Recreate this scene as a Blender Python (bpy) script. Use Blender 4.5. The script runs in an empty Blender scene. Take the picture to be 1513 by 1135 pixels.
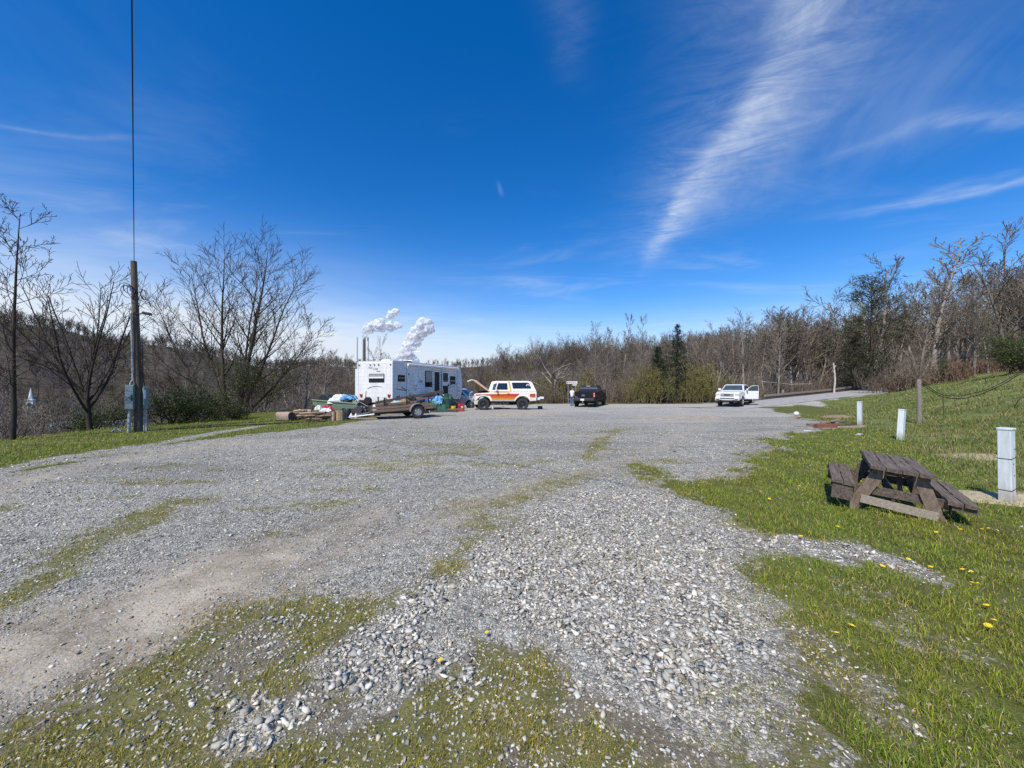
import bpy, bmesh, math, random
import numpy as np
from mathutils import Vector, Matrix, Euler

SC = bpy.context.scene
COL = SC.collection
PI = math.pi
R = math.radians
HC = 1.6            # eye height
FPX = 568.0         # focal length in photo pixels
SUN_EL = R(50); SUN_AZ = R(30)     # sun stands behind the camera, to its left
SUN = Vector((-math.sin(SUN_AZ)*math.cos(SUN_EL), -math.cos(SUN_AZ)*math.cos(SUN_EL), math.sin(SUN_EL)))

def at(px, py, Y):
    return Vector(((px-756.5)/FPX*Y, Y, HC+(570-py)/FPX*Y))
def gp(px, py, z=0.0):
    D = (HC-z)*FPX/(py-570.0)
    return ((px-756.5)/FPX*D, D)

# ------------------------------------------------------------------ numpy noise
def _h(ix, iy, seed):
    n = (ix.astype(np.int64)*374761393 + iy.astype(np.int64)*668265263 + seed*974634777) & 0xffffffff
    n = ((n ^ (n >> 13))*1274126177) & 0xffffffff
    n = (n ^ (n >> 16)) & 0xffffff
    return n/float(0xffffff)
def vnoise(x, y, seed=0):
    ix = np.floor(x); iy = np.floor(y); fx = x-ix; fy = y-iy
    fx = fx*fx*(3-2*fx); fy = fy*fy*(3-2*fy)
    a = _h(ix, iy, seed); b = _h(ix+1, iy, seed); c = _h(ix, iy+1, seed); d = _h(ix+1, iy+1, seed)
    return (a*(1-fx)+b*fx)*(1-fy)+(c*(1-fx)+d*fx)*fy
def fbm(x, y, seed=0, oct=4):
    s = 0; a = .5; t = 0
    for i in range(oct):
        s = s+a*vnoise(x*2**i, y*2**i, seed+i*17); t += a; a *= .5
    return s/t
def sstep(a, b, x):
    t = np.clip((x-a)/(b-a), 0, 1); return t*t*(3-2*t)

# ------------------------------------------------------------------ terrain
PROF_U = np.array([-6, -2.2, -1.33, -1.15, -1.03, -.93, -.85, -.72, -.62, -.45, -.3, -.12, 0., .2, 6.])
PROF_Z = np.array([40, 62, 52, 47, 36, 41, 41, 30, 22, 24, 24, 27, 30, 34, 40])
def height(x, y):
    x = np.asarray(x, float); y = np.asarray(y, float)
    z = -.3*sstep(26, 34, y)
    d = (x-6.8)*.815-(y-5.3)*.58-.5
    bank = .25*np.where(d < 0, 0, np.where(d < 1.5, d*d/3, d-.75))
    bank = np.minimum(bank, 3.2+.12*np.maximum(bank-3.2, 0))
    bank = bank*(1+.10*(fbm(x*.25, y*.25, 5)-.5))*sstep(-8, 2, y+.0*x)
    # road cut into the bank
    rx, ry = road_s(x, y)
    rd = np.abs(ry); rz = np.clip((rx-3)*.052, -.1, 3.8)
    w = 1-sstep(2.0, 5.0, rd)
    w = w*sstep(-2, 3, rx)
    z = z*(1-.0*w)+bank*(1-w)+(rz)*w
    # slope behind the lot
    back = np.maximum(y-43, 0)
    z = z+np.where(x > 4, 1, np.clip((x+10)/14, 0, 1))*np.minimum(back*.03, 3)
    # valley to the left and behind the trailer
    dl = np.maximum(-14.6-x, np.minimum(y-38, (3-x)*.9))
    drop = np.where(dl < 0, 0, np.where(dl < 3, dl*dl/6, dl-1.5))*.42
    z = z-15*(1-np.exp(-np.maximum(drop, 0)/15))
    # far ridges
    r = np.sqrt(x*x+y*y)+1e-6
    u = np.where(y > 1, x/np.maximum(y, 1), 6*np.sign(x))
    u = np.clip(u, -6, 6)
    ridge = np.interp(u, PROF_U, PROF_Z)+10*(fbm(u*6+20, r*.004, 9)-.5)
    far = sstep(190, 520, r)*np.where(y > 1, 1, .6)
    z = z*(1-far)+far*ridge
    mid = sstep(75, 190, y)*np.interp(u, [-.35, -.12, .05, .2, .5, .9, 3], [0, 1.5, 3, 8.5, 11, 13, 15])*(1-far)*(1+.25*(fbm(u*9, y*.01, 31)-.5))
    z = z+mid
    # micro relief
    z = z+.05*(fbm(x*.5, y*.5, 3)-.5)*sstep(2, 5, np.abs(x)+y)+.012*(fbm(x*3.5, y*3.5, 4)-.5)
    return z
RA = np.array((17.0, 33.0)); RD = np.array((.894, .447))
def road_s(x, y):
    dx = x-RA[0]; dy = y-RA[1]
    s = dx*RD[0]+dy*RD[1]; t = -dx*RD[1]+dy*RD[0]
    t = t+.0035*np.maximum(s-8, 0)**2        # bends to the right
    return s, t
def hz(x, y):
    return float(height(np.array([x]), np.array([y]))[0])

# ------------------------------------------------------------------ object helpers
def link(o, parent=None):
    COL.objects.link(o)
    if parent is not None: o.parent = parent
    return o
def tag(o, label=None, cat=None, group=None, kind=None):
    if label: o['label'] = label
    if cat: o['category'] = cat
    if group: o['group'] = group
    if kind: o['kind'] = kind
    return o
def thing(name, label, cat, loc=(0, 0, 0), rz=0, group=None, rot=None):
    o = bpy.data.objects.new(name, None); link(o)
    o.empty_display_size = .2
    o.location = loc; o.rotation_euler = rot if rot else (0, 0, rz)
    return tag(o, label, cat, group)
def copy_tree(o, parent=None):
    c = o.copy(); COL.objects.link(c)
    if parent is not None: c.parent = parent
    for ch in list(o.children): copy_tree(ch, c)
    return c

def np_mesh(name, V, quads=None, tris=None, col=None, smooth=False):
    me = bpy.data.meshes.new(name)
    nq = 0 if quads is None else len(quads); nt = 0 if tris is None else len(tris)
    me.vertices.add(len(V)); me.vertices.foreach_set('co', np.ascontiguousarray(V, np.float32).ravel())
    loops = []; starts = []
    if nq: loops.append(np.asarray(quads).ravel()); starts.append(np.arange(nq)*4)
    if nt: loops.append(np.asarray(tris).ravel()); starts.append(nq*4+np.arange(nt)*3)
    loops = np.concatenate(loops).astype(np.int32); starts = np.concatenate(starts).astype(np.int32)
    me.loops.add(len(loops)); me.loops.foreach_set('vertex_index', loops)
    me.polygons.add(nq+nt); me.polygons.foreach_set('loop_start', starts)
    try:
        tot = np.concatenate([np.full(nq, 4), np.full(nt, 3)]).astype(np.int32)
        me.polygons.foreach_set('loop_total', tot)
    except Exception: pass
    if smooth: me.polygons.foreach_set('use_smooth', np.ones(nq+nt, bool))
    if col is not None:
        a = me.attributes.new('col', 'FLOAT_COLOR', 'POINT')
        c = np.ones((len(V), 4), np.float32); c[:, :3] = col
        a.data.foreach_set('color', c.ravel())
    me.update(calc_edges=True); me.validate()
    return me
def np_obj(name, me, mat, parent=None):
    if mat: me.materials.append(mat)
    return link(bpy.data.objects.new(name, me), parent)

class MB:
    """collects simple shapes into one mesh"""
    def __init__(s): s.v = []; s.f = []; s.m = []; s.cur = 0
    def add(s, vs, fs):
        b = len(s.v); s.v += [tuple(v) for v in vs]
        for f in fs: s.f.append(tuple(i+b for i in f)); s.m.append(s.cur)
        return s
    def box(s, c, d, rot=None):
        hx, hy, hz_ = d[0]/2, d[1]/2, d[2]/2
        vs = [Vector((x, y, z)) for x in (-hx, hx) for y in (-hy, hy) for z in (-hz_, hz_)]
        if rot is not None:
            M = rot if isinstance(rot, Matrix) else Euler(rot).to_matrix()
            vs = [M @ v for v in vs]
        c = Vector(c)
        return s.add([v+c for v in vs], [(0, 1, 3, 2), (4, 6, 7, 5), (0, 4, 5, 1), (2, 3, 7, 6), (0, 2, 6, 4), (1, 5, 7, 3)])
    def beam(s, p0, p1, w, h, up=(0, 0, 1)):
        p0 = Vector(p0); p1 = Vector(p1); t = (p1-p0).normalized(); up = Vector(up)
        sd = t.cross(up)
        if sd.length < 1e-4: sd = t.cross(Vector((1, 0, 0)))
        sd.normalize(); u = sd.cross(t).normalized()
        vs = [p+sd*a*w/2+u*b*h/2 for p in (p0, p1) for a, b in ((-1, -1), (1, -1), (1, 1), (-1, 1))]
        return s.add(vs, [(0, 1, 2, 3), (7, 6, 5, 4), (0, 4, 5, 1), (1, 5, 6, 2), (2, 6, 7, 3), (3, 7, 4, 0)])
    def tube(s, path, r, n=8, caps=True):
        P = [Vector(p) for p in path]; m = len(P)
        rr = r if isinstance(r, (list, tuple)) else [r]*m
        ref = None; vs = []
        for i in range(m):
            t = (P[min(i+1, m-1)]-P[max(i-1, 0)])
            if t.length < 1e-9: t = Vector((0, 0, 1))
            t.normalize()
            if ref is None:
                ref = Vector((0, 0, 1)) if abs(t.z) < .9 else Vector((1, 0, 0))
            a = (ref-t*ref.dot(t))
            if a.length < 1e-5: a = t.orthogonal()
            a.normalize(); ref = a; b = t.cross(a)
            for k in range(n):
                an = 2*PI*k/n; vs.append(P[i]+(a*math.cos(an)+b*math.sin(an))*rr[i])
        fs = [(i*n+k, i*n+(k+1) % n, (i+1)*n+(k+1) % n, (i+1)*n+k) for i in range(m-1) for k in range(n)]
        if caps: fs += [tuple(range(n-1, -1, -1)), tuple((m-1)*n+k for k in range(n))]
        return s.add(vs, fs)
    def lathe(s, prof, n=20, c=(0, 0, 0), axis='z', caps=True):
        c = Vector(c); vs = []
        for r, h in prof:
            for k in range(n):
                a = 2*PI*k/n; p = (r*math.cos(a), r*math.sin(a), h)
                if axis == 'y': p = (p[0], p[2], p[1])
                if axis == 'x': p = (p[2], p[0], p[1])
                vs.append(c+Vector(p))
        m = len(prof)
        fs = [(i*n+k, i*n+(k+1) % n, (i+1)*n+(k+1) % n, (i+1)*n+k) for i in range(m-1) for k in range(n)]
        if caps: fs += [tuple(range(n-1, -1, -1)), tuple((m-1)*n+k for k in range(n))]
        return s.add(vs, fs)
    def prism(s, pts, w0, w1=None):
        """side outline (x,z) extruded across y; w0 = half width (number or function of x,z); w1 gives the other side"""
        f0 = w0 if callable(w0) else (lambda x, z: w0)
        f1 = (lambda x, z: -f0(x, z)) if w1 is None else (w1 if callable(w1) else (lambda x, z: w1))
        n = len(pts)
        vs = [(x, f0(x, z), z) for x, z in pts]+[(x, f1(x, z), z) for x, z in pts]
        fs = [tuple(range(n)), tuple(range(2*n-1, n-1, -1))]+[(i, i+n, (i+1) % n+n, (i+1) % n) for i in range(n)]
        return s.add(vs, fs)
    def slab(s, pts, off):
        """polygon of 3-D points thickened by the vector off"""
        n = len(pts); off = Vector(off); P = [Vector(p) for p in pts]
        return s.add(P+[p+off for p in P], [tuple(range(n-1, -1, -1)), tuple(range(n, 2*n))]+[(i, (i+1) % n, (i+1) % n+n, i+n) for i in range(n)])
    def loft(s, rings, closed=True, caps=True):
        n = len(rings[0]); vs = [p for r in rings for p in r]; m = len(rings)
        fs = []
        for i in range(m-1):
            for k in range(n if closed else n-1):
                fs.append((i*n+k, i*n+(k+1) % n, (i+1)*n+(k+1) % n, (i+1)*n+k))
        if caps and closed: fs += [tuple(range(n-1, -1, -1)), tuple((m-1)*n+k for k in range(n))]
        return s.add(vs, fs)
    def ellipsoid(s, c, r, nu=12, nv=8, jit=0, seed=1):
        rnd = random.Random(seed); c = Vector(c); vs = []; fs = []
        for i in range(nv+1):
            ph = PI*i/nv
            for k in range(nu):
                th = 2*PI*k/nu; j = 1+jit*(rnd.random()-.5)*2
                vs.append(c+Vector((r[0]*math.sin(ph)*math.cos(th)*j, r[1]*math.sin(ph)*math.sin(th)*j, r[2]*math.cos(ph)*j)))
        for i in range(nv):
            for k in range(nu):
                fs.append((i*nu+k, (i+1)*nu+k, (i+1)*nu+(k+1) % nu, i*nu+(k+1) % nu))
        return s.add(vs, fs)
    def build(s, name, mat, parent=None, bevel=0, smooth=False, seg=2, ang=35):
        me = bpy.data.meshes.new(name); me.from_pydata(s.v, [], s.f)
        mats = mat if isinstance(mat, (list, tuple)) else [mat]
        for m in mats: me.materials.append(m)
        if len(mats) > 1: me.polygons.foreach_set('material_index', s.m)
        bm = bmesh.new(); bm.from_mesh(me)
        bmesh.ops.remove_doubles(bm, verts=bm.verts, dist=1e-5)
        bmesh.ops.recalc_face_normals(bm, faces=bm.faces)
        bm.to_mesh(me); bm.free()
        if smooth:
            me.polygons.foreach_set('use_smooth', [True]*len(me.polygons))
            try: me.set_sharp_from_angle(angle=R(ang))
            except Exception: pass
        o = link(bpy.data.objects.new(name, me), parent)
        if bevel:
            b = o.modifiers.new('bevel', 'BEVEL'); b.width = bevel; b.segments = seg
            b.limit_method = 'ANGLE'; b.angle_limit = R(32); b.use_clamp_overlap = True
            me.polygons.foreach_set('use_smooth', [True]*len(me.polygons))
            try: b.harden_normals = True
            except Exception: pass
        return o

# ------------------------------------------------------------------ materials
class NT:
    def __init__(s, tree): s.t = tree
    def n(s, typ, **kw):
        nd = s.t.nodes.new(typ)
        for k, v in kw.items():
            if k.startswith('_'): setattr(nd, k[1:], v)
        return nd
    def l(s, a, b): s.t.links.new(a, b)
    def math(s, op, a, b=None, c=None, clamp=False):
        nd = s.t.nodes.new('ShaderNodeMath'); nd.operation = op; nd.use_clamp = clamp
        for i, v in enumerate((a, b, c)):
            if v is None: continue
            if isinstance(v, (int, float)): nd.inputs[i].default_value = v
            else: s.l(v, nd.inputs[i])
        return nd.outputs[0]
    def mix(s, fac, a, b, blend='MIX'):
        nd = s.t.nodes.new('ShaderNodeMix'); nd.data_type = 'RGBA'; nd.blend_type = blend
        for sock, v in ((nd.inputs[0], fac), (nd.inputs[6], a), (nd.inputs[7], b)):
            if isinstance(v, (int, float)): sock.default_value = v
            elif isinstance(v, tuple): sock.default_value = (v[0], v[1], v[2], 1)
            else: s.l(v, sock)
        return nd.outputs[2]
    def noise(s, vec, scale, detail=4, rough=.55, dist=0):
        nd = s.t.nodes.new('ShaderNodeTexNoise'); nd.inputs['Scale'].default_value = scale
        nd.inputs['Detail'].default_value = detail; nd.inputs['Roughness'].default_value = rough
        nd.inputs['Distortion'].default_value = dist
        if vec is not None: s.l(vec, nd.inputs['Vector'])
        return nd.outputs['Fac']
    def ramp(s, fac, stops):
        nd = s.t.nodes.new('ShaderNodeValToRGB'); cr = nd.color_ramp
        while len(cr.elements) < len(stops): cr.elements.new(.5)
        for e, (p, c) in zip(cr.elements, stops):
            e.position = p; e.color = (c, c, c, 1) if isinstance(c, (int, float)) else (c[0], c[1], c[2], 1)
        s.l(fac, nd.inputs[0]); return nd.outputs[0]
    def maprange(s, v, a, b, c=0, d=1):
        nd = s.t.nodes.new('ShaderNodeMapRange'); nd.interpolation_type = 'SMOOTHSTEP'
        for i, q in enumerate((a, b, c, d)): nd.inputs[1+i].default_value = q
        s.l(v, nd.inputs[0]); return nd.outputs[0]
def new_mat(name):
    m = bpy.data.materials.new(name); m.use_nodes = True
    nt = NT(m.node_tree); b = m.node_tree.nodes['Principled BSDF']
    return m, nt, b
def mat(name, col, rough=.6, metal=0., var=.15, scale=6., bump=0., bscale=40., dark=None, spec=.5, coat=0, stretch=None, emit=None):
    """procedural material: base colour broken up by noise, optional dirt colour and bump"""
    m, nt, b = new_mat(name)
    tc = nt.n('ShaderNodeTexCoord').outputs['Object']
    if stretch:
        mp = nt.n('ShaderNodeMapping'); mp.inputs['Scale'].default_value = stretch; nt.l(tc, mp.inputs[0]); tc = mp.outputs[0]
    n1 = nt.noise(tc, scale, 5, .6)
    lo = tuple(c*(1-var) for c in col); hi = tuple(min(1, c*(1+var)) for c in col)
    c = nt.ramp(n1, [(.3, lo), (.7, hi)])
    if dark:
        n2 = nt.noise(tc, scale*2.3, 6, .7)
        c = nt.mix(nt.maprange(n2, .52, .72), c, dark)
    nt.l(c, b.inputs['Base Color'])
    b.inputs['Roughness'].default_value = rough; b.inputs['Metallic'].default_value = metal
    b.inputs['Specular IOR Level'].default_value = spec
    if coat: b.inputs['Coat Weight'].default_value = coat; b.inputs['Coat Roughness'].default_value = .08
    if bump:
        bp = nt.n('ShaderNodeBump'); bp.inputs['Strength'].default_value = bump; bp.inputs['Distance'].default_value = .02
        nt.l(nt.noise(tc, bscale, 4, .6), bp.inputs['Height']); nt.l(bp.outputs[0], b.inputs['Normal'])
    return m
def attr_mat(name, rough=.8, var=.12, scale=60, bump=0, trans=0, spec=.3):
    """colour comes from the mesh's per-point colour"""
    m, nt, b = new_mat(name)
    a = nt.n('ShaderNodeAttribute'); a.attribute_name = 'col'
    tc = nt.n('ShaderNodeTexCoord').outputs['Object']
    v = nt.ramp(nt.noise(tc, scale, 3), [(.3, 1-var), (.7, 1+var)])
    c = nt.mix(1., a.outputs['Color'], v, 'MULTIPLY')
    nt.l(c, b.inputs['Base Color']); b.inputs['Roughness'].default_value = rough
    b.inputs['Specular IOR Level'].default_value = spec
    if trans:
        t = nt.n('ShaderNodeBsdfTranslucent'); nt.l(c, t.inputs[0])
        mx = nt.n('ShaderNodeMixShader'); mx.inputs[0].default_value = trans
        nt.l(b.outputs[0], mx.inputs[1]); nt.l(t.outputs[0], mx.inputs[2])
        nt.l(mx.outputs[0], m.node_tree.nodes['Material Output'].inputs[0])
    return m
# ================================================================== camera, sun, sky
cam_d = bpy.data.cameras.new('camera'); cam_d.sensor_width = 36; cam_d.lens = 36*FPX/1513
cam_d.clip_start = .05; cam_d.clip_end = 6000
cam = link(bpy.data.objects.new('camera', cam_d)); cam.location = (0, 0, HC); cam.rotation_euler = (R(90.25), 0, 0)
SC.camera = cam
sd = bpy.data.lights.new('sun', 'SUN'); sd.energy = 5.0; sd.angle = R(.53); sd.color = (1, .945, .85)
sun = link(bpy.data.objects.new('sun', sd)); sun.rotation_euler = (-SUN).to_track_quat('-Z', 'Y').to_euler()
SC.view_settings.view_transform = 'Standard'; SC.view_settings.look = 'None'
SC.view_settings.exposure = 0; SC.view_settings.gamma = 1
SC.cycles.use_denoising = False; SC.cycles.adaptive_threshold = .006; SC.cycles.denoiser = 'OPENIMAGEDENOISE'; SC.cycles.denoising_input_passes = 'RGB_ALBEDO_NORMAL'; SC.cycles.denoising_prefilter = 'ACCURATE'
SC.cycles.max_bounces = 32; SC.cycles.diffuse_bounces = 3; SC.cycles.glossy_bounces = 3; SC.cycles.transmission_bounces = 6; SC.cycles.transparent_max_bounces = 16
SC.cycles.volume_bounces = 28; SC.cycles.sample_clamp_indirect = 6
try: SC.cycles.caustics_reflective = False; SC.cycles.caustics_refractive = False
except Exception: pass

W = bpy.data.worlds.new('World'); SC.world = W; W.use_nodes = True
nt = NT(W.node_tree); bg = W.node_tree.nodes['Background']
sky = nt.n('ShaderNodeTexSky'); sky.sky_type = 'NISHITA'; sky.sun_disc = False
sky.sun_elevation = SUN_EL; sky.sun_rotation = PI+SUN_AZ      # measured from +Y, clockwise seen from above
sky.altitude = 300; sky.air_density = 1.0; sky.dust_density = .25; sky.ozone_density = 3.0
tc = nt.n('ShaderNodeTexCoord').outputs['Generated']
sp = nt.n('ShaderNodeSeparateXYZ'); nt.l(tc, sp.inputs[0]); dx, dy, dz = sp.outputs
zc = nt.math('MAXIMUM', dz, .02)
cx = nt.math('DIVIDE', dx, zc); cy = nt.math('DIVIDE', dy, zc)     # position on the high cloud sheet
cv = nt.n('ShaderNodeCombineXYZ'); nt.l(cx, cv.inputs[0]); nt.l(cy, cv.inputs[1]); cvo = cv.outputs[0]
W.cycles.sampling_method = 'NONE'
wn = nt.n('ShaderNodeTexNoise'); wn.inputs['Scale'].default_value = 1.15; wn.inputs['Detail'].default_value = 4; wn.inputs['Roughness'].default_value = .5; nt.l(cvo, wn.inputs['Vector'])
wsp = nt.n('ShaderNodeSeparateColor'); nt.l(wn.outputs['Color'], wsp.inputs[0])
wx, wy, wz = wsp.outputs
def rotn(ang, sx, sy, det=5, rough=.68, dist=.6):
    """noise stretched along one direction of the cloud sheet"""
    m1 = nt.n('ShaderNodeMapping'); m1.vector_type = 'TEXTURE'; m1.inputs['Rotation'].default_value = (0, 0, ang)
    m1.inputs['Scale'].default_value = (1/sx, 1/sy, 1); nt.l(cvo, m1.inputs[0])
    return nt.noise(m1.outputs[0], 1., det, rough, dist)
fA = rotn(R(-20), 2.2, 6.5, 8, .74, 2.2); fB = rotn(R(35), 3.2, 4.2, 7, .70, 1.6)
fib1 = nt.math('ADD', nt.math('MULTIPLY', nt.maprange(fA, .30, .76), .62), nt.math('MULTIPLY', nt.maprange(fB, .30, .74), .38))
fib2 = nt.math('ADD', nt.math('MULTIPLY', nt.maprange(rotn(R(150), 2.2, 6, 7, .72, 2.0), .30, .76), .65), nt.math('MULTIPLY', nt.maprange(fB, .32, .74), .35))
soft = nt.maprange(rotn(R(75), .9, 2.4, 5, .62, .8), .30, .72)
def streak(a, b, w0, w1, gain, fib, warp=.10, base=.25, left=1., right=1.):
    ax, ay = a; L = math.hypot(b[0]-ax, b[1]-ay); tx, ty = (b[0]-ax)/L, (b[1]-ay)/L
    ox = nt.math('SUBTRACT', nt.math('ADD', cx, nt.math('MULTIPLY', nt.math('SUBTRACT', wx, .5), warp*2)), ax)
    oy = nt.math('SUBTRACT', nt.math('ADD', cy, nt.math('MULTIPLY', nt.math('SUBTRACT', wy, .5), warp*2)), ay)
    s = nt.math('DIVIDE', nt.math('ADD', nt.math('MULTIPLY', ox, tx), nt.math('MULTIPLY', oy, ty)), L)
    d = nt.math('SUBTRACT', nt.math('MULTIPLY', oy, tx), nt.math('MULTIPLY', ox, ty))
    w = nt.math('ADD', w0, nt.math('MULTIPLY', nt.math('MINIMUM', nt.math('MAXIMUM', s, 0), 1), w1-w0))
    side = nt.math('ADD', left, nt.math('MULTIPLY', nt.math('LESS_THAN', d, 0), right-left))
    q = nt.math('DIVIDE', d, nt.math('MULTIPLY', w, side))
    g = nt.math('EXPONENT', nt.math('MULTIPLY', nt.math('MULTIPLY', q, q), -1))
    ends = nt.math('MULTIPLY', nt.maprange(s, -.25, .25), nt.maprange(s, 1.08, .55))
    f = nt.math('ADD', base, nt.math('MULTIPLY', fib, 1-base))
    return nt.math('MULTIPLY', nt.math('MULTIPLY', nt.math('MULTIPLY', g, f), ends), gain)
parts = [streak((.68, .70), (1.20, 3.55), .050, .085, .44, fib1, .22, .30, .9, 1.6),
         streak((.74, .55), (1.10, 3.35), .20, .26, .30, fib1, .34, .10, 1.2, 1.2),
         streak((.92, 1.0), (1.20, 2.6), .34, .34, .17, soft, .24, .15, .4, 1.5),
         streak((.95, 1.9), (1.18, 3.2), .07, .05, .13, fib1, .24, .35),
         streak((2.65, 1.60), (1.72, 2.30), .06, .10, .36, fib2, .5, .30),
         streak((2.3, 1.20), (1.28, 1.84), .06, .065, .24, fib2, .5, .30),
         streak((1.9, 1.15), (1.4, 1.75), .26, .26, .10, soft, .3, .1),
         streak((-2.35, 1.34), (-1.38, 1.58), .030, .022, .17, fib2, .22, .30),
         streak((-.078, 1.88), (-.05, 2.03), .009, .011, .13, fib2, .05, .3),
         streak((.10, .80), (.25, 1.32), .07, .04, .10, fib1, .22, .1)]
cl = parts[0]
for p in parts[1:]: cl = nt.math('ADD', cl, p)
mpv = nt.n('ShaderNodeMapping'); mpv.inputs['Scale'].default_value = (.55, 1.1, 1); mpv.inputs['Rotation'].default_value = (0, 0, .5); nt.l(cvo, mpv.inputs[0])
veil = nt.maprange(nt.noise(mpv.outputs[0], .9, 6, .62, .6), .50, .82)
veil = nt.math('MULTIPLY', veil, nt.math('MULTIPLY', nt.maprange(dz, .70, .10), .34))
cl = nt.math('ADD', cl, veil)
# thin bright haze low in the sky, thickest to the left where the valley lies
hz_l = nt.math('ADD', .46, nt.math('MULTIPLY', nt.maprange(dx, .30, -.75), .74))
low = nt.math('MULTIPLY', nt.maprange(dz, .46, .02), hz_l)
low = nt.math('MULTIPLY', low, nt.math('ADD', .70, nt.math('MULTIPLY', wx, .55)))
cl = nt.math('ADD', cl, nt.math('MULTIPLY', nt.math('MULTIPLY', low, low), .75))
cl = nt.math('ADD', cl, nt.math('MULTIPLY', nt.maprange(dz, .22, .0), .74), clamp=True)
hsv = nt.n('ShaderNodeHueSaturation'); hsv.inputs['Saturation'].default_value = 1.40; hsv.inputs['Value'].default_value = 1.55
nt.l(sky.outputs[0], hsv.inputs['Color'])
tint = nt.mix(1., hsv.outputs[0], (.74, .90, 1.10), 'MULTIPLY')
skyc = nt.mix(cl, tint, (7.6, 8.4, 9.5))
nt.l(skyc, bg.inputs[0]); bg.inputs[1].default_value = .10

# ================================================================== ground fields (plan of the lot)
def unproj(pts): return np.array([gp(px, py) for px, py in pts])
P_GRASS = unproj([(1118, 597), (1150, 607), (1200, 622), (1246, 629), (1185, 638), (1131, 650), (1136, 665), (1098, 674), (1082, 700), (1010, 705), (975, 690), (935, 682),
    (930, 700), (965, 722), (1054, 752), (1086, 779), (1130, 800), (1085, 822), (1082, 850), (1100, 885), (1112, 930), (1140, 965), (1120, 1000), (1092, 1040),
    (1085, 1090), (1060, 1200), (1200, 2400), (2600, 2400), (2600, 700), (1500, 597)])
P_STRIP = unproj([(1080, 803), (1168, 790), (1250, 797), (1330, 812), (1400, 844), (1464, 886), (1404, 881), (1290, 846), (1204, 823), (1110, 812)])
P_COARSE = [unproj(p) for p in (
    [(600, 890), (660, 850), (720, 800), (765, 770), (830, 730), (900, 712), (1000, 728), (1095, 790), (1090, 860), (1105, 900), (1125, 990), (1100, 1075), (1040, 1062), (960, 1030), (880, 1005), (830, 955), (760, 925), (690, 880), (630, 935), (640, 985), (560, 1020), (470, 1010), (520, 950)],
    [(335, 1030), (400, 1015), (445, 1055), (395, 1105), (300, 1130)],
    [(660, 960), (700, 950), (720, 985), (690, 1000)],
    [(380, 905), (400, 940), (440, 935), (470, 900)])]
L_MOSS = [(unproj([(60, 1180), (150, 1060), (250, 985), (340, 915), (430, 905), (540, 905), (620, 868), (660, 835), (700, 802)]), .22),
          (unproj([(720, 795), (712, 770), (690, 757), (760, 735), (830, 708), (900, 692), (960, 692)]), .28),
          (unproj([(-60, 935), (10, 897), (70, 851), (136, 803), (200, 775), (245, 745), (300, 738)]), .22),
          (unproj([(880, 640), (915, 636), (880, 655), (870, 680)]), .25)]
P_MIX = unproj([(-500, 1400), (-60, 1110), (60, 1040), (160, 985), (250, 920), (330, 878), (430, 872), (540, 890), (590, 895), (520, 945), (470, 985), (560, 1030), (640, 985), (700, 900), (760, 930), (830, 965), (880, 1010), (960, 1040), (1040, 1070), (1100, 1080), (1120, 1300), (600, 2400), (-400, 2000)])
L_DIRT = [(unproj([(-300, 1120), (0, 985), (159, 925), (228, 895), (318, 848), (350, 834)]), .46, 1.15), (unproj([(-300, 1120), (0, 985), (159, 925), (228, 895), (318, 848), (386, 822), (499, 782)]), .75, .35), (unproj([(318, 848), (386, 822), (499, 782), (560, 757)]), .30, .62), (unproj([(499, 782), (586, 745), (640, 728)]), .3, .35),
          (unproj([(-300, 1010), (0, 915), (120, 880), (250, 835)]), .25, .45),
          (unproj([(380, 870), (500, 822), (654, 772), (720, 735), (790, 712), (881, 694), (960, 668), (1010, 640), (1060, 620)]), .30, .50),
          (unproj([(560, 800), (640, 785), (690, 770)]), .3, .4),
          (unproj([(735, 613), (800, 612)]), 1.0, .9), (unproj([(965, 619), (1040, 616)]), .9, .9),
          (unproj([(0, 722), (120, 690), (250, 668), (340, 655)]), .45, .6), (unproj([(1150, 640), (1225, 634)]), .4, .5)]
P_LEFT = unproj([(-250, 770), (0, 704), (204, 664), (340, 645), (500, 629), (545, 622), (565, 612), (600, 607), (600, 600), (300, 600), (0, 620), (-600, 640)])
L_LSTREAK = unproj([(-60, 712), (68, 683), (120, 673), (236, 655), (310, 641), (386, 630)])

P_THIN = unproj([(1100, 870), (1180, 890), (1330, 950), (1390, 1050), (1350, 1250), (1040, 1250), (1090, 1040), (1120, 960)])
def poly_sd(P, x, y):
    """signed distance, positive inside"""
    inside = np.zeros(x.shape, bool); d2 = np.full(x.shape, 1e18); n = len(P)
    for i in range(n):
        ax, ay = P[i]; bx, by = P[(i+1) % n]
        ex, ey = bx-ax, by-ay
        t = np.clip(((x-ax)*ex+(y-ay)*ey)/(ex*ex+ey*ey+1e-12), 0, 1)
        d2 = np.minimum(d2, (x-ax-t*ex)**2+(y-ay-t*ey)**2)
        c = (ay > y) != (by > y)
        xi = ax+(y-ay)/(by-ay+1e-12)*ex
        inside ^= c & (x < xi)
    d = np.sqrt(d2); return np.where(inside, d, -d)
def line_d(P, x, y):
    d2 = np.full(x.shape, 1e18)
    for i in range(len(P)-1):
        ax, ay = P[i]; ex, ey = P[i+1][0]-ax, P[i+1][1]-ay
        t = np.clip(((x-ax)*ex+(y-ay)*ey)/(ex*ex+ey*ey+1e-12), 0, 1)
        d2 = np.minimum(d2, (x-ax-t*ex)**2+(y-ay-t*ey)**2)
    return np.sqrt(d2)
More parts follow.
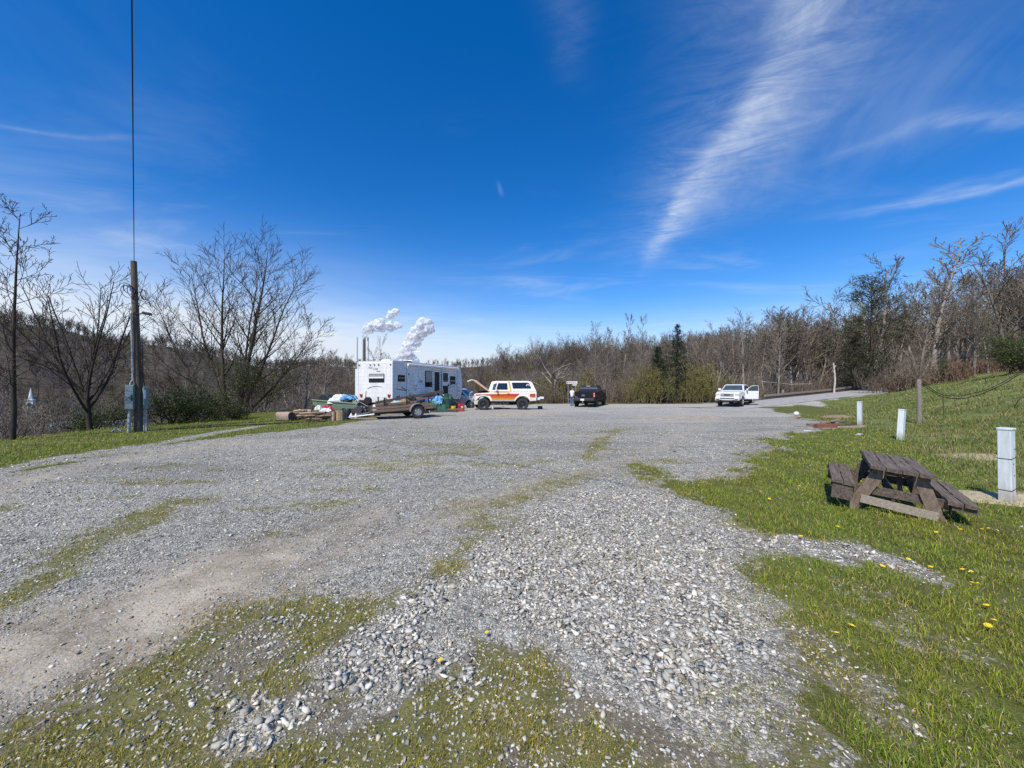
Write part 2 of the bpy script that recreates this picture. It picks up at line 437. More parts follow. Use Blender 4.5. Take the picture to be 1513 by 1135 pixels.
def fields(x, y):
    """grass, moss, dirt, coarse, lush (all 0..1) at ground points"""
    r = np.sqrt(x*x+y*y)
    n1 = fbm(x*1.1, y*1.1, 11)-.5; n2 = fbm(x*4, y*4, 12)-.5; n3 = fbm(x*9, y*9, 13)-.5
    n4 = fbm(x*22, y*22, 14)-.5
    wob = n1*.7+n2*.7+n3*.5+n4*.35
    far = np.clip(r/7, .5, 3)
    g = sstep(-.45, .60, poly_sd(P_GRASS, x, y)+wob*.8*far)
    strip = .80*sstep(-.2, .26, poly_sd(P_STRIP, x, y)+wob*.6)*np.clip(.1+1.5*fbm(x*2.3, y*2.3, 66), 0, 1)
    g = g*(1-.9*np.clip(strip, 0, 1))
    # bald stony spots in the near right lawn
    bald = sstep(.56, .76, fbm(x*2.6, y*2.6, 44)+.3*n3)*sstep(6, 3.5, r)
    g = g*(1-.40*bald)
    thin = sstep(-.2, .3, poly_sd(P_THIN, x, y)+wob*.5)
    g = g*(1-.50*thin*sstep(.44, .62, fbm(x*3.2, y*3.2, 47)+.3*n3))
    gl = sstep(-.25, .4, poly_sd(P_LEFT, x, y)+wob*1.2)
    ls = sstep(.42, .16, line_d(L_LSTREAK, x, y)+wob*.5)
    gl = gl*(1-.85*ls)
    beyond = np.maximum(sstep(-14.0, -15.0, x), sstep(38.5, 40.5, y+1.2*n1)*sstep(26, 16, x))
    sx_, t = road_s(x, y)
    d_bank = (x-6.8)*.815-(y-5.3)*.58
    onroad = sstep(2.5, 2.0, np.abs(t)+.3*wob)*sstep(-3, 0, sx_)
    bank = sstep(-.2, .6, d_bank+wob*.6)*(1-onroad)
    g = np.maximum(np.maximum(g*(1-onroad), gl), np.maximum(beyond, bank))
    mix = np.maximum(sstep(-.1, .25, poly_sd(P_MIX, x, y)+wob*.5), .85*thin*(1-.7*g))
    moss = np.zeros_like(x)
    for L, w in L_MOSS:
        moss = np.maximum(moss, sstep(w*1.9, w*.1, line_d(L, x, y)+wob*w*2.2))
    scat = sstep(.585, .66, fbm(x*.9, y*2.2, 21)+.12*n3)*sstep(26, 8, r)*.7          # weeds scattered over the gravel
    moss = np.maximum(moss, scat)
    moss = np.maximum(moss, mix*sstep(.26, .58, fbm(x*2.6, y*2.6, 27)+.35*n3+.25*n4))
    dirt = np.zeros_like(x)
    for L, w, k in L_DIRT:
        dirt = np.maximum(dirt, k*sstep(w*2.2, 0, line_d(L, x, y)+wob*w*1.3))
    coarse = np.zeros_like(x)
    for P in P_COARSE:
        coarse = np.maximum(coarse, sstep(-.22, .28, poly_sd(P, x, y)+wob*.6))
    coarse = np.maximum(coarse, np.clip(strip, 0, 1))
    coarse = np.maximum(coarse, .75*ls)
    lush = bank
    moss = (.68+.30*mix)*moss*(1-.9*dirt)*(1-.62*coarse)*(.75+.5*fbm(x*1.3, y*1.3, 88))
    return g, moss, dirt, coarse, lush, mix

# ------------------------------------------------------------------ ground sheet
def axis(near0, near1, step, far0, far1, k):
    a = list(np.arange(near0, near1, step)); d = step; v = near1
    while v < far1: a.append(v); d = min(d*k, 60); v += d
    a.append(far1); d = step; v = near0-step; pre = []
    while v > far0: pre.append(v); d = min(d*k, 60); v -= d
    pre.append(far0); return np.array(pre[::-1]+a)
gx = axis(-6, 7.5, .055, -1900, 1900, 1.05); gy = axis(.8, 8.5, .055, -300, 2300, 1.05)
X, Y = np.meshgrid(gx, gy); X = X.ravel(); Y = Y.ravel()
nx, ny = len(gx), len(gy)
Z = height(X, Y)
F = fields(X, Y)
coarse_relief = .018*F[3]*(fbm(X*6, Y*6, 77)-.3)
Z = Z+coarse_relief
idx = np.arange(nx*ny).reshape(ny, nx)
quads = np.stack([idx[:-1, :-1], idx[:-1, 1:], idx[1:, 1:], idx[1:, :-1]], -1).reshape(-1, 4)
gme = np_mesh('ground', np.stack([X, Y, Z], 1), quads=quads, smooth=True)
for nm, arr in (('grass', F[0]), ('moss', F[1]), ('dirt', F[2]), ('coarse', F[3]), ('bank', F[4]), ('soil', np.clip(F[5]*(1-.8*F[3])+.45*sstep(1.3, .3, line_d(L_DIRT[1][0], X, Y)+.4*(fbm(X*3, Y*3, 55)-.5)), 0, 1))):
    a = gme.attributes.new(nm, 'FLOAT', 'POINT'); a.data.foreach_set('value', arr.astype(np.float32))
wood = np.maximum(np.maximum(sstep(-15.5, -18, X), sstep(41, 44, Y+3*(fbm(X*.2, Y*.2, 8)-.5))*sstep(40, 34, X)), sstep(52, 60, Y))
wood = np.maximum(wood, sstep(20, 24, (X-6.8)*.815-(Y-5.3)*.58))
a = gme.attributes.new('wood', 'FLOAT', 'POINT'); a.data.foreach_set('value', wood.astype(np.float32))

def ground_material():
    m, nt, b = new_mat('gravel lot and grass')
    P = nt.n('ShaderNodeNewGeometry').outputs['Position']
    at_ = {}
    for nm in ('grass', 'moss', 'dirt', 'coarse', 'bank', 'wood', 'soil'):
        q = nt.n('ShaderNodeAttribute'); q.attribute_name = nm; at_[nm] = q.outputs['Fac']
    def vor(scale, feat='F1', rnd=1.):
        v = nt.n('ShaderNodeTexVoronoi'); v.feature = feat; v.inputs['Scale'].default_value = scale
        v.inputs['Randomness'].default_value = rnd; nt.l(P, v.inputs['Vector']); return v
    big = nt.noise(P, .35, 4); med = nt.noise(P, 2.2, 5, .6); fine = nt.noise(P, 45, 4, .65)
    # crushed limestone: three sizes of chips
    v1 = vor(44); v2 = vor(95); v3 = vor(15)
    e1 = vor(44, 'DISTANCE_TO_EDGE'); e2 = vor(95, 'DISTANCE_TO_EDGE')
    s1 = nt.n('ShaderNodeSeparateColor'); nt.l(v1.outputs['Color'], s1.inputs[0])
    s2 = nt.n('ShaderNodeSeparateColor'); nt.l(v2.outputs['Color'], s2.inputs[0])
    s3 = nt.n('ShaderNodeSeparateColor'); nt.l(v3.outputs['Color'], s3.inputs[0])
    tone = nt.math('ADD', nt.math('MULTIPLY', s1.outputs[0], .52), nt.math('MULTIPLY', s2.outputs[0], .24))
    tone = nt.math('ADD', tone, nt.math('MULTIPLY', s3.outputs[1], .30))
    grav = nt.ramp(tone, [(.14, (.105, .098, .084)), (.40, (.31, .293, .25)), (.62, (.465, .44, .38)), (.92, (.72, .69, .60))])  # dark end of the ramp also paints shadows among the chips
    gap = nt.math('MULTIPLY', nt.math('ADD', .45, nt.math('MULTIPLY', nt.maprange(e1.outputs['Distance'], .0, .10), .55)), nt.math('ADD', .55, nt.math('MULTIPLY', nt.maprange(e2.outputs['Distance'], 0, .09), .45)))
    grav = nt.mix(nt.math('SUBTRACT', 1, gap), grav, (.10, .092, .078))
    grav = nt.mix(1., grav, nt.ramp(big, [(.3, (.88, .88, .90)), (.7, (1.10, 1.09, 1.06))]), 'MULTIPLY')
    sy_ = nt.n('ShaderNodeSeparateXYZ'); nt.l(P, sy_.inputs[0])
    far_tone = nt.math('MULTIPLY', nt.maprange(nt.math('ADD', sy_.outputs[1], nt.math('MULTIPLY', nt.math('SUBTRACT', nt.noise(P, .22, 5, .6), .5), 26)), 10, 32), .55)   # paler tone towards the far end
    grav = nt.mix(far_tone, grav, nt.ramp(nt.noise(P, 8, 5, .75), [(.3, (.40, .375, .325)), (.7, (.64, .605, .53))]))
    mp_ = nt.n('ShaderNodeMapping'); mp_.inputs['Scale'].default_value = (.16, .75, 1); mp_.inputs['Rotation'].default_value = (0, 0, -.18); nt.l(P, mp_.inputs[0])
    lanes = nt.noise(mp_.outputs[0], 1., 6, .62, .7)          # packed lanes and dusty tracks
    grav = nt.mix(nt.math('MULTIPLY', nt.maprange(lanes, .50, .68), .55), grav, (.50, .45, .37))
    grav = nt.mix(nt.math('MULTIPLY', nt.maprange(lanes, .46, .34), .45), grav, (.19, .182, .165))
    # bare sandy dirt with small stones
    dcol = nt.ramp(nt.math('ADD', nt.math('MULTIPLY', med, .6), nt.math('MULTIPLY', fine, .4)), [(.34, (.16, .13, .09)), (.5, (.37, .315, .23)), (.66, (.58, .505, .385))])
    dst = nt.math('MULTIPLY', nt.maprange(s1.outputs[1], .74, .80), nt.maprange(e1.outputs['Distance'], .06, .14))
    dcol = nt.mix(nt.math('MULTIPLY', dst, .8), dcol, nt.mix(s2.outputs[1], (.20, .19, .17), (.50, .48, .44)))
    soil = nt.ramp(nt.math('ADD', nt.math('MULTIPLY', nt.noise(P, 9, 6, .7), .6), nt.math('MULTIPLY', fine, .4)), [(.3, (.065, .052, .032)), (.5, (.145, .12, .075)), (.7, (.25, .215, .145))])
    sm = nt.maprange(nt.math('ADD', at_['soil'], nt.math('MULTIPLY', nt.math('SUBTRACT', nt.noise(P, 6, 6, .75), .5), 1.2)), .25, .7)
    grav = nt.mix(nt.math('MULTIPLY', sm, .85), grav, soil)
    dn = nt.math('ADD', nt.math('MULTIPLY', nt.math('SUBTRACT', nt.noise(P, 22, 6, .8), .5), 1.5), nt.math('MULTIPLY', nt.math('SUBTRACT', nt.noise(P, 5, 6, .75), .5), 1.1))
    dm = nt.math('MULTIPLY', nt.maprange(nt.math('ADD', at_['dirt'], dn), .18, .85), .92)
    c = nt.mix(dm, grav, dcol)
    # low weeds / moss
    mcol = nt.ramp(nt.math('ADD', nt.math('MULTIPLY', nt.noise(P, 80, 5, .8), .6), nt.math('MULTIPLY', nt.noise(P, 7, 5, .7), .4)), [(.32, (.046, .038, .018)), (.5, (.135, .132, .036)), (.66, (.27, .25, .09))])
    mm = nt.maprange(nt.math('ADD', at_['moss'], nt.math('ADD', nt.math('MULTIPLY', nt.math('SUBTRACT', nt.noise(P, 13, 5, .75), .5), 1.7), nt.math('MULTIPLY', nt.math('SUBTRACT', nt.noise(P, 3.1, 4, .6), .5), .8))), .36, .66)
    c = nt.mix(nt.math('MULTIPLY', mm, .88), c, mcol)
    # soil and grass
    gtone = nt.math('ADD', nt.math('MULTIPLY', nt.noise(P, 1.6, 6, .65), .45), nt.math('MULTIPLY', nt.noise(P, 70, 5, .8), .55))
    gcol = nt.ramp(gtone, [(.32, (.048, .038, .018)), (.44, (.082, .082, .020)), (.56, (.135, .150, .030)), (.69, (.29, .25, .115))])
    bcol = nt.ramp(nt.math('ADD', nt.math('MULTIPLY', nt.noise(P, .55, 5, .65), .6), nt.math('MULTIPLY', nt.noise(P, 9, 4, .7), .4)),
                   [(.34, (.058, .095, .016)), (.48, (.115, .150, .032)), (.58, (.20, .20, .070)), (.70, (.36, .315, .165))])
    gcol = nt.mix(at_['bank'], gcol, bcol)
    gm = nt.maprange(nt.math('ADD', at_['grass'], nt.math('MULTIPLY', nt.math('SUBTRACT', nt.noise(P, 11, 6, .75), .5), 1.5)), .34, .72)
    c = nt.mix(gm, c, gcol)
    wcol = nt.ramp(nt.math('ADD', nt.math('MULTIPLY', nt.noise(P, .06, 6, .7), .5), nt.math('MULTIPLY', nt.noise(P, 1.3, 4, .7), .5)),
                   [(.3, (.035, .028, .021)), (.5, (.070, .056, .042)), (.68, (.12, .098, .07))])
    c = nt.mix(at_['wood'], c, wcol)
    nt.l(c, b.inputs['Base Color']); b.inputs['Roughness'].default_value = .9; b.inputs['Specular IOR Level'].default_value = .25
    h = nt.math('ADD', nt.math('MULTIPLY', nt.math('MINIMUM', e1.outputs['Distance'], .3), 1.6), nt.math('MULTIPLY', s1.outputs[0], .5))
    h = nt.math('ADD', h, nt.math('MULTIPLY', nt.math('MINIMUM', e2.outputs['Distance'], .3), .6))
    h = nt.math('MULTIPLY', h, nt.math('SUBTRACT', 1, nt.math('MULTIPLY', dm, .7)))
    h = nt.math('ADD', h, nt.math('MULTIPLY', fine, .5))
    veg = nt.math('MAXIMUM', nt.math('MULTIPLY', mm, .9), gm); veg = nt.math('MAXIMUM', veg, nt.math('MULTIPLY', sm, .6))
    h = nt.math('ADD', nt.math('MULTIPLY', h, nt.math('SUBTRACT', 1, veg)), nt.math('MULTIPLY', nt.math('MULTIPLY', veg, nt.noise(P, 38, 4, .7)), 1.3))
    bp = nt.n('ShaderNodeBump'); bp.inputs['Strength'].default_value = .7; bp.inputs['Distance'].default_value = .022
    nt.l(h, bp.inputs['Height']); nt.l(bp.outputs[0], b.inputs['Normal'])
    return m
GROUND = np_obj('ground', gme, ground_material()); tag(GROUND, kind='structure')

# ------------------------------------------------------------------ road up the bank
def build_road():
    S = np.arange(-1.5, 95, 1.); V = []; 
    W_ = np.linspace(-2.1, 2.1, 9)
    for s in S:
        # invert the bend: t = t' + .0035*max(s-8,0)^2
        for w in W_:
            t = w-.0035*max(s-8, 0)**2
            x = RA[0]+RD[0]*s-RD[1]*t; y = RA[1]+RD[1]*s+RD[0]*t
            V.append((x, y, 0))
    V = np.array(V); n = len(S); k = len(W_)
    V[:, 2] = height(V[:, 0], V[:, 1])+.02
    V[:, 2] += .02*(1-np.tile(np.abs(W_)/2.1, n))
    i = np.arange(n*k).reshape(n, k)
    q = np.stack([i[:-1, :-1], i[1:, :-1], i[1:, 1:], i[:-1, 1:]], -1).reshape(-1, 4)
    m = mat('road stone', (.34, .33, .315), .9, var=.25, scale=3, bump=.6, bscale=30, dark=(.25, .235, .21))
    return tag(np_obj('road', np_mesh('road', V, quads=q, smooth=True), m), kind='structure')
build_road()

# ================================================================== scattered stones and grass
RNG = np.random.default_rng(7)
def sector(r0, r1, dens, half=R(64)):
    n = int(dens*half*(r1*r1-r0*r0))
    r = np.sqrt(RNG.uniform(r0*r0, r1*r1, n)); a = RNG.uniform(-half, half, n)
    return r*np.sin(a), r*np.cos(a), r
def stone_variants(k=16):
    out = []
    for i in range(k):
        rnd = random.Random(100+i); bm = bmesh.new()
        for _ in range(rnd.choice((7, 8, 8, 9, 10))):
            v = Vector((rnd.gauss(0, 1), rnd.gauss(0, 1), rnd.gauss(0, 1))).normalized()
            bm.verts.new((v.x*rnd.uniform(.8, 1.1), v.y*rnd.uniform(.55, .85), v.z*rnd.uniform(.26, .50)))
        r_ = bmesh.ops.convex_hull(bm, input=bm.verts)
        bmesh.ops.delete(bm, geom=[g for g in r_['geom_interior'] if isinstance(g, bmesh.types.BMVert)], context='VERTS')
        bmesh.ops.triangulate(bm, faces=bm.faces)
        bm.verts.index_update()
        out.append((np.array([v.co[:] for v in bm.verts]), np.array([[v.index for v in f.verts] for f in bm.faces]))); bm.free()
    return out
def rot_mats(n, tilt):
    az = RNG.uniform(0, 2*PI, n); tx = RNG.normal(0, tilt, n); ty = RNG.normal(0, tilt, n)
    ca, sa = np.cos(az), np.sin(az); cx, sx = np.cos(tx), np.sin(tx); cy_, sy = np.cos(ty), np.sin(ty)
    Rz = np.zeros((n, 3, 3)); Rz[:, 0, 0] = ca; Rz[:, 0, 1] = -sa; Rz[:, 1, 0] = sa; Rz[:, 1, 1] = ca; Rz[:, 2, 2] = 1
    Rx = np.zeros((n, 3, 3)); Rx[:, 0, 0] = 1; Rx[:, 1, 1] = cx; Rx[:, 1, 2] = -sx; Rx[:, 2, 1] = sx; Rx[:, 2, 2] = cx
    Ry = np.zeros((n, 3, 3)); Ry[:, 1, 1] = 1; Ry[:, 0, 0] = cy_; Ry[:, 0, 2] = sy; Ry[:, 2, 0] = -sy; Ry[:, 2, 2] = cy_
    return Rx @ Ry @ Rz
def build_gravel():
    xs, ys, ss = [], [], []
    bands = [(1.25, 2.4, 2300, 1.0), (2.4, 4, 2000, 1.0), (4, 6, 1150, 1.0), (6, 9, 520, 1.05), (9, 13, 170, 1.1), (13, 19, 50, 1.3)]
    for r0, r1, dn, k in bands:
        x, y, r = sector(r0, r1, dn)
        g, mo, di, co, lu, mx = fields(x, y)
        p = (.20+.80*co)*(1-.97*sstep(.2, .75, g))*np.clip(1-.95*di, .08, 1)*(1-.75*mo)
        p = np.maximum(p, .34*mx*(1-sstep(.5, .9, g)))
        p = np.maximum(p, .05*(1-sstep(2, 5, r))*(lu < .2))*np.where(co > .4, 1, 1-.7*sstep(6, 10, r))
        keep = RNG.random(len(x)) < p
        x, y, co = x[keep], y[keep], co[keep]
        s = RNG.lognormal(0, .38, len(x))*np.where(RNG.random(len(x)) < .15+.85*co, np.where(r[keep] < 3.4, .0195, .018), .0105)*k
        s = np.minimum(s, np.where(co > .5, .040, .021))
        xs.append(x); ys.append(y); ss.append(s)
    for r0, r1, dn, k in [(1.25, 2.6, 3400, .0072), (2.6, 4.2, 2500, .0080), (4.2, 6.5, 1300, .0095), (6.5, 10, 480, .0125), (10, 15, 130, .017)]:      # small chips and grit
        x, y, r = sector(r0, r1, dn); g, mo, di, co, lu, mx = fields(x, y)
        p = (1-.95*sstep(.25, .85, g))*np.clip(1-.95*di, .14, 1)*(1-.5*mo)*(1-.45*mx*(1-co))*(lu < .3)
        keep = RNG.random(len(x)) < p; xs.append(x[keep]); ys.append(y[keep]); ss.append(RNG.lognormal(0, .35, keep.sum())*k)
    x = np.concatenate(xs); y = np.concatenate(ys); s = np.concatenate(ss); n = len(x)
    z = height(x, y)+.012*sstep(0, 1, fields(x, y)[3])*.3
    var = RNG.integers(0, 16, n); VS, TS, CS = [], [], []; base = 0
    tone = np.clip(RNG.normal(.41, .135, n), .09, .80)
    warm = RNG.random(n) < .08
    col = np.stack([tone*np.where(warm, 1.12, 1.04), tone*np.where(warm, .97, .985), tone*np.where(warm, .72, .85)], 1)
    for k, (V, T) in enumerate(stone_variants()):
        sel = np.where(var == k)[0]; m = len(sel)
        if not m: continue
        M = rot_mats(m, .30)
        P = np.einsum('nij,vj->nvi', M, V)*s[sel][:, None, None]
        P += np.stack([x[sel], y[sel], z[sel]+s[sel]*RNG.uniform(.0, .34, m)], 1)[:, None, :]
        VS.append(P.reshape(-1, 3)); nv = len(V)
        TS.append((T[None]+(np.arange(m)*nv)[:, None, None]+base).reshape(-1, 3)); base += m*nv
        CS.append(np.repeat(col[sel], nv, 0))
    me = np_mesh('gravel', np.concatenate(VS), tris=np.concatenate(TS), col=np.concatenate(CS))
    o = np_obj('gravel', me, attr_mat('limestone chips', .88, .16, 55, spec=.3))
    print('stones', n)
    return tag(o, 'loose grey crushed limestone chips covering the lot', 'gravel', kind='stuff')
build_gravel()

def blades_mesh(name, x, y, z, L, w, lean, col, mat_, label, cat):
    n = len(x); az = RNG.uniform(0, 2*PI, n); hd = az+RNG.normal(0, .7, n)
    side = np.stack([-np.sin(az), np.cos(az), np.zeros(n)], 1); fw = np.stack([np.cos(hd), np.sin(hd), np.zeros(n)], 1)
    up = np.array([0, 0, 1.]); b = np.stack([x, y, z-.004], 1)
    m = b+up*(L*.55*np.cos(lean*.6))[:, None]+fw*(L*.55*np.sin(lean*.6))[:, None]
    t = m+up*(L*.5*np.cos(lean*1.5))[:, None]+fw*(L*.5*np.sin(lean*1.5))[:, None]
    hw = (w/2)[:, None]
    V = np.stack([b-side*hw, b+side*hw, m-side*hw*.8, m+side*hw*.8, t], 1).reshape(-1, 3)
    i = np.arange(n)[:, None]*5
    q = i+np.array([0, 1, 3, 2]); tr = i+np.array([2, 3, 4])
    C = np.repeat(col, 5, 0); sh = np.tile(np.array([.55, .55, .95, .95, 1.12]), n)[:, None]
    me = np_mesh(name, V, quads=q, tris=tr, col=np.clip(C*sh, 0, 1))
    o = np_obj(name, me, mat_); print(name, n)
    return tag(o, label, cat, kind='stuff')
GRASS_MAT = attr_mat('grass blades', .75, .1, 30, trans=.28, spec=.2)
def grass_col(n, x, y, dry=.12, base=(.225, .315, .040)):
    k = fbm(x*.8, y*.8, 91); j = RNG.random(n)
    c = np.array(base)[None]*(.62+.75*j)[:, None]
    c[:, 0] *= (.80+.55*k); c[:, 2] *= .9
    d = RNG.random(n) < dry*(.3+1.6*fbm(x*1.7, y*1.7, 92))
    straw = np.array((.42, .35, .18))[None]*(.6+.6*RNG.random(n))[:, None]
    return np.where(d[:, None], straw, c)
def build_lawn():
    xs, ys, Ls, ws, le, cs = [], [], [], [], [], []
    for r0, r1, dn, kw, kl in [(1.2, 2.6, 15000, .72, .8), (2.6, 4.2, 10000, .85, .85), (4.2, 6.5, 5200, 1.1, .92), (6.5, 10, 2300, 1.6, 1.0), (10, 16, 700, 2.5, 1.1), (16, 27, 170, 4.0, 1.3)]:
        x, y, r = sector(r0, r1, dn)
        g, mo, di, co, lu, mx = fields(x, y)
        tuft = sstep(.30, .62, fbm(x*5, y*5, 61)+.35*(vnoise(x*16, y*16, 62)-.5))
        p = np.clip(g*(.30+.75*tuft), 0, 1)*(lu < .5)
        p = np.maximum(p, 1.25*mo*(.25+.75*tuft))
        p = np.maximum(p, .012*(1-di))
        keep = (RNG.random(len(x)) < p) & (y < 38)
        x, y, g, mo, tuft = x[keep], y[keep], g[keep], mo[keep], tuft[keep]; n = len(x)
        lawn = sstep(.35, .9, g)
        k = fbm(x*.7, y*.7, 63)
        L = (.020+.021*lawn*(.4+1.1*k)+.012*tuft)*RNG.lognormal(0, .32, n)*kl
        w = .0034*kw*RNG.uniform(.7, 1.5, n)
        c = grass_col(n, x, y, .16); c2 = grass_col(n, x, y, .30, (.32, .335, .055))
        c = np.where((RNG.random(n) < lawn)[:, None], c, c2)
        hi = RNG.random(n) < .28; c = np.where(hi[:, None], c*np.array([1.65, 1.4, 1.1]), c)
        xs.append(x); ys.append(y); Ls.append(L); ws.append(w); le.append(RNG.uniform(.15, 1.05, n)); cs.append(c)
    x, y = np.concatenate(xs), np.concatenate(ys)
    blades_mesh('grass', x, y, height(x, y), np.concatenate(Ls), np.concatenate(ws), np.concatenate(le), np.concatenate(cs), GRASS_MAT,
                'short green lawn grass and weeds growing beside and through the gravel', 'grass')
build_lawn()
def build_bank_grass():
    xs, ys = [], []; ws = []; Ls = []
    for r0, r1, dn, kw in [(5, 9, 1300, 1.4), (9, 14, 650, 2.1), (14, 22, 300, 3.0), (22, 36, 100, 5), (36, 52, 22, 8)]:
        x, y, r = sector(r0, r1, dn, R(70)); s = x > 4; x, y = x[s], y[s]
        lu = fields(x, y)[4]; cl = fbm(x*1.3, y*1.3, 71)
        keep = RNG.random(len(x)) < lu*(.25+1.2*sstep(.35, .6, cl))
        keep &= ((x-6.8)*.815-(y-5.3)*.58) < 24
        # straw and bare earth around the posts
        x, y = x[keep], y[keep]; xs.append(x); ys.append(y); n = len(x)
        ws.append(.004*kw*RNG.uniform(.7, 1.4, n)); Ls.append((.06+.10*fbm(x*.9, y*.9, 72))*RNG.lognormal(0, .35, n)*(1+.03*kw))
    x, y = np.concatenate(xs), np.concatenate(ys); n = len(x)
    c = grass_col(n, x, y, .36, (.225, .27, .058))
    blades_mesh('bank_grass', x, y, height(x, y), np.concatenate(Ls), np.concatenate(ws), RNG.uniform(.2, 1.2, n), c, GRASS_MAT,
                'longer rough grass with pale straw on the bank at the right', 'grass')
build_bank_grass()
# ================================================================== trees
def grow(seed, stems, lv, wig=.10, rmin=.006):
    """stems: list of (base, direction, length, radius, taper); lv: per-level dicts n, ratio, ang, seg, up, t0
    returns polylines as (level, points, radii)"""
    rnd = random.Random(seed); out = []
    def branch(p, d, L, r, k, tip=.25):
        c = lv[k]; n = c['seg']; p = Vector(p); d = Vector(d).normalized()
        pts = [p.copy()]; rad = [r]; dirs = [d.copy()]
        w = c.get('wig', wig)
        for i in range(n):
            d = d+Vector((rnd.gauss(0, w), rnd.gauss(0, w), rnd.gauss(0, w*.7)+c['up']/n)); d.normalize()
            p = p+d*(L/n); pts.append(p.copy()); rad.append(max(rmin, r*(1-(1-tip)*(i+1)/n))); dirs.append(d.copy())
        out.append((k, pts, rad))
        if k+1 >= len(lv): return
        c2 = lv[k+1]; m = max(1, int(round(c2['n']*rnd.uniform(.8, 1.2)*min(1.3, max(.45, L/c2.get('ref', L))))))
        az = rnd.uniform(0, 6.28)
        for j in range(m):
            t = c2['t0']+(1-c2['t0'])*(j+rnd.random()*.9)/m; t = min(t, .985)
            f = t*n; i = int(f); f -= i
            q = pts[i].lerp(pts[i+1], f); dd = dirs[min(i+1, n)]; rr = rad[i]*(1-f)+rad[i+1]*f
            az += 2.4+rnd.uniform(-.5, .5)
            e1 = dd.orthogonal().normalized(); e2 = dd.cross(e1)
            an = R(rnd.uniform(*c2['ang']))
            nd = dd*math.cos(an)+(e1*math.cos(az)+e2*math.sin(az))*math.sin(an)
            if c2.get('flat') and nd.z < 0: nd.z *= .3
            l2 = L*rnd.uniform(*c2['ratio'])*(1.15-c2.get('fall', .55)*t)
            branch(q, nd, l2, max(rmin, rr*c2.get('rr', .6)), k+1)
    for b, d, L, r, tip in stems: branch(b, d, L, r, 0, tip)
    return out
SIDES = {0: 9, 1: 6, 2: 4, 3: 3, 4: 3}
def tubes_np(polys, sides=None):
    groups = {}
    for k, pts, rad in polys:
        s = sides or SIDES.get(k, 3); groups.setdefault((len(pts), s), []).append((pts, rad))
    VS, QS = [], []; base = 0
    for (n, s), L in groups.items():
        P = np.array([[p[:] for p in q[0]] for q in L]); Rr = np.array([q[1] for q in L])
        T = np.gradient(P, axis=1); T /= np.linalg.norm(T, axis=2, keepdims=True)+1e-9
        ref = np.where(np.abs(T[:, :1, 2:3]) < .8, np.array([[[0, 0, 1.]]]), np.array([[[1., 0, 0]]]))
        A = np.cross(T, np.broadcast_to(ref, T.shape)); A /= np.linalg.norm(A, axis=2, keepdims=True)+1e-9
        B = np.cross(T, A); an = np.arange(s)*2*PI/s
        V = P[:, :, None]+Rr[:, :, None, None]*(A[:, :, None]*np.cos(an)[None, None, :, None]+B[:, :, None]*np.sin(an)[None, None, :, None])
        b = len(L); VS.append(V.reshape(-1, 3))
        i0 = (np.arange(b)[:, None, None]*n+np.arange(n-1)[None, :, None])*s+np.arange(s)[None, None]
        i1 = (np.arange(b)[:, None, None]*n+np.arange(n-1)[None, :, None])*s+((np.arange(s)+1) % s)[None, None]
        QS.append(np.stack([i0, i1, i1+s, i0+s], -1).reshape(-1, 4)+base); base += b*n*s
    return np.concatenate(VS), np.concatenate(QS)
def leaf_cards(centres, rng, per, spread, size, cols, aspect=.5):
    """small leaf faces scattered round the given points"""
    C = np.repeat(np.asarray(centres), per, 0); n = len(C)
    C = C+rng.normal(0, spread, (n, 3))
    a = rng.normal(0, 1, (n, 3)); a /= np.linalg.norm(a, axis=1, keepdims=True)
    b = np.cross(a, rng.normal(0, 1, (n, 3))); b /= np.linalg.norm(b, axis=1, keepdims=True)
    s = size*rng.uniform(.6, 1.4, n)[:, None]
    V = np.stack([C-a*s, C-b*s*aspect, C+a*s, C+b*s*aspect], 1).reshape(-1, 3)
    q = np.arange(n*4).reshape(n, 4)
    cols = np.asarray(cols); c = cols[rng.integers(0, len(cols), n)]*rng.uniform(.65, 1.35, n)[:, None]
    return V, q, np.repeat(c, 4, 0)

def bark(name, col, dark, sc=9, var=.3):
    m, nt, b = new_mat(name)
    tc = nt.n('ShaderNodeTexCoord').outputs['Object']; oi = nt.n('ShaderNodeObjectInfo')
    mp = nt.n('ShaderNodeMapping'); mp.inputs['Scale'].default_value = (1, 1, .25); nt.l(tc, mp.inputs[0])
    c = nt.ramp(nt.noise(mp.outputs[0], sc, 4, .65), [(.3, dark), (.62, col)])
    c = nt.mix(1., c, nt.ramp(oi.outputs['Random'], [(0, (1-var, 1-var, 1-var)), (1, (1+var, 1+var*.85, 1+var*.7))]), 'MULTIPLY')
    nt.l(c, b.inputs['Base Color']); b.inputs['Roughness'].default_value = .9; b.inputs['Specular IOR Level'].default_value = .15
    return m
BK_DARK = bark('dark wet bark', (.085, .070, .055), (.036, .030, .023))
BK_GREY = bark('grey bark', (.285, .25, .21), (.115, .098, .08))
BK_BROWN = bark('brown twigs', (.235, .195, .152), (.105, .085, .064))
BK_LIMB = bark('light grey limbs', (.33, .295, .255), (.13, .112, .092))  # lighter grey bark for trunks and main limbs
BK_PALE = bark('pale dead wood', (.50, .455, .40), (.22, .19, .16))
BK_WHITE = bark('white birch bark', (.66, .63, .58), (.30, .27, .24))
BK_RED = bark('reddish brush twigs', (.25, .165, .12), (.12, .078, .056))
BK_OLIVE = bark('olive budding twigs', (.25, .215, .09), (.12, .10, .045))
LEAF = attr_mat('small leaves', .6, .2, 5, trans=.25)

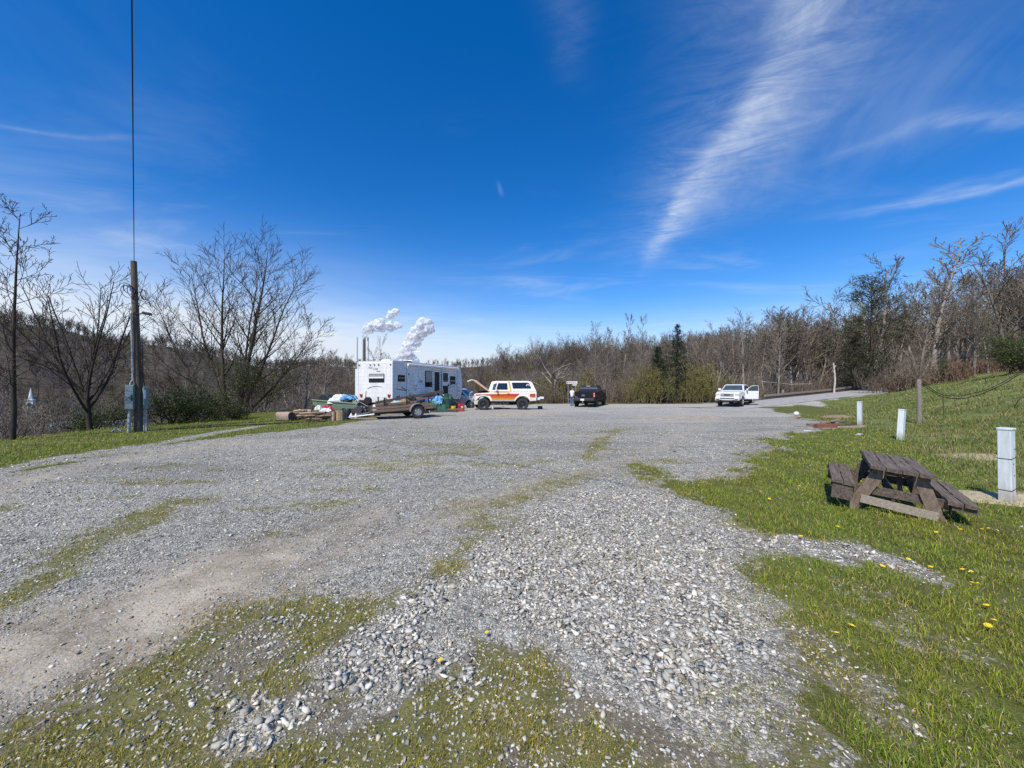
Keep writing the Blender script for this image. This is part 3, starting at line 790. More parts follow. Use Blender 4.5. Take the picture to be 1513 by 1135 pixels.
def tree_obj(name, label, cat, polys, bark_m, crown_m=None, group=None, split=1, leaves=None):
    t = thing(name, label, cat, group=group)
    lo = [p for p in polys if p[0] < split]; hi = [p for p in polys if p[0] >= split]
    V, Q = tubes_np(lo); np_obj('trunk', np_mesh('trunk', V, quads=Q, smooth=True), bark_m, t)
    if hi:
        V, Q = tubes_np(hi); np_obj('crown', np_mesh('crown', V, quads=Q), crown_m or bark_m, t)
    if leaves is not None:
        V, q, c = leaves; np_obj('foliage', np_mesh('foliage', V, quads=q, col=c), LEAF, t)
    return t
def place(o, x, y, s=1, rz=0, dz=-.05, tilt=(0, 0)):
    o.location = (x, y, hz(x, y)+dz); o.scale = (s, s, s) if not isinstance(s, tuple) else s
    o.rotation_euler = (tilt[0], tilt[1], rz); return o

# --- the five trees along the left edge
p = grow(1, [((0, 0, 0), (.01, 0, 1), 7.2, .075, .12)], [dict(seg=14, up=.3, wig=.018), dict(n=30, ratio=(.20, .34), ang=(50, 75), seg=5, up=.55, t0=.22, fall=.75, rr=.34),
    dict(n=9, ratio=(.25, .5), ang=(30, 55), seg=3, up=.25, t0=.2), dict(n=4, ratio=(.3, .5), ang=(25, 50), seg=2, up=.2, t0=.25)], rmin=.006)
tips = [q[1][-1] for q in p if q[0] == 3]
rl = np.random.default_rng(3)
V, q_, c_ = leaf_cards([tips[i][:] for i in range(0, len(tips), 5)], rl, 1, .02, .022, [(.10, .07, .04)], .8)
place(tree_obj('slender_tree', 'tall slender bare tree with one straight trunk at the far left edge', 'tree', p, BK_DARK, BK_DARK, leaves=(V, q_, c_)), -14.75, 11.35, .94)
p = grow(5, [((0, 0, 0), (.02, 0, 1), 1.5, .085, .8)], [dict(seg=5, up=.2, wig=.03), dict(n=11, ratio=(2.7, 3.9), ang=(14, 40), seg=9, up=.55, t0=.45, fall=.35, rr=.62, wig=.05),
    dict(n=10, ratio=(.22, .42), ang=(28, 50), seg=4, up=.45, t0=.15, rr=.5, fall=.5), dict(n=5, ratio=(.3, .5), ang=(25, 50), seg=3, up=.2, t0=.2), ], rmin=.0075)
place(tree_obj('vase_tree', 'bare vase-shaped tree with long thin limbs left of the utility pole', 'tree', p, BK_DARK, BK_DARK), -15.7, 14.3)
BIGSEED = 31
st = []
for a, tl, L, r in [(195, 9, 8.8, .115), (10, 6, 9.3, .13), (165, 23, 8.6, .09), (-12, 22, 8.6, .09), (95, 16, 8.4, .08), (178, 40, 7.6, .075), (5, 46, 6.4, .07), (188, 56, 5.6, .05)]:
    d = Vector((math.cos(R(a))*math.sin(R(tl)), math.sin(R(a))*math.sin(R(tl)), math.cos(R(tl))))
    st.append(((math.cos(R(a))*.22, math.sin(R(a))*.22, -.05), d, L, r, .10))
p = grow(BIGSEED, st, [dict(seg=12, up=.28, wig=.035), dict(n=15, ratio=(.22, .40), ang=(22, 46), seg=6, up=.35, t0=.26, fall=.6, rr=.5, wig=.06),
    dict(n=8, ratio=(.36, .62), ang=(22, 45), seg=4, up=.25, t0=.15, rr=.55, fall=.5), dict(n=4, ratio=(.35, .6), ang=(20, 42), seg=3, up=.2, t0=.15, fall=.4)], rmin=.0065)
place(tree_obj('spreading_tree', 'large bare many-stemmed tree with a wide crown between the pole and the trailer', 'tree', p, BK_DARK, BK_DARK), (345-756.5)/FPX*24, 24.0, (1.24, 1.24, 1.16))

# --- leafy evergreen bushes
def bush(name, label, seed, rad, hgt, nst, leaf_n, cols, lsize=.035, group=None, bark_m=BK_DARK, cat='bush'):
    rnd = random.Random(seed); rng = np.random.default_rng(seed); st = []
    for i in range(nst):
        a = rnd.uniform(0, 6.28); tl = R(rnd.uniform(5, 58))
        st.append(((rnd.uniform(-.3, .3)*rad, rnd.uniform(-.3, .3)*rad, -.05), (math.cos(a)*math.sin(tl)*rad/hgt*1.3, math.sin(a)*math.sin(tl)*rad/hgt*1.3, math.cos(tl)), hgt*rnd.uniform(.75, 1.1), .022, .25))
    p = grow(seed, st, [dict(seg=6, up=.1, wig=.09), dict(n=9, ratio=(.25, .45), ang=(25, 60), seg=3, up=.1, t0=.2), dict(n=5, ratio=(.3, .55), ang=(25, 60), seg=2, up=0, t0=.2)], rmin=.005)
    tips = [q[1][-1][:] for q in p if q[0] == 2]
    L = leaf_cards(tips, rng, leaf_n, .10, lsize, cols)
    return tree_obj(name, label, cat, p, bark_m, bark_m, leaves=L, group=group)
GREENS = [(.04, .07, .015), (.06, .095, .02), (.028, .048, .012), (.12, .135, .03)]
b1 = bush('evergreen_bush', 'dark green bush just right of the utility pole', 21, 1.4, 1.45, 18, 5, GREENS)
place(b1, -14.6, 16.6, 1.0)
b2 = copy_tree(b1); tag(b2, 'green bush beneath the left side of the large spreading tree'); place(b2, -14.9, 18.4, 1.05, 2.1)
b3 = copy_tree(b1); tag(b3, 'low green bush behind the left side of the utility pole'); place(b3, -16.5, 15.4, (.85, .85, .7), 4.0)
b4 = bush('ivy_tangle', 'dark green evergreen tangle climbing through the trunks of the large tree', 25, 1.7, 3.4, 22, 8, [(.05, .075, .02), (.075, .10, .026), (.035, .05, .015), (.10, .11, .03)])
place(b4, (368-756.5)/FPX*23, 23., (1.05, 1.05, 1.05))
b5 = copy_tree(b1); tag(b5, 'low leafy bush in front of the trunks of the large tree'); place(b5, -13.3, 18.0, (.9, .7, .62), 1.2)

# --- bare trees of the wood: each kind built once, then copied
def wood_kind(kind, seed):
    r = random.Random(seed)
    if kind == 'round':
        st = [((0, 0, -.3), (r.uniform(-.08, .08), r.uniform(-.08, .08), 1), 7.0, .17, .25)]
        return grow(seed, st, [dict(seg=9, up=.2, wig=.06), dict(n=14, ratio=(.42, .68), ang=(24, 50), seg=6, up=.65, t0=.30, fall=.6, rr=.5, wig=.06),
            dict(n=9, ratio=(.28, .5), ang=(28, 55), seg=4, up=.25, t0=.2, rr=.5), dict(n=6, ratio=(.35, .6), ang=(22, 50), seg=2, up=.15, t0=.15, fall=.3)], rmin=.013)
    if kind == 'tall':
        st = [((0, 0, -.3), (r.uniform(-.04, .04), 0, 1), 10.0, .12, .12)]
        return grow(seed, st, [dict(seg=12, up=.2, wig=.025), dict(n=22, ratio=(.13, .26), ang=(32, 58), seg=5, up=.5, t0=.3, fall=.65, rr=.42, wig=.05),
            dict(n=7, ratio=(.3, .5), ang=(25, 50), seg=3, up=.25, t0=.2, rr=.5), dict(n=4, ratio=(.4, .6), ang=(22, 45), seg=2, up=.1, t0=.2)], rmin=.012)
    if kind == 'fork':
        st = [((0, 0, -.3), (.16, .05, 1), 8.6, .15, .18), ((.1, .1, -.3), (-.20, .1, 1), 8.0, .13, .18), ((0, .2, -.3), (.02, -.22, 1), 7.2, .11, .2)]
        return grow(seed, st, [dict(seg=9, up=.25, wig=.06), dict(n=11, ratio=(.25, .48), ang=(28, 55), seg=5, up=.35, t0=.3, fall=.55, rr=.5, wig=.08),
            dict(n=8, ratio=(.3, .5), ang=(25, 52), seg=3, up=.2, t0=.2, rr=.5), dict(n=5, ratio=(.35, .6), ang=(22, 50), seg=2, up=.15, t0=.15)], rmin=.013)
G_WOOD = 'bare trees of the wood behind the lot'
L_WOOD = {'round': 'bare round-crowned brown tree in the wood behind the lot', 'tall': 'tall thin bare tree in the wood behind the lot', 'fork': 'bare forked tree in the wood behind the lot'}
KINDS = [('round', 31), ('round', 32), ('round', 33), ('tall', 34), ('tall', 35), ('fork', 36), ('fork', 37)]
protos = []
for i, (k, sdd) in enumerate(KINDS):
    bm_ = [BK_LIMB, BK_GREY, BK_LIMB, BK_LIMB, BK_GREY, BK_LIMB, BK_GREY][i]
    protos.append([tree_obj({'round': 'bare_tree', 'tall': 'thin_bare_tree', 'fork': 'forked_bare_tree'}[k], L_WOOD[k], 'tree', wood_kind(k, sdd), bm_, [BK_BROWN, BK_BROWN, BK_GREY, BK_GREY, BK_BROWN, BK_BROWN, BK_GREY][i], group=G_WOOD, split=2 if k != 'tall' else 1), False])
def wood_tree(i, x, y, s, rz, label=None, sz=None):
    if not protos[i][1]: o = protos[i][0]; protos[i][1] = True
    else: o = copy_tree(protos[i][0]); tag(o, L_WOOD[KINDS[i][0]])
    if label: tag(o, label)
    return place(o, x, y, (s, s, sz or s), rz, -.1)
rw = random.Random(77)
# tree line behind the lot, from behind the trailer to the road: photo column, distance, height of top in the photo
def line_tree(px, D, top, i=None, label=None, wide=1.):
    x = (px-756.5)/FPX*D; g = hz(x, D); hgt = HC+(570-top)/FPX*D-g
    i = rw.choice((0, 1, 2, 3, 3, 4, 4, 5, 6)) if i is None else i
    H0 = {'round': 8.6, 'tall': 9.8, 'fork': 8.8}[KINDS[i][0]]
    s = hgt/H0
    return wood_tree(i, x, D, s*wide*rw.uniform(.9, 1.1), rw.uniform(0, 6.28), label, s)
def skyline(px):
    return np.interp(px, [430, 520, 560, 690, 760, 800, 860, 930, 960, 1030, 1080, 1130, 1180, 1240, 1300, 1360, 1420, 1513, 1600],
                    [535, 540, 545, 556, 556, 552, 528, 518, 510, 496, 480, 464, 462, 468, 430, 410, 402, 388, 384])
for row, (D0, D1, n, lo, hi) in enumerate([(43, 48, 24, 800, 1245), (48, 56, 30, 770, 1260), (56, 70, 30, 720, 1280), (70, 95, 24, 680, 1280)]):
    for k in range(n):
        px = lo+(hi-lo)*(k+rw.random())/n
        D = rw.uniform(D0, D1); tp = skyline(px)+rw.uniform(-4, 20)+(6 if row < 1 else 0)
        if px > 1150 and D < 50: D += 8
        if (952 < px < 1048 or 1236 < px < 1348) and D < 52: D += 9
        line_tree(px, D, tp)
# trees on the ridge above the grassy bank
for row, (D0, D1, n, lo, hi) in enumerate([(38, 44, 12, 1262, 1585), (44, 54, 14, 1240, 1620), (54, 70, 14, 1240, 1640)]):
    for k in range(n):
        px = lo+(hi-lo)*(k+rw.random())/n; D = rw.uniform(D0, D1)
        if px < 1348 and D < 50: D += 9
        line_tree(px, D, skyline(px)+rw.uniform(-10, 34)+(6 if row == 0 else 0))
# marked ones
for px, tp in ((880, 478), (893, 486), (917, 468), (945, 472)):
    line_tree(px, 46+rw.uniform(-1, 1.5), tp, 3+(px % 2), 'slim pale-trunked tree among four rising above the wood right of the black pickup', .8)
line_tree(1150, 50, 455, 0, 'broad bare tree with heavy grey limbs rising behind the white pickup', 1.35)
line_tree(1282, 50, 392, 5, 'bare forked tree rising against the sky just behind the dark pine')
line_tree(1375, 42, 368, 3, 'tallest bare tree on the ridge above the wooden fence post', 1.5)
line_tree(1500, 40, 352, 6, 'bare tree with crooked limbs cut off by the right edge of the photo')
# trees behind the trailer and firewood on the slope to the valley
for px, D, tp, i in ((450, 29, 512, 5), (478, 33, 515, 1), (505, 36, 520, 4), (520, 40, 525, 3), (430, 34, 528, 6), (240, 30, 545, 1), (275, 36, 540, 5), (10, 28, 525, 3), (390, 40, 540, 0), (320, 44, 540, 2)):
    line_tree(px, D, tp, i, {450: 'bare forked tree rising behind the firewood stack'}.get(px, 'bare tree on the slope falling to the valley at the left'))
line_tree(563, 34, 508, 6, 'bare treetop showing above the roof of the travel trailer', .7)

# dead contorted tree with pale limbs
st = [((0, 0, -.3), (.10, 0, 1), 3.3, .22, .7), ((.2, 0, -.2), (-.75, .1, .6), 3.2, .14, .3), ((.1, 0, 0), (.8, .1, .42), 3.0, .12, .3)]
p = grow(52, st, [dict(seg=7, up=.1, wig=.16), dict(n=6, ratio=(.6, 1.1), ang=(30, 70), seg=8, up=.25, t0=.35, fall=.3, rr=.6, wig=.22), dict(n=5, ratio=(.25, .5), ang=(30, 70), seg=5, up=.1, t0=.3, rr=.5, wig=.22), dict(n=3, ratio=(.3, .5), ang=(30, 60), seg=3, up=0, t0=.3)], rmin=.014)
place(tree_obj('dead_tree', 'gnarled dead tree with crooked pale limbs behind the gap between suv and black pickup', 'tree', p, BK_DARK, BK_LIMB), (818-756.5)/FPX*43, 43, 1.12, .4)
p = grow(54, [((0, 0, -.2), (-.4, 0, 1), 2.6, .12, .4), ((0, 0, -.2), (.5, .1, .8), 2.4, .10, .3)], [dict(seg=7, up=.05, wig=.2), dict(n=6, ratio=(.4, .8), ang=(30, 70), seg=6, up=.1, t0=.3, wig=.2), dict(n=4, ratio=(.3, .5), ang=(30, 60), seg=3, up=0, t0=.3)], rmin=.014)
place(tree_obj('dead_snag', 'small broken snag with bleached branches behind the roof of the orange-striped suv', 'tree', p, BK_PALE, BK_PALE), (765-756.5)/FPX*43, 43.3, 1.3, 0)
p = grow(55, [((0, 0, -.2), (.03, 0, 1), 3.8, .11, .6)], [dict(seg=6, up=.1, wig=.05), dict(n=3, ratio=(.1, .25), ang=(30, 60), seg=3, up=.2, t0=.6)], rmin=.02)
place(tree_obj('birch_stub', 'broken white birch trunk standing behind the road rail', 'tree', p, BK_WHITE, BK_WHITE), (1232-756.5)/FPX*44, 44, 1, 0)

# conifers
def conifer(name, label, seed, H, rad, pine=False):
    rnd = random.Random(seed); rng = np.random.default_rng(seed); polys = []; cent = []
    polys.append((0, [Vector((0, 0, -.3)), Vector((.03, 0, H*.5)), Vector((0, 0, H))], [H*.016, H*.010, .012]))
    n = 60 if not pine else 55
    for i in range(n):
        t = (i+rnd.random())/n; z = H*((.06 if not pine else .10)+(.93 if not pine else .88)*t)
        if pine: L = rad*(.35+.75*math.sin(PI*min(1, .25+t*.75)))*rnd.uniform(.5, 1.15)
        else: L = rad*(1.03-t)*rnd.uniform(.6, 1.15)+.12
        a = i*2.4+rnd.uniform(-.4, .4); dr = -.22 if not pine else rnd.uniform(.0, .5)
        pts = [Vector((0, 0, z))]; d = Vector((math.cos(a), math.sin(a), dr+t*.5)); d.normalize()
        for k in range(4): d = d+Vector((rnd.gauss(0, .07), rnd.gauss(0, .07), .09)); d.normalize(); pts.append(pts[-1]+d*L/4)
        polys.append((1, pts, [.03, .025, .02, .014, .01]))
        for k in range(int(6+L*(10 if not pine else 8))):
            f = rnd.uniform(.15 if not pine else .5, 1)*3.999; q = pts[int(f)].lerp(pts[int(f)+1], f-int(f))
            w = L*.16; cent.append((q.x+rnd.gauss(0, w), q.y+rnd.gauss(0, w), q.z+rnd.gauss(0, w*.35)))
    cols = [(.022, .040, .016), (.035, .058, .02), (.015, .028, .012)] if not pine else [(.068, .075, .032), (.095, .098, .045), (.040, .046, .020)]
    L = leaf_cards(cent, rng, 13 if not pine else 9, .11 if not pine else np.array([.2, .2, .09]), .10 if not pine else .11, cols, .16)
    return tree_obj(name, label, 'tree', polys, BK_DARK, BK_DARK, leaves=L)
def place_top(o, px, D, top, H, wide=1):
    x = (px-756.5)/FPX*D; s = (HC+(570-top)/FPX*D-hz(x, D))/H
    return place(o, x, D, (s*wide, s*wide, s), 1.)
place_top(conifer('spruce_tree', 'dark spruce with a pointed open top above the wood left of the white pickup', 61, 11, 3.3), 1001, 43.5, 478, 11, 1.1)
place_top(conifer('young_spruce', 'shorter dark green spruce beside the pointed one', 62, 8, 2.4), 972, 43.2, 512, 8, 1.15)
place_top(conifer('pine_tree', 'broad dark green pine at the foot of the ridge above the road rail', 63, 10, 3.0, True), 1288, 44, 412, 10, 1.08)
place_top(conifer('low_pine', 'shaded pine behind the white birch stub', 64, 8, 2.2, True), 1262, 46, 500, 8)

# --- brush: bare thickets along the wood's edge
def thicket(name, label, seed, n, hgt, spread, bark_m, group, leaf=None):
    rnd = random.Random(seed); st = []
    for i in range(n):
        a = rnd.uniform(0, 6.28); tl = abs(rnd.gauss(0, .28))
        st.append(((rnd.uniform(-1, 1)*spread, rnd.uniform(-1, 1)*spread*.7, -.1), (math.cos(a)*math.sin(tl), math.sin(a)*math.sin(tl), math.cos(tl)), hgt*rnd.uniform(.5, 1.15), .018, .4))
    p = grow(seed, st, [dict(seg=5, up=.1, wig=.07), dict(n=7, ratio=(.22, .42), ang=(15, 50), seg=3, up=.25, t0=.2), dict(n=4, ratio=(.3, .5), ang=(20, 50), seg=2, up=.1, t0=.2)], rmin=.009)
    L = None
    if leaf:
        tips = [q[1][-1][:] for q in p if q[0] == 2]; L = leaf_cards(tips, np.random.default_rng(seed), 2, .06, .035, leaf)
    return tree_obj(name, label, 'shrub', p, bark_m, bark_m, group=group, leaves=L)
G_BR = 'bare brush along the edge of the wood'
BUDS = [(.24, .24, .055), (.20, .21, .05), (.30, .28, .08)]
tk = [[thicket('brown_thicket', 'bare brown thicket at the edge of the wood', 71, 26, 2.6, 1.3, BK_BROWN, G_BR), 0],
      [thicket('grey_thicket', 'bare grey thicket at the edge of the wood', 72, 26, 2.9, 1.3, BK_GREY, G_BR), 0],
      [thicket('budding_thicket', 'olive thicket with opening buds at the edge of the wood', 73, 26, 2.8, 1.3, BK_OLIVE, G_BR, BUDS), 0],
      [thicket('red_thicket', 'reddish brown bramble thicket along the bank and the wood', 74, 34, 1.5, 1.4, BK_RED, G_BR), 0]]
LTK = ['bare brown thicket at the edge of the wood', 'bare grey thicket at the edge of the wood', 'olive thicket with opening buds at the edge of the wood', 'reddish brown bramble thicket along the bank and the wood']
def put_brush(i, x, y, s, label=None):
    o = tk[i][0] if not tk[i][1] else copy_tree(tk[i][0]); tk[i][1] = 1
    tag(o, label or LTK[i]); return place(o, x, y, (s, s, s*rw.uniform(.85, 1.2)), rw.uniform(0, 6.28), -.1)
for k in range(26):                       # far edge of the lot
    px = 800+(1180-800)*(k+rw.random())/26; D = rw.uniform(41, 45)+(3 if px > 1120 else 0)
    olive = (935 < px < 1080 or 820 < px < 870) and rw.random() < .65
    put_brush(2 if olive else rw.choice((0, 1, 0, 3)), (px-756.5)/FPX*D, D, rw.uniform(.7, 1.1) if not olive else rw.uniform(1.0, 1.45))
for k in range(16):
    px = 684+(850-684)*(k+rw.random())/16; D = rw.uniform(41, 50)
    put_brush(rw.choice((0, 0, 1, 2)), (px-756.5)/FPX*D, D, rw.uniform(.85, 1.2))
for k in range(22):                       # behind the road rail
    px = 1130+(1330-1130)*(k+rw.random())/22; D = rw.uniform(47, 53)+max(0, px-1200)*.05
    put_brush(rw.choice((0, 1, 0, 3)), (px-756.5)/FPX*D, D, rw.uniform(.9, 1.3))
for k in range(26):                       # brambles along the top of the bank
    px = 1290+(1600-1290)*(k+rw.random())/26; D = rw.uniform(36, 43)
    put_brush(3 if rw.random() < .7 else 0, (px-756.5)/FPX*D, D, rw.uniform(.9, 1.4))
for k in range(30):                       # slope on the left
    y = rw.uniform(9, 34); x = -16.8-rw.random()*6-max(0, y-24)*.05
    put_brush(rw.choice((0, 1, 0, 3)), x, y, rw.uniform(.5, .85), 'bare thicket on the slope falling to the valley at the left')
for k in range(10):
    x = -13.5+1.0*k+rw.uniform(-.5, .5)
    put_brush(rw.choice((0, 1, 0)), x-2, rw.uniform(34, 42), rw.uniform(.9, 1.2), 'bare thicket behind the firewood and the travel trailer')
gb = bush('green_shrub', 'rounded pale green shrub at the right edge above the bank', 81, 2.4, 3.0, 24, 12, [(.085, .11, .035), (.12, .145, .05), (.06, .08, .025)], .05)
place(gb, (1508-756.5)/FPX*29.5, 29.5, 1.0)
gb2 = copy_tree(gb); tag(gb2, 'smaller pale green shrub among brambles on the ridge'); place(gb2, (1400-756.5)/FPX*39, 39, (.55, .55, .7), 2)

# ------------------------------------------------------------------ woods on the far hills: one mass
def far_woods():
    rng = np.random.default_rng(5)
    def ribbons(sdd, lv3, minr):
        lv = [dict(seg=3, up=.1, wig=.06), dict(n=12, ratio=(.38, .68), ang=(20, 50), seg=3, up=.45, t0=.28, rr=.45), dict(n=8, ratio=(.3, .5), ang=(25, 50), seg=1, up=.25, t0=.2)]
        if lv3: lv.append(dict(n=4, ratio=(.35, .6), ang=(20, 50), seg=1, up=.2, t0=.2))
        p = grow(sdd, [((0, 0, 0), (rng.uniform(-.05, .05), 0, 1), 8.5, .13, .2)], lv, rmin=.012)
        A = [(pts[i][:], pts[i+1][:], max(rad[i], minr)) for k, pts, rad in p for i in range(len(pts)-1)]
        P0 = np.array([a[0] for a in A]); P1 = np.array([a[1] for a in A]); rr = np.array([a[2] for a in A])[:, None]
        d = P1-P0; sd_ = np.cross(d, rng.normal(0, 1, d.shape)); sd_ /= np.linalg.norm(sd_, axis=1, keepdims=True)
        return np.stack([P0-sd_*rr, P0+sd_*rr, P1+sd_*rr*.6, P1-sd_*rr*.6], 1).reshape(-1, 3)
    VS, CS = [], []
    for zone, lv3, minr, kinds in [([(620, -.20, .55, 95, 230), (220, .5, 1.6, 90, 200), (520, -1.9, -.32, 75, 290)], True, .022, (91, 92, 93, 94)), ([(1900, -1.75, -.30, 260, 640), (1000, -.6, .45, 240, 640)], False, .07, (95, 96, 97))]:
        spots = []
        for n, umin, umax, r0, r1 in zone:
            u = rng.uniform(umin, umax, n); r = np.sqrt(rng.uniform(r0*r0, r1*r1, n)); yy = r/np.sqrt(1+u*u); spots.append(np.stack([u*yy, yy], 1))
        S = np.concatenate(spots); z = height(S[:, 0], S[:, 1]); ok = z > -30; S = S[ok]; z = z[ok]; n = len(S)
        sc = rng.uniform(.65, 1.2, n); az = rng.uniform(0, 6.28, n); var = rng.integers(0, len(kinds), n)
        for k, sdd in enumerate(kinds):
            sel = np.where(var == k)[0]; B = ribbons(sdd, lv3, minr); ca, sa = np.cos(az[sel])[:, None], np.sin(az[sel])[:, None]
            V = np.stack([B[None, :, 0]*ca-B[None, :, 1]*sa, B[None, :, 0]*sa+B[None, :, 1]*ca, np.broadcast_to(B[None, :, 2], (len(sel), len(B)))], -1)*sc[sel][:, None, None]
            V += np.stack([S[sel, 0], S[sel, 1], z[sel]-.3], 1)[:, None]
            VS.append(V.reshape(-1, 3))
            c = np.array([(.125, .098, .075), (.145, .11, .08), (.105, .09, .076), (.15, .13, .07), (.19, .17, .14)])[rng.integers(0, 5, len(sel))]*rng.uniform(.7, 1.25, (len(sel), 1))
            CS.append(np.repeat(c, len(B), 0))
    V = np.concatenate(VS); q = np.arange(len(V)).reshape(-1, 4); print('woods quads', len(q))
    o = np_obj('far_woods', np_mesh('far_woods', V, quads=q, col=np.concatenate(CS)), attr_mat('far bare woods', .95, .05, 1, spec=.1))
    tag(o, 'bare brown woods covering the hills beyond the valley', 'woods', kind='stuff')
far_woods()
# ================================================================== vehicles
def paint(name, c, dirt=(.25, .22, .18), var=.04, rough=.28):
    m, nt, b = new_mat(name)
    tc = nt.n('ShaderNodeTexCoord').outputs['Object']
    sp = nt.n('ShaderNodeSeparateXYZ'); nt.l(tc, sp.inputs[0])
    n = nt.noise(tc, 2.2, 5, .65)
    col = nt.ramp(n, [(.3, tuple(x*(1-var) for x in c)), (.7, tuple(min(1, x*(1+var)) for x in c))])
    low = nt.math('MULTIPLY', nt.maprange(nt.math('ADD', sp.outputs[2], nt.math('MULTIPLY', n, .5)), 1.15, .55), .45)   # road dust low down
    nt.l(nt.mix(low, col, dirt), b.inputs['Base Color'])
    nt.l(nt.math('ADD', rough, nt.math('MULTIPLY', low, .5)), b.inputs['Roughness'])
    b.inputs['Coat Weight'].default_value = .5; b.inputs['Coat Roughness'].default_value = .08
    return m
P_WHITE = paint('white paint', (.78, .78, .77)); P_CREAM = paint('cream white paint', (.80, .755, .66), rough=.35)
P_BLACK = paint('black paint', (.012, .013, .018), (.07, .065, .06), rough=.35); P_BLACK.node_tree.nodes['Principled BSDF'].inputs['Coat Weight'].default_value = .12; P_BLACK.node_tree.nodes['Principled BSDF'].inputs['Specular IOR Level'].default_value = .22
P_RED = paint('red stripe', (.42, .035, .012)); P_ORED = paint('orange red stripe', (.56, .10, .014)); P_ORANGE = paint('orange stripe', (.68, .22, .025)); P_AMBER = paint('amber stripe', (.72, .33, .06))
GLASS = mat('dark window glass', (.014, .018, .022), .06, var=.2, spec=.8)
GLASS2 = mat('window glass', (.055, .075, .085), .08, var=.3, scale=2, spec=.8)
CHROME = mat('chrome', (.62, .63, .65), .22, .9, var=.1, scale=12)
STEEL = mat('galvanised steel', (.42, .43, .44), .5, .6, var=.2, scale=15)
RUBBER = mat('tyre rubber', (.030, .029, .028), .85, var=.3, scale=20, dark=(.09, .08, .07))
BLACKP = mat('black plastic', (.018, .018, .019), .6, var=.3)
UNDER = mat('grimy underbody', (.022, .020, .018), .9, var=.3)
RIMDK = mat('dark wheel rim', (.055, .055, .058), .4, .6, var=.3)
RIMLT = mat('bright wheel rim', (.50, .51, .52), .35, .7, var=.2)
REDLENS = mat('red lamp lens', (.42, .012, .012), .15, var=.15, coat=.5)
PALELENS_GLINT = mat('pale lamp lens and glint', (.72, .60, .56), .12, var=.1, coat=.5)  # pale lenses, and the painted glints on the tail lights
CLEARLENS = mat('headlamp lens', (.42, .44, .46), .12, var=.25, scale=30, coat=.6)
PLATE = mat('white plate', (.72, .72, .70), .5, var=.05)

def arch(xc, zc, r, z0, n=9):
    """points of a wheel arch walked from rear to front (x rising) at the sill height z0"""
    a0 = math.asin(max(-1, min(1, (z0-zc)/r)))
    return [(xc-r*math.cos(a0+(PI-2*a0)*i/n), zc+r*math.sin(a0+(PI-2*a0)*i/n)) for i in range(n+1)]
def wheel(t, x, y, r, w, rim, hub=None, spokes=6):
    s = 1 if y > 0 else -1
    mb = MB().lathe([(r*.60, -w/2), (r*.93, -w/2), (r, -w*.36), (r, w*.36), (r*.93, w/2), (r*.60, w/2), (r*.58, 0), (r*.60, -w/2)], 28, (0, 0, 0), 'y', caps=False)
    for k in range(28):
        a = 2*PI*k/28; mb.box((math.cos(a)*r, 0, math.sin(a)*r), (.03, w*.9, .04), (0, -a, 0))
    o = mb.build('wheel', RUBBER, t, smooth=True); o.location = (x, y, r)
    rb = MB().lathe([(r*.62, s*w*.42), (r*.58, s*w*.50), (r*.50, s*w*.44), (r*.46, s*w*.18), (.02, s*w*.18)], 24, (0, 0, 0), 'y', caps=False)
    for k in range(spokes):
        a = 2*PI*k/spokes; rb.beam((0, s*w*.36, 0), (math.cos(a)*r*.52, s*w*.36, math.sin(a)*r*.52), .05, r*.16, (0, 1, 0))
    rb.lathe([(r*.18, s*w*.2), (r*.17, s*w*.46), (.02, s*w*.50)], 14, (0, 0, 0), 'y')
    rb.build('rim', rim, o, smooth=True); return o
def side_plate(t, name, pts, wf, m, off=.006, sides=(1, -1), th=.012):
    for s in sides:
        MB().slab([(x, s*(wf(x, z)+off-th), z) for x, z in pts], (0, s*th, 0)).build(name, m, t)
def text_mesh(name, txt, size, m, parent, M, shear=0.):
    cu = bpy.data.curves.new(name, 'FONT'); cu.body = txt; cu.size = size; cu.align_x = 'CENTER'; cu.align_y = 'CENTER'; cu.extrude = .002; cu.shear = shear
    tmp = bpy.data.objects.new(name, cu); COL.objects.link(tmp)
    dg = bpy.context.evaluated_depsgraph_get(); me = bpy.data.meshes.new_from_object(tmp.evaluated_get(dg)); COL.objects.unlink(tmp); bpy.data.objects.remove(tmp)
    me.materials.clear(); me.materials.append(m); me.transform(M)
    o = link(bpy.data.objects.new(name, me), parent); return o

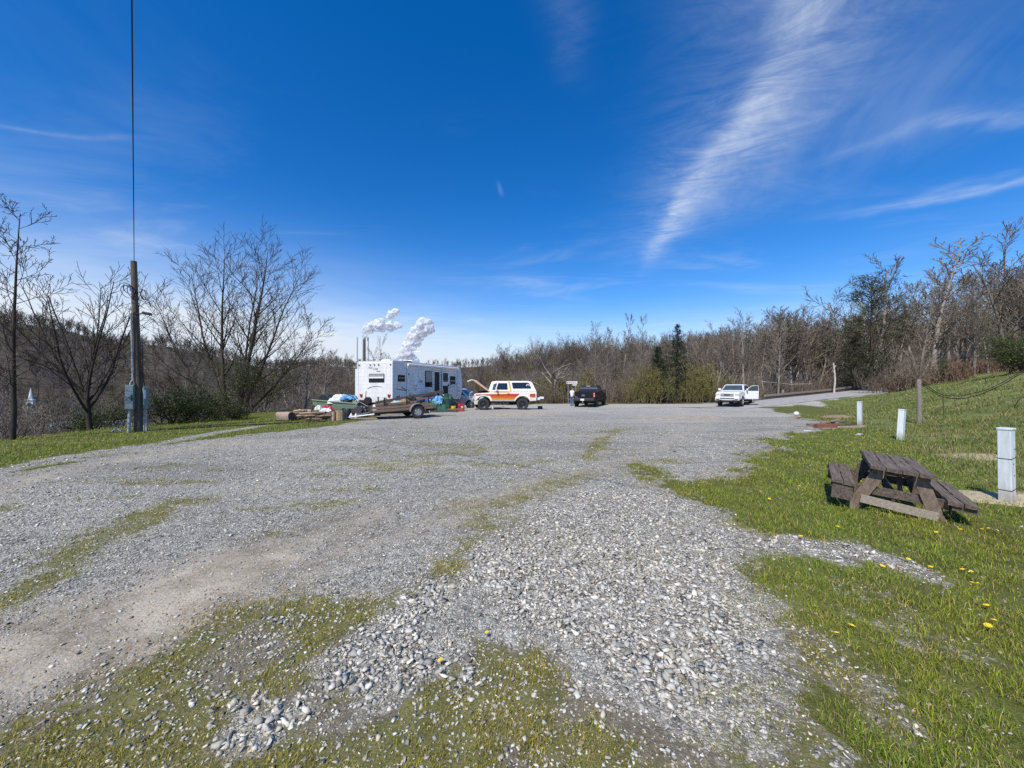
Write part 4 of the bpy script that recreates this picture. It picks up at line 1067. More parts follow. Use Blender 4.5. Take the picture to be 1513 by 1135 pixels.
# ------------------------------------------------------------------ the two-tone off-roader with its hood up
def build_suv():
    t = thing('offroad_suv', 'cream white vintage off-road suv with red and orange stripes and its hood propped open', 'suv')
    X0 = 2.1
    def wl(x, z): return .97 if z < 1.235 else .97-(z-1.2)*.28
    S = lambda L: [(x-X0, z) for x, z in L]
    low = S([(.03, .62)]+arch(.96, .42, .53, .58)+arch(3.56, .42, .53, .58)+[(4.13, .60), (4.17, .68), (4.17, 1.04), (4.10, 1.10), (3.16, 1.16), (3.12, 1.23), (.02, 1.21)])
    MB().prism(low, wl).build('body', P_CREAM, t, bevel=.03)
    cab = S([(.02, 1.215), (.28, 1.78), (.37, 1.88), (.58, 1.935), (2.75, 1.935), (2.98, 1.90), (3.05, 1.83), (3.25, 1.235)])
    MB().prism(cab, lambda x, z: wl(x, z)-.01).build('cab', P_CREAM, t, bevel=.035)
    wc = lambda x, z: wl(x, z)-.01
    side_plate(t, 'side_window', S([(2.72, 1.35), (2.58, 1.79), (1.98, 1.79), (1.94, 1.35)]), wc, GLASS)
    side_plate(t, 'rear_side_window', S([(1.60, 1.42), (1.67, 1.80), (1.62, 1.83), (.62, 1.83), (.52, 1.79), (.39, 1.50), (.43, 1.42)]), wc, GLASS)
    side_plate(t, 'vent_window', S([(2.98, 1.34), (2.88, 1.74), (2.65, 1.79), (2.78, 1.34)]), wc, GLASS2)
    # windscreen, rear glass
    MB().slab([(3.235-X0+.012, -.80, 1.30), (3.235-X0+.012, .80, 1.30), (3.075-X0+.012, .68, 1.80), (3.075-X0+.012, -.68, 1.80)], (.012, 0, .004)).build('windscreen', GLASS2, t)
    MB().slab([(.05-X0-.005, -.76, 1.30), (.05-X0-.005, .76, 1.30), (.26-X0-.005, .70, 1.76), (.26-X0-.005, -.70, 1.76)], (-.012, 0, .004)).build('rear_window', GLASS, t)
    # stripes
    w1 = lambda x, z: wl(x, z)
    side_plate(t, 'red_stripe', S([(4.06, .955), (4.06, 1.035), (1.14, 1.085), (1.27, .955)]), w1, P_RED, .004)
    side_plate(t, 'orange_red_stripe', S([(3.12, .952), (1.28, .952), (1.43, .81), (3.04, .81)]), w1, P_ORED, .004)
    side_plate(t, 'orange_stripe', S([(3.03, .805), (1.44, .805), (1.50, .68), (2.98, .68)]), w1, P_ORANGE, .004)
    side_plate(t, 'rear_red_stripe', S([(.50, .96), (.44, 1.08), (.10, 1.08), (.10, .96)]), w1, P_RED, .004)
    side_plate(t, 'rear_orange_stripe', S([(.50, .955), (.10, .955), (.10, .83), (.42, .83)]), w1, P_ORED, .004)
    side_plate(t, 'pillar_stripe', S([(1.92, 1.90), (1.80, 1.90), (1.68, 1.25), (1.78, 1.25)]), wc, P_AMBER, .004)
    side_plate(t, 'belt_stripe', S([(2.86, 1.17), (2.84, 1.25), (1.86, 1.25), (1.80, 1.17)]), lambda x, z: wl(x, 1.15), P_AMBER, .004)
    side_plate(t, 'door_seam', S([(2.99, .64), (2.99, 1.20), (2.985, 1.20), (2.985, .64)]), w1, BLACKP, .003)
    side_plate(t, 'door_seam', S([(1.79, .64), (1.79, 1.20), (1.785, 1.20), (1.785, .64)]), w1, BLACKP, .003)
    side_plate(t, 'sill_trim', S([(3.0, .585), (3.0, .65), (1.52, .65), (1.52, .585)]), w1, CHROME, .006)
    side_plate(t, 'door_handle', S([(1.98, 1.09), (1.98, 1.12), (1.82, 1.12), (1.82, 1.09)]), w1, CHROME, .03, th=.03)
    # round sticker in the rear side glass
    for s in (1, -1):
        MB().lathe([(.115, 0), (.115, .006)], 20, (.60-X0, s*(wc(0, 1.62)+.006), 1.62), 'y').build('round_sticker', PLATE, t)
        st = MB().lathe([(.07, 0), (.07, .004)], 16, (.60-X0, s*(wc(0, 1.62)+.013 if s > 0 else wc(0, 1.62)+.015), 1.62), 'y'); st.build('sticker_emblem', GLASS2, t)
    for s in (1, -1):
        for xc in (.96, 3.56):
            MB().tube([(x-X0, s*.955, z) for x, z in arch(xc, .42, .545, .60, 14)], .045, 6).build('wheel_flare', P_CREAM, t, smooth=True)
    # engine bay, hood
    MB().box((3.62-X0, 0, 1.10), (.86, 1.45, .10)).box((3.55-X0, .1, 1.2), (.4, .5, .16)).box((3.9-X0, -.3, 1.18), (.2, .3, .12)).build('engine', UNDER, t)
    prof = [(3.20, 1.26), (4.20, 2.00), (4.40, 2.045), (4.68, 1.93)]
    rings = lambda dz: [[(x-X0-(.04 if dz else 0), y, z-dz) for y in (-.76, -.5, 0, .5, .76)] for x, z in prof]
    hb = MB(); a = rings(0); b_ = rings(.045)
    for i in range(3):
        for k in range(4): hb.add([a[i][k], a[i][k+1], a[i+1][k+1], a[i+1][k]], [(0, 1, 2, 3)]); hb.add([b_[i][k], b_[i][k+1], b_[i+1][k+1], b_[i+1][k]], [(3, 2, 1, 0)])
        for k in (0, 4): hb.add([a[i][k], b_[i][k], b_[i+1][k], a[i+1][k]], [(0, 1, 2, 3)])
    for i in (0, 3):
        for k in range(4): hb.add([a[i][k], a[i][k+1], b_[i][k+1], b_[i][k]], [(0, 1, 2, 3)])
    h = hb.build('hood', P_CREAM, t)
    for s in (1, -1):
        MB().slab([(3.28-X0, s*.766, 1.30), (4.18-X0, s*.766, 1.965), (4.22-X0, s*.766, 1.935), (3.30-X0, s*.766, 1.265)], (0, s*.004, 0)).build('hood_stripe', P_AMBER, h)
        MB().beam((3.30-X0, s*.60, 1.345), (4.15-X0, s*.60, 1.975), .20, .008, (-.6, 0, .8)).build('hood_stripe', P_AMBER, h)
    MB().slab([(3.30-X0, -.66, 1.27), (3.30-X0, .66, 1.27), (4.20-X0, .66, 1.935), (4.20-X0, -.66, 1.935)], (.012, 0, -.014)).build('hood_liner', UNDER, h)
    MB().tube([(3.95-X0, -.55, 1.1), (4.15-X0, -.55, 1.92)], .012, 6).build('hood_prop', STEEL, t)
    # front end
    MB().box((4.18-X0, 0, .90), (.03, 1.62, .28)).build('grille', BLACKP, t)
    for s in (1, -1):
        MB().lathe([(.11, 0), (.115, .03), (.09, .05)], 16, (4.19-X0, s*.66, .90), 'x').build('headlight', CLEARLENS, t)
    MB().box((4.30-X0, 0, .64), (.16, 1.92, .17)).build('front_bumper', CHROME, t, bevel=.03)
    g = MB()
    for s in (1, -1):
        g.tube([(4.38-X0, s*.35, .60), (4.50-X0, s*.35, .72), (4.52-X0, s*.35, 1.12), (4.40-X0, s*.35, 1.20)], .03, 8)
        g.tube([(4.40-X0, s*.90, .66), (4.50-X0, s*.88, .80), (4.48-X0, s*.88, 1.10), (4.40-X0, s*.35, 1.16)], .025, 8)
    for z in (.80, .98, 1.12): g.tube([(4.50-X0, -.88, z), (4.52-X0, 0, z), (4.50-X0, .88, z)], .022, 8)
    g.build('brush_guard', STEEL, t, smooth=True)
    MB().box((-.12-X0, 0, .74), (.16, 1.86, .16)).box((-.33-X0, .55, .80), (.28, .50, .15)).build('rear_bumper', P_WHITE, t, bevel=.02)
    for s in (1, -1):
        MB().box((.015-X0, s*.86, .99), (.03, .13, .24)).build('tail_light', REDLENS, t)
        mm = MB().box((2.70-X0, s*1.16, 1.42), (.09, .17, .22)).build('mirror', P_WHITE, t, bevel=.02)
        MB().tube([(2.70-X0, s*.97, 1.22), (2.70-X0, s*1.14, 1.34)], .014, 6).build('mirror_arm', BLACKP, mm)
    MB().box((2.2-X0, 0, .56), (3.4, 1.2, .16)).tube([(.96-X0, -.8, .40), (.96-X0, .8, .40)], .07, 8).tube([(3.56-X0, -.8, .40), (3.56-X0, .8, .40)], .07, 8).box((1.5-X0, -.2, .44), (.8, .4, .2)).build('chassis', UNDER, t)
    for x in (.96, 3.56):
        for s in (1, -1): wheel(t, x-X0, s*.83, .395, .29, RIMDK, spokes=8)
    t.location = (1.66-X0, 26.5, hz(0, 26.5)-.02); t.rotation_euler = (0, 0, PI)
    return t
build_suv()

# ------------------------------------------------------------------ pickups
def build_pickup(name, label, P, front=True, door_open=False, trim=BLACKP):
    t = thing(name, label, 'pickup')
    def wl(x, z): return 1.0-(.07 if x > 2.6 else 0)-(.03 if x < -2.7 else 0)-(.04 if z < .62 else 0)-(max(0, z-1.0)*.06)
    low = [(-2.88, .66), (-2.86, .60)]+arch(-1.84, .42, .52, .56)+arch(1.86, .42, .52, .56)+[(2.80, .56), (2.92, .62), (2.95, .80), (2.93, 1.10), (2.80, 1.20), (2.3, 1.27), (1.32, 1.325), (1.28, 1.34), (-1.02, 1.34), (-1.03, 1.05), (-2.88, 1.05)]
    MB().prism(low, wl).build('body', P, t, bevel=.045)
    for s in (1, -1):
        MB().prism([(-2.86, 1.04), (-1.05, 1.04), (-1.05, 1.37), (-2.86, 1.36)], lambda x, z: s*(wl(x, 1.1)-.005), lambda x, z: s*.88).build('bed_side', P, t, bevel=.02)
    tg = MB().box((-2.86, 0, 1.02), (.07, 1.78, .70)).build('tailgate', P, t, bevel=.015)
    MB().box((-2.885, 0, 1.40-.045), (.05, 1.76, .03)).build('tailgate_trim', trim if P is P_BLACK else P, tg)
    MB().box((-1.95, 0, 1.08), (1.75, 1.72, .04)).build('bed_floor', BLACKP, t)
    wg = lambda x, z: .945-(z-1.34)*.33
    cab = [(-1.03, 1.345), (-.93, 1.70), (-.84, 1.84), (-.62, 1.915), (-.1, 1.94), (.40, 1.925), (.66, 1.87), (1.38, 1.345)]
    MB().prism(cab, wg).build('cab', P, t, bevel=.03)
    side_plate(t, 'side_window', [(.94, 1.40), (.52, 1.79), (.12, 1.82), (.10, 1.40)], wg, GLASS)
    side_plate(t, 'rear_side_window', [(.02, 1.40), (.04, 1.82), (-.50, 1.83), (-.72, 1.76), (-.80, 1.40)], wg, GLASS)
    def on(p0, p1, f): return (p0[0]+(p1[0]-p0[0])*f, p0[1]+(p1[1]-p0[1])*f)
    a, b = on(cab[6], cab[7], .06), on(cab[6], cab[7], .90)
    MB().slab([(b[0]+.006, -wg(0, b[1])+.08, b[1]), (b[0]+.006, wg(0, b[1])-.08, b[1]), (a[0]+.006, wg(0, a[1])-.10, a[1]), (a[0]+.006, -wg(0, a[1])+.10, a[1])], (.012, 0, .012)).build('windscreen', GLASS if P is P_BLACK else GLASS2, t)
    a, b = on(cab[0], cab[1], .06), on(cab[1], cab[2], .55)
    MB().slab([(a[0]-.004, -.86, a[1]), (a[0]-.004, .86, a[1]), (b[0]-.004, .77, b[1]), (b[0]-.004, -.77, b[1])], (-.012, 0, .003)).build('rear_window', GLASS, t)
    MB().box((-.89, 0, 1.865), (.05, .34, .05)).build('roof_brake_lamp', PALELENS_GLINT if P is P_BLACK else REDLENS, t)  # pale on the black truck, painting the white reflection on the brake lamp
    for s in (1, -1):
        m = MB().box((.98, s*1.13, 1.46), (.11, .24, .19)).build('mirror', P if P is not P_BLACK else BLACKP, t, bevel=.04)
        MB().beam((1.0, s*.90, 1.40), (.98, s*1.06, 1.42), .06, .04).build('mirror_arm', BLACKP, m)
        MB().beam((.9, s*.99, .50), (-.9, s*.99, .50), .10, .05).build('side_step', BLACKP, t)
    for x in (.06, 1.13, -.98):
        side_plate(t, 'door_seam', [(x, .62), (x, 1.33), (x-.008, 1.33), (x-.008, .62)], wl, UNDER, .003, sides=(-1, 1) if not door_open else (-1,))
    for x in (.16, -.86): side_plate(t, 'door_handle', [(x, 1.19), (x, 1.225), (x-.16, 1.225), (x-.16, 1.19)], wl, trim if P is P_BLACK else P, .03, th=.03, sides=(-1, 1))
    # tail lamps
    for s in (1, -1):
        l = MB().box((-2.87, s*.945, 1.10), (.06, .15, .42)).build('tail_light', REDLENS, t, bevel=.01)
        MB().box((-2.905, s*.945, 1.20), (.012, .085, .085)).build('tail_light_glint', PALELENS_GLINT, l)  # pale squares stand in for sun glint on the red lens
        MB().box((-2.905, s*.945, 1.01), (.012, .085, .085)).build('tail_light_glint', PALELENS_GLINT, l)
    rb = MB().box((-2.97, 0, .66), (.20, 1.94, .20)).build('rear_bumper', BLACKP if P is P_BLACK else CHROME, t, bevel=.03)
    MB().box((-2.98, 0, .768), (.18, 1.84, .012)).build('step_pad', STEEL, rb)
    MB().box((-3.078, .05, .68), (.012, .32, .16)).build('license_plate', PLATE, rb)
    MB().box((-3.08, 0, .50), (.14, .09, .07)).build('tow_hitch', STEEL, rb)
    # emblem: oval badge on the tailgate with a slanted band
    e = MB(); e.add([(-2.902, .16*math.cos(k*PI/10), 1.05+.065*math.sin(k*PI/10)) for k in range(20)], [tuple(range(20))])
    o = e.build('oval_badge', BLACKP if P is not P_BLACK else STEEL, tg)
    e = MB(); e.add([(-2.905, .14*math.cos(k*PI/10), 1.05+.048*math.sin(k*PI/10)) for k in range(20)], [tuple(range(20))]); e.build('badge_field', GLASS, o)
    MB().box((-2.91, 0, 1.05), (.006, .20, .025), (R(14), 0, 0)).build('badge_script', STEEL, o)
    MB().box((-2.898, .62, .90), (.006, .26, .03)).build('model_badge', STEEL, tg)
    MB().box((-2.898, 0, 1.20), (.01, .26, .06)).build('tailgate_handle', UNDER, tg)
    # nose
    gr = MB().box((2.945, 0, .98), (.05, 1.10, .30)).build('grille', P, t, bevel=.02)
    for z in (1.065, .915): MB().box((2.968, 0, z), (.02, 1.06, .085)).build('grille_slot', BLACKP, gr)
    MB().box((2.985, 0, .99), (.012, .46, .045)).build('grille_letters', STEEL, gr)
    for s in (1, -1):
        MB().prism([(2.72, .96), (2.95, .94), (2.945, 1.09), (2.72, 1.13)], s*.955, s*.60).build('headlight', CLEARLENS, t, bevel=.015)
        MB().box((2.985, s*.74, .60), (.03, .26, .075)).build('fog_lamp', BLACKP, t)
    fb = MB().prism([(2.80, .48), (2.97, .50), (3.0, .62), (2.99, .80), (2.80, .82)], lambda x, z: .96).build('front_bumper', P, t, bevel=.04)
    MB().box((3.0, 0, .695), (.02, 1.12, .075)).build('bumper_intake', BLACKP, fb)
    for s in (1, -1): MB().box((2.995, s*.50, .53), (.03, .16, .05)).build('tow_hook', BLACKP, fb)
    MB().box((2.9, 0, .44), (.16, 1.5, .08)).box((0, 0, .50), (4.6, 1.1, .14)).tube([(-1.84, -.8, .42), (-1.84, .8, .42)], .08, 8).tube([(1.86, -.8, .40), (1.86, .8, .40)], .07, 8).build('chassis', UNDER, t)
    for x in (-1.84, 1.86):
        for s in (1, -1): wheel(t, x, s*.86, .41, .27, RIMDK if P is P_BLACK else RIMLT, spokes=6)
    if door_open:
        MB().prism([(.10, .62), (1.10, .62), (1.10, 1.33), (.10, 1.33)], lambda x, z: wl(x, z)+.004, lambda x, z: wl(x, z)-.02).build('door_opening', UNDER, t)
        d = MB().prism([(0, .60), (-1.08, .60), (-1.10, 1.33), (0, 1.34)], .035, -.035).build('door', P, t, bevel=.015)
        d.location = (1.13, .98, 0); d.rotation_euler = (0, 0, R(-62))
        fr = MB().tube([(-.02, 0, 1.34), (-.50, 0, 1.76), (-.62, 0, 1.80), (-1.06, 0, 1.82), (-1.10, 0, 1.33)], .022, 6).build('window_frame', P, d)
        MB().slab([(-.14, -.004, 1.34), (-.52, -.004, 1.75), (-1.05, -.004, 1.79), (-1.08, -.004, 1.34)], (0, .008, 0)).build('window_pane', GLASS2, d)
        MB().box((-.95, .045, 1.16), (.16, .03, .035)).build('handle', P, d)
        MB().slab([(-.06, -.038, .66), (-1.02, -.038, .66), (-1.04, -.038, 1.30), (-.06, -.038, 1.30)], (0, -.006, 0)).build('inner_trim', BLACKP, d)
        # the near mirror rides on the open door
        for ch in list(t.children):
            if ch.name.startswith('mirror') and ch.data.vertices[0].co.y > 0:
                ch.parent = d
                for v in ch.data.vertices: v.co = (v.co.x-1.13+.02, v.co.y-.93, v.co.z)
                for sub in ch.children:
                    for v in sub.data.vertices: v.co = (v.co.x-1.13+.02, v.co.y-.93, v.co.z)
    return t
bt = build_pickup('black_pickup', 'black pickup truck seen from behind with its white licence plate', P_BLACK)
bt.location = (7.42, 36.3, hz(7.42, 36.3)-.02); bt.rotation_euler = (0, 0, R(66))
wt = build_pickup('white_pickup', 'white pickup truck facing the viewer with its driver door hanging open', P_WHITE, door_open=True)
fx, fy = -.69, -.724
fl = Vector((19.75, 33.3)); left = Vector((-fy, fx)); c = fl-left*1.0-Vector((fx, fy))*2.9
wt.location = (c.x, c.y, hz(c.x, c.y)-.02); wt.rotation_euler = (0, 0, math.atan2(fy, fx))

# ------------------------------------------------------------------ white car half hidden behind the off-roader
def build_sedan():
    t = thing('white_car', 'white car mostly hidden between the travel trailer and the open suv hood', 'car')
    wl = lambda x, z: .88-(.06 if abs(x) > 2.0 else 0)
    low = [(-2.25, .40)]+arch(-1.35, .33, .38, .32)+arch(1.35, .33, .38, .32)+[(2.2, .34), (2.28, .55), (2.2, .78), (1.2, .96), (-1.5, 1.0), (-2.2, .95), (-2.28, .7)]
    MB().prism(low, wl).build('body', P_WHITE, t, bevel=.05)
    wg = lambda x, z: .82-(z-.95)*.40
    cab = [(-1.75, .97), (-1.0, 1.42), (-.6, 1.52), (.15, 1.54), (.45, 1.49), (1.25, .95)]
    MB().prism(cab, wg).build('cab', P_WHITE, t, bevel=.04)
    side_plate(t, 'side_window', [(.95, 1.02), (.36, 1.42), (-.2, 1.45), (-.2, 1.02)], wg, GLASS)
    side_plate(t, 'rear_side_window', [(-.28, 1.02), (-.28, 1.45), (-.9, 1.40), (-1.45, 1.02)], wg, GLASS)
    MB().slab([(1.20, -.72, 1.0), (1.20, .72, 1.0), (.50, .58, 1.47), (.50, -.58, 1.47)], (.012, 0, .015)).build('windscreen', GLASS2, t)
    for s in (1, -1):
        MB().prism([(1.98, .60), (2.26, .58), (2.22, .74), (1.95, .78)], s*.83, s*.52).build('headlight', CLEARLENS, t)
        MB().box((.75, s*.95, 1.02), (.12, .18, .12)).build('mirror', P_WHITE, t, bevel=.03)
        for x in (-1.35, 1.35): wheel(t, x, s*.76, .33, .2, RIMLT)
    return t
sc_ = build_sedan(); sc_.location = (-4.2, 30.6, hz(-4.2, 30.6)); sc_.rotation_euler = (0, 0, R(-20))

# ------------------------------------------------------------------ travel trailer
def siding():
    m, nt, b = new_mat('white ribbed siding')
    tc = nt.n('ShaderNodeTexCoord').outputs['Object']; sp = nt.n('ShaderNodeSeparateXYZ'); nt.l(tc, sp.inputs[0])
    ph = nt.math('FRACT', nt.math('MULTIPLY', sp.outputs[2], 4.2))
    groove = nt.maprange(nt.math('ABSOLUTE', nt.math('SUBTRACT', ph, .5)), .44, .49)
    mp = nt.n('ShaderNodeMapping'); mp.inputs['Scale'].default_value = (1, 1, .18); nt.l(tc, mp.inputs[0])
    streak_ = nt.ramp(nt.noise(mp.outputs[0], 5, 5, .7), [(.35, (.66, .66, .65)), (.62, (.80, .80, .79))])
    c = nt.mix(nt.math('MULTIPLY', groove, .40), streak_, (.35, .36, .37))
    low = nt.math('MULTIPLY', nt.maprange(sp.outputs[2], 1.1, .6), .3)
    nt.l(nt.mix(low, c, (.42, .40, .36)), b.inputs['Base Color']); b.inputs['Roughness'].default_value = .42
    return m
def build_trailer():
    SID = siding(); WT = mat('white trim', (.78, .78, .77), .4, var=.05); DKD = mat('dark decal', (.05, .055, .09), .5, var=.1); GRD = mat('grey decal', (.33, .34, .37), .5, var=.1)
    CURT = mat('pale curtain behind glass', (.32, .33, .30), .5, var=.2); INT = mat('dark interior', (.018, .017, .018), .7, var=.3)
    t = thing('travel_trailer', 'long white travel trailer with its side door open and awning rolled up', 'travel trailer')
    prof = [(0, .62), (.02, 2.93), (.08, 3.0), (7.75, 3.0), (7.98, 2.86), (8.22, 1.75), (8.20, 1.30), (7.95, .66), (7.9, .62)]
    MB().prism(prof, 1.225).build('body', SID, t, bevel=.025)
    MB().box((3.9, 0, 3.012), (7.7, 2.40, .03)).build('roof_skin', WT, t)
    for s in (1, -1):
        MB().box((-.004, s*1.215, 1.80), (.03, .05, 2.36)).build('corner_trim', WT, t)
        MB().box((3.9, s*1.232, 2.985), (7.75, .03, .05)).build('gutter_rail', WT, t)
    # rear wall
    yr = lambda f: 1.225-2.45*f
    y0, y1 = yr(.345), yr(.76)
    w = MB().box((-.012, (y0+y1)/2, 2.045), (.03, abs(y0-y1)+.06, .48)).build('rear_window', BLACKP, t, bevel=.01)
    for z, hh, mm in ((2.20, .12, CURT), (2.075, .10, WT), (1.91, .16, GLASS)): MB().box((-.03, (y0+y1)/2, z), (.012, abs(y0-y1), hh)).build('pane', mm, w)
    for f in (.05, .37, .49, .61, .95): MB().box((-.02, yr(f), 2.80), (.04, .075, .05)).build('clearance_lamp', mat('lamp amber', (.05, .015, .01), .3) if f == .05 else bpy.data.materials['lamp amber'], t)
    for f in (.105, .915):
        MB().slab([(-.012, yr(f)-.10, 1.12), (-.012, yr(f)+.10, 1.12), (-.012, yr(f)+(.07 if f > .5 else .03), .95), (-.012, yr(f)-(.03 if f > .5 else .07), .95)], (-.03, 0, 0)).build('tail_light', REDLENS, t)
    Mr = lambda y, z: Matrix(((0, 0, -1, -.006), (-1, 0, 0, y), (0, 1, 0, z), (0, 0, 0, 1)))
    text_mesh('lettering', 'Trail', .17, GRD, t, Mr(yr(.36), 2.64), .3)
    text_mesh('lettering', 'Lite', .22, GRD, t, Mr(yr(.52), 2.58), .3)
    MB().box((-.008, yr(.60), 2.44), (.008, .26, .03)).build('small_lettering', GRD, t)
    MB().tube([(-.006, yr(.29+.43*k/10), 1.42+.16*math.sin(k/10*PI*.8)**.6) for k in range(11)], [.006]+[.014]*9+[.006], 5).build('swoosh_decal', GRD, t)
    MB().box((-.10, 0, .60), (.12, 2.30, .12)).build('rear_bumper', UNDER, t)
    # right side (camera side): y = -1.225
    ys = -1.225
    def sbox(name, x0, x1, z0, z1, m, th=.03, par=t, off=0.): return MB().box(((x0+x1)/2, ys-off-th/2+.004, (z0+z1)/2), (x1-x0, th, z1-z0)).build(name, m, par)
    def window(x0, x1, z0, z1, panes):
        w = sbox('side_window', x0, x1, z0, z1, BLACKP, .035)
        for a, b, m in panes: sbox('pane', x0+.04, x1-.04, z0+(z1-z0)*a, z0+(z1-z0)*b, m, .012, w, .032)
    window(.48, 1.10, 1.84, 2.22, [(.08, .45, GLASS), (.50, .62, CURT), (.66, .94, GLASS)])
    window(3.22, 4.02, 1.52, 2.56, [(.04, .27, GLASS), (.31, .97, CURT)])
    window(6.38, 7.10, 1.72, 2.28, [(.05, .35, GLASS2), (.38, .50, CURT), (.54, .95, GLASS)])
    sbox('doorway', 4.28, 4.92, .72, 2.52, INT, .02)
    sbox('door_frame', 4.22, 4.28, .70, 2.58, WT, .035); sbox('door_frame', 4.92, 4.98, .70, 2.58, WT, .035); sbox('door_frame', 4.28, 4.92, 2.52, 2.58, WT, .035)
    d = MB().box((.36, 0, 1.62), (.72, .04, 1.86)).build('door', WT, t, bevel=.01); d.location = (5.12, ys-.10, 0); d.rotation_euler = (0, 0, R(-6))
    MB().box((.36, -.026, 2.18), (.56, .014, .60)).build('pane', GLASS2, d); MB().box((.36, -.026, 1.24), (.58, .014, .72)).build('screen', INT, d); MB().box((.36, -.026, 1.74), (.56, .014, .16)).build('panel', WT, d); MB().box((.66, -.04, 1.66), (.05, .04, .14)).build('handle', BLACKP, d)
    for x in (4.12, 5.04): MB().ellipsoid((x, ys-.05, 2.66), (.075, .05, .05)).build('porch_light', PALELENS_GLINT if x > 5 else WT, t, smooth=True)
    pnl = sbox('access_panel', 1.80, 2.42, .80, 1.66, WT, .012)
    for z in (1.34, 1.43, 1.52, 1.60): sbox('louvre', 1.88, 2.34, z, z+.022, GRD, .02, pnl, .01)
    sbox('water_inlet', .34, .52, .86, 1.0, DKD, .012)
    def swoosh(x0, x1, z0, amp, m, thick=.035, up=1):
        n = 12; top = [(x0+(x1-x0)*k/n, z0-up*amp*math.sin(k/n*PI*.62)) for k in range(n+1)]
        MB().add([(x, ys-.006, z+thick*math.sin((k+.4)/(n+.8)*PI)) for k, (x, z) in enumerate(top)]+[(x, ys-.006, z-thick*math.sin((k+.4)/(n+.8)*PI)*.5) for k, (x, z) in enumerate(top)], [(i, i+1, i+n+2, i+n+1) for i in range(n)]).build('swoosh_decal', m, t)
    swoosh(.15, 1.75, 1.44, .12, DKD); swoosh(.72, 1.24, 1.60, .20, DKD, .04); swoosh(1.75, 2.6, 1.36, -.06, GRD, .02)
    swoosh(5.95, 7.30, 1.44, -.34, DKD, .04); swoosh(6.0, 7.25, 1.30, -.28, GRD, .03); swoosh(7.45, 7.9, 1.3, .12, DKD, .03)
    Ms = lambda x, z: Matrix(((1, 0, 0, x), (0, 0, -1, ys-.006), (0, 1, 0, z), (0, 0, 0, 1)))
    text_mesh('lettering', 'Lite', .30, DKD, t, Ms(2.72, 1.88), .3); sbox('small_lettering', 2.85, 3.1, 1.70, 1.73, DKD, .006)
    sbox('side_marker', 1.42, 1.56, 2.24, 2.32, DKD, .02)
    # awning rolled along the roof edge, with its two arms
    aw = MB().tube([(1.30, ys-.09, 2.86), (7.45, ys-.09, 2.86)], .075, 12).build('awning', WT, t, smooth=True)
    for x in (1.31, 7.42): MB().box((x, ys-.05, 1.80), (.055, .05, 2.0)).build('awning_arm', WT, aw)
    MB().slab([(1.3, ys-.01, 2.97), (7.45, ys-.01, 2.97), (7.45, ys-.12, 2.93), (1.3, ys-.12, 2.93)], (0, 0, -.012)).build('awning_flap', GRD, aw)
    # slide-out on the far side
    so = MB().box((2.1, 1.46, 1.62), (3.5, .50, 1.98)).build('slide_out', SID, t, bevel=.02)
    MB().box((.34, 1.70, 1.62), (.02, .05, 1.98)).build('slide_trim', WT, so)
    # roof equipment
    MB().prism([(.9, 3.02), (.95, 3.16), (1.7, 3.18), (1.85, 3.02)], .34).build('roof_vent', WT, t, bevel=.03)
    MB().prism([(3.0, 3.02), (3.05, 3.26), (3.8, 3.30), (4.1, 3.02)], .36).build('air_conditioner', WT, t, bevel=.04)
    MB().box((2.45, -.4, 3.09), (.5, .4, .14)).build('vent_cover', BLACKP, t, bevel=.02)
    MB().box((6.0, -.2, 3.08), (.5, .5, .12)).build('roof_vent', WT, t, bevel=.03)
    a = MB().tube([(4.6, .3, 3.0), (4.6, .3, 3.95)], .018, 6).build('far_light_pole', WT, t); MB().box((4.6, .3, 3.95), (.06, .55, .05)).build('far_light_pole_head', WT, a)  # roof mast stands in for a light pole far behind the trailer
    # running gear
    MB().box((3.9, 0, .52), (7.8, 1.3, .16)).build('chassis', UNDER, t)
    for s in (1, -1):
        for x in (3.7, 4.5): wheel(t, x, s*1.05, .34, .2, RIMLT)
        MB().tube([(.8, s*.9, .55), (.8, s*.9, 0)], .03, 6).build('stabiliser_jack', UNDER, t)
    MB().tube([(7.9, .5, .55), (9.1, 0, .52)], .05, 6).tube([(7.9, -.5, .55), (9.1, 0, .52)], .05, 6).tube([(8.95, 0, 0), (8.95, 0, .9)], .04, 6).build('tow_frame', UNDER, t)
    t.location = (-7.83, 21.93, hz(-7.8, 22)); t.rotation_euler = (0, 0, math.atan2(.935, .355))
build_trailer()

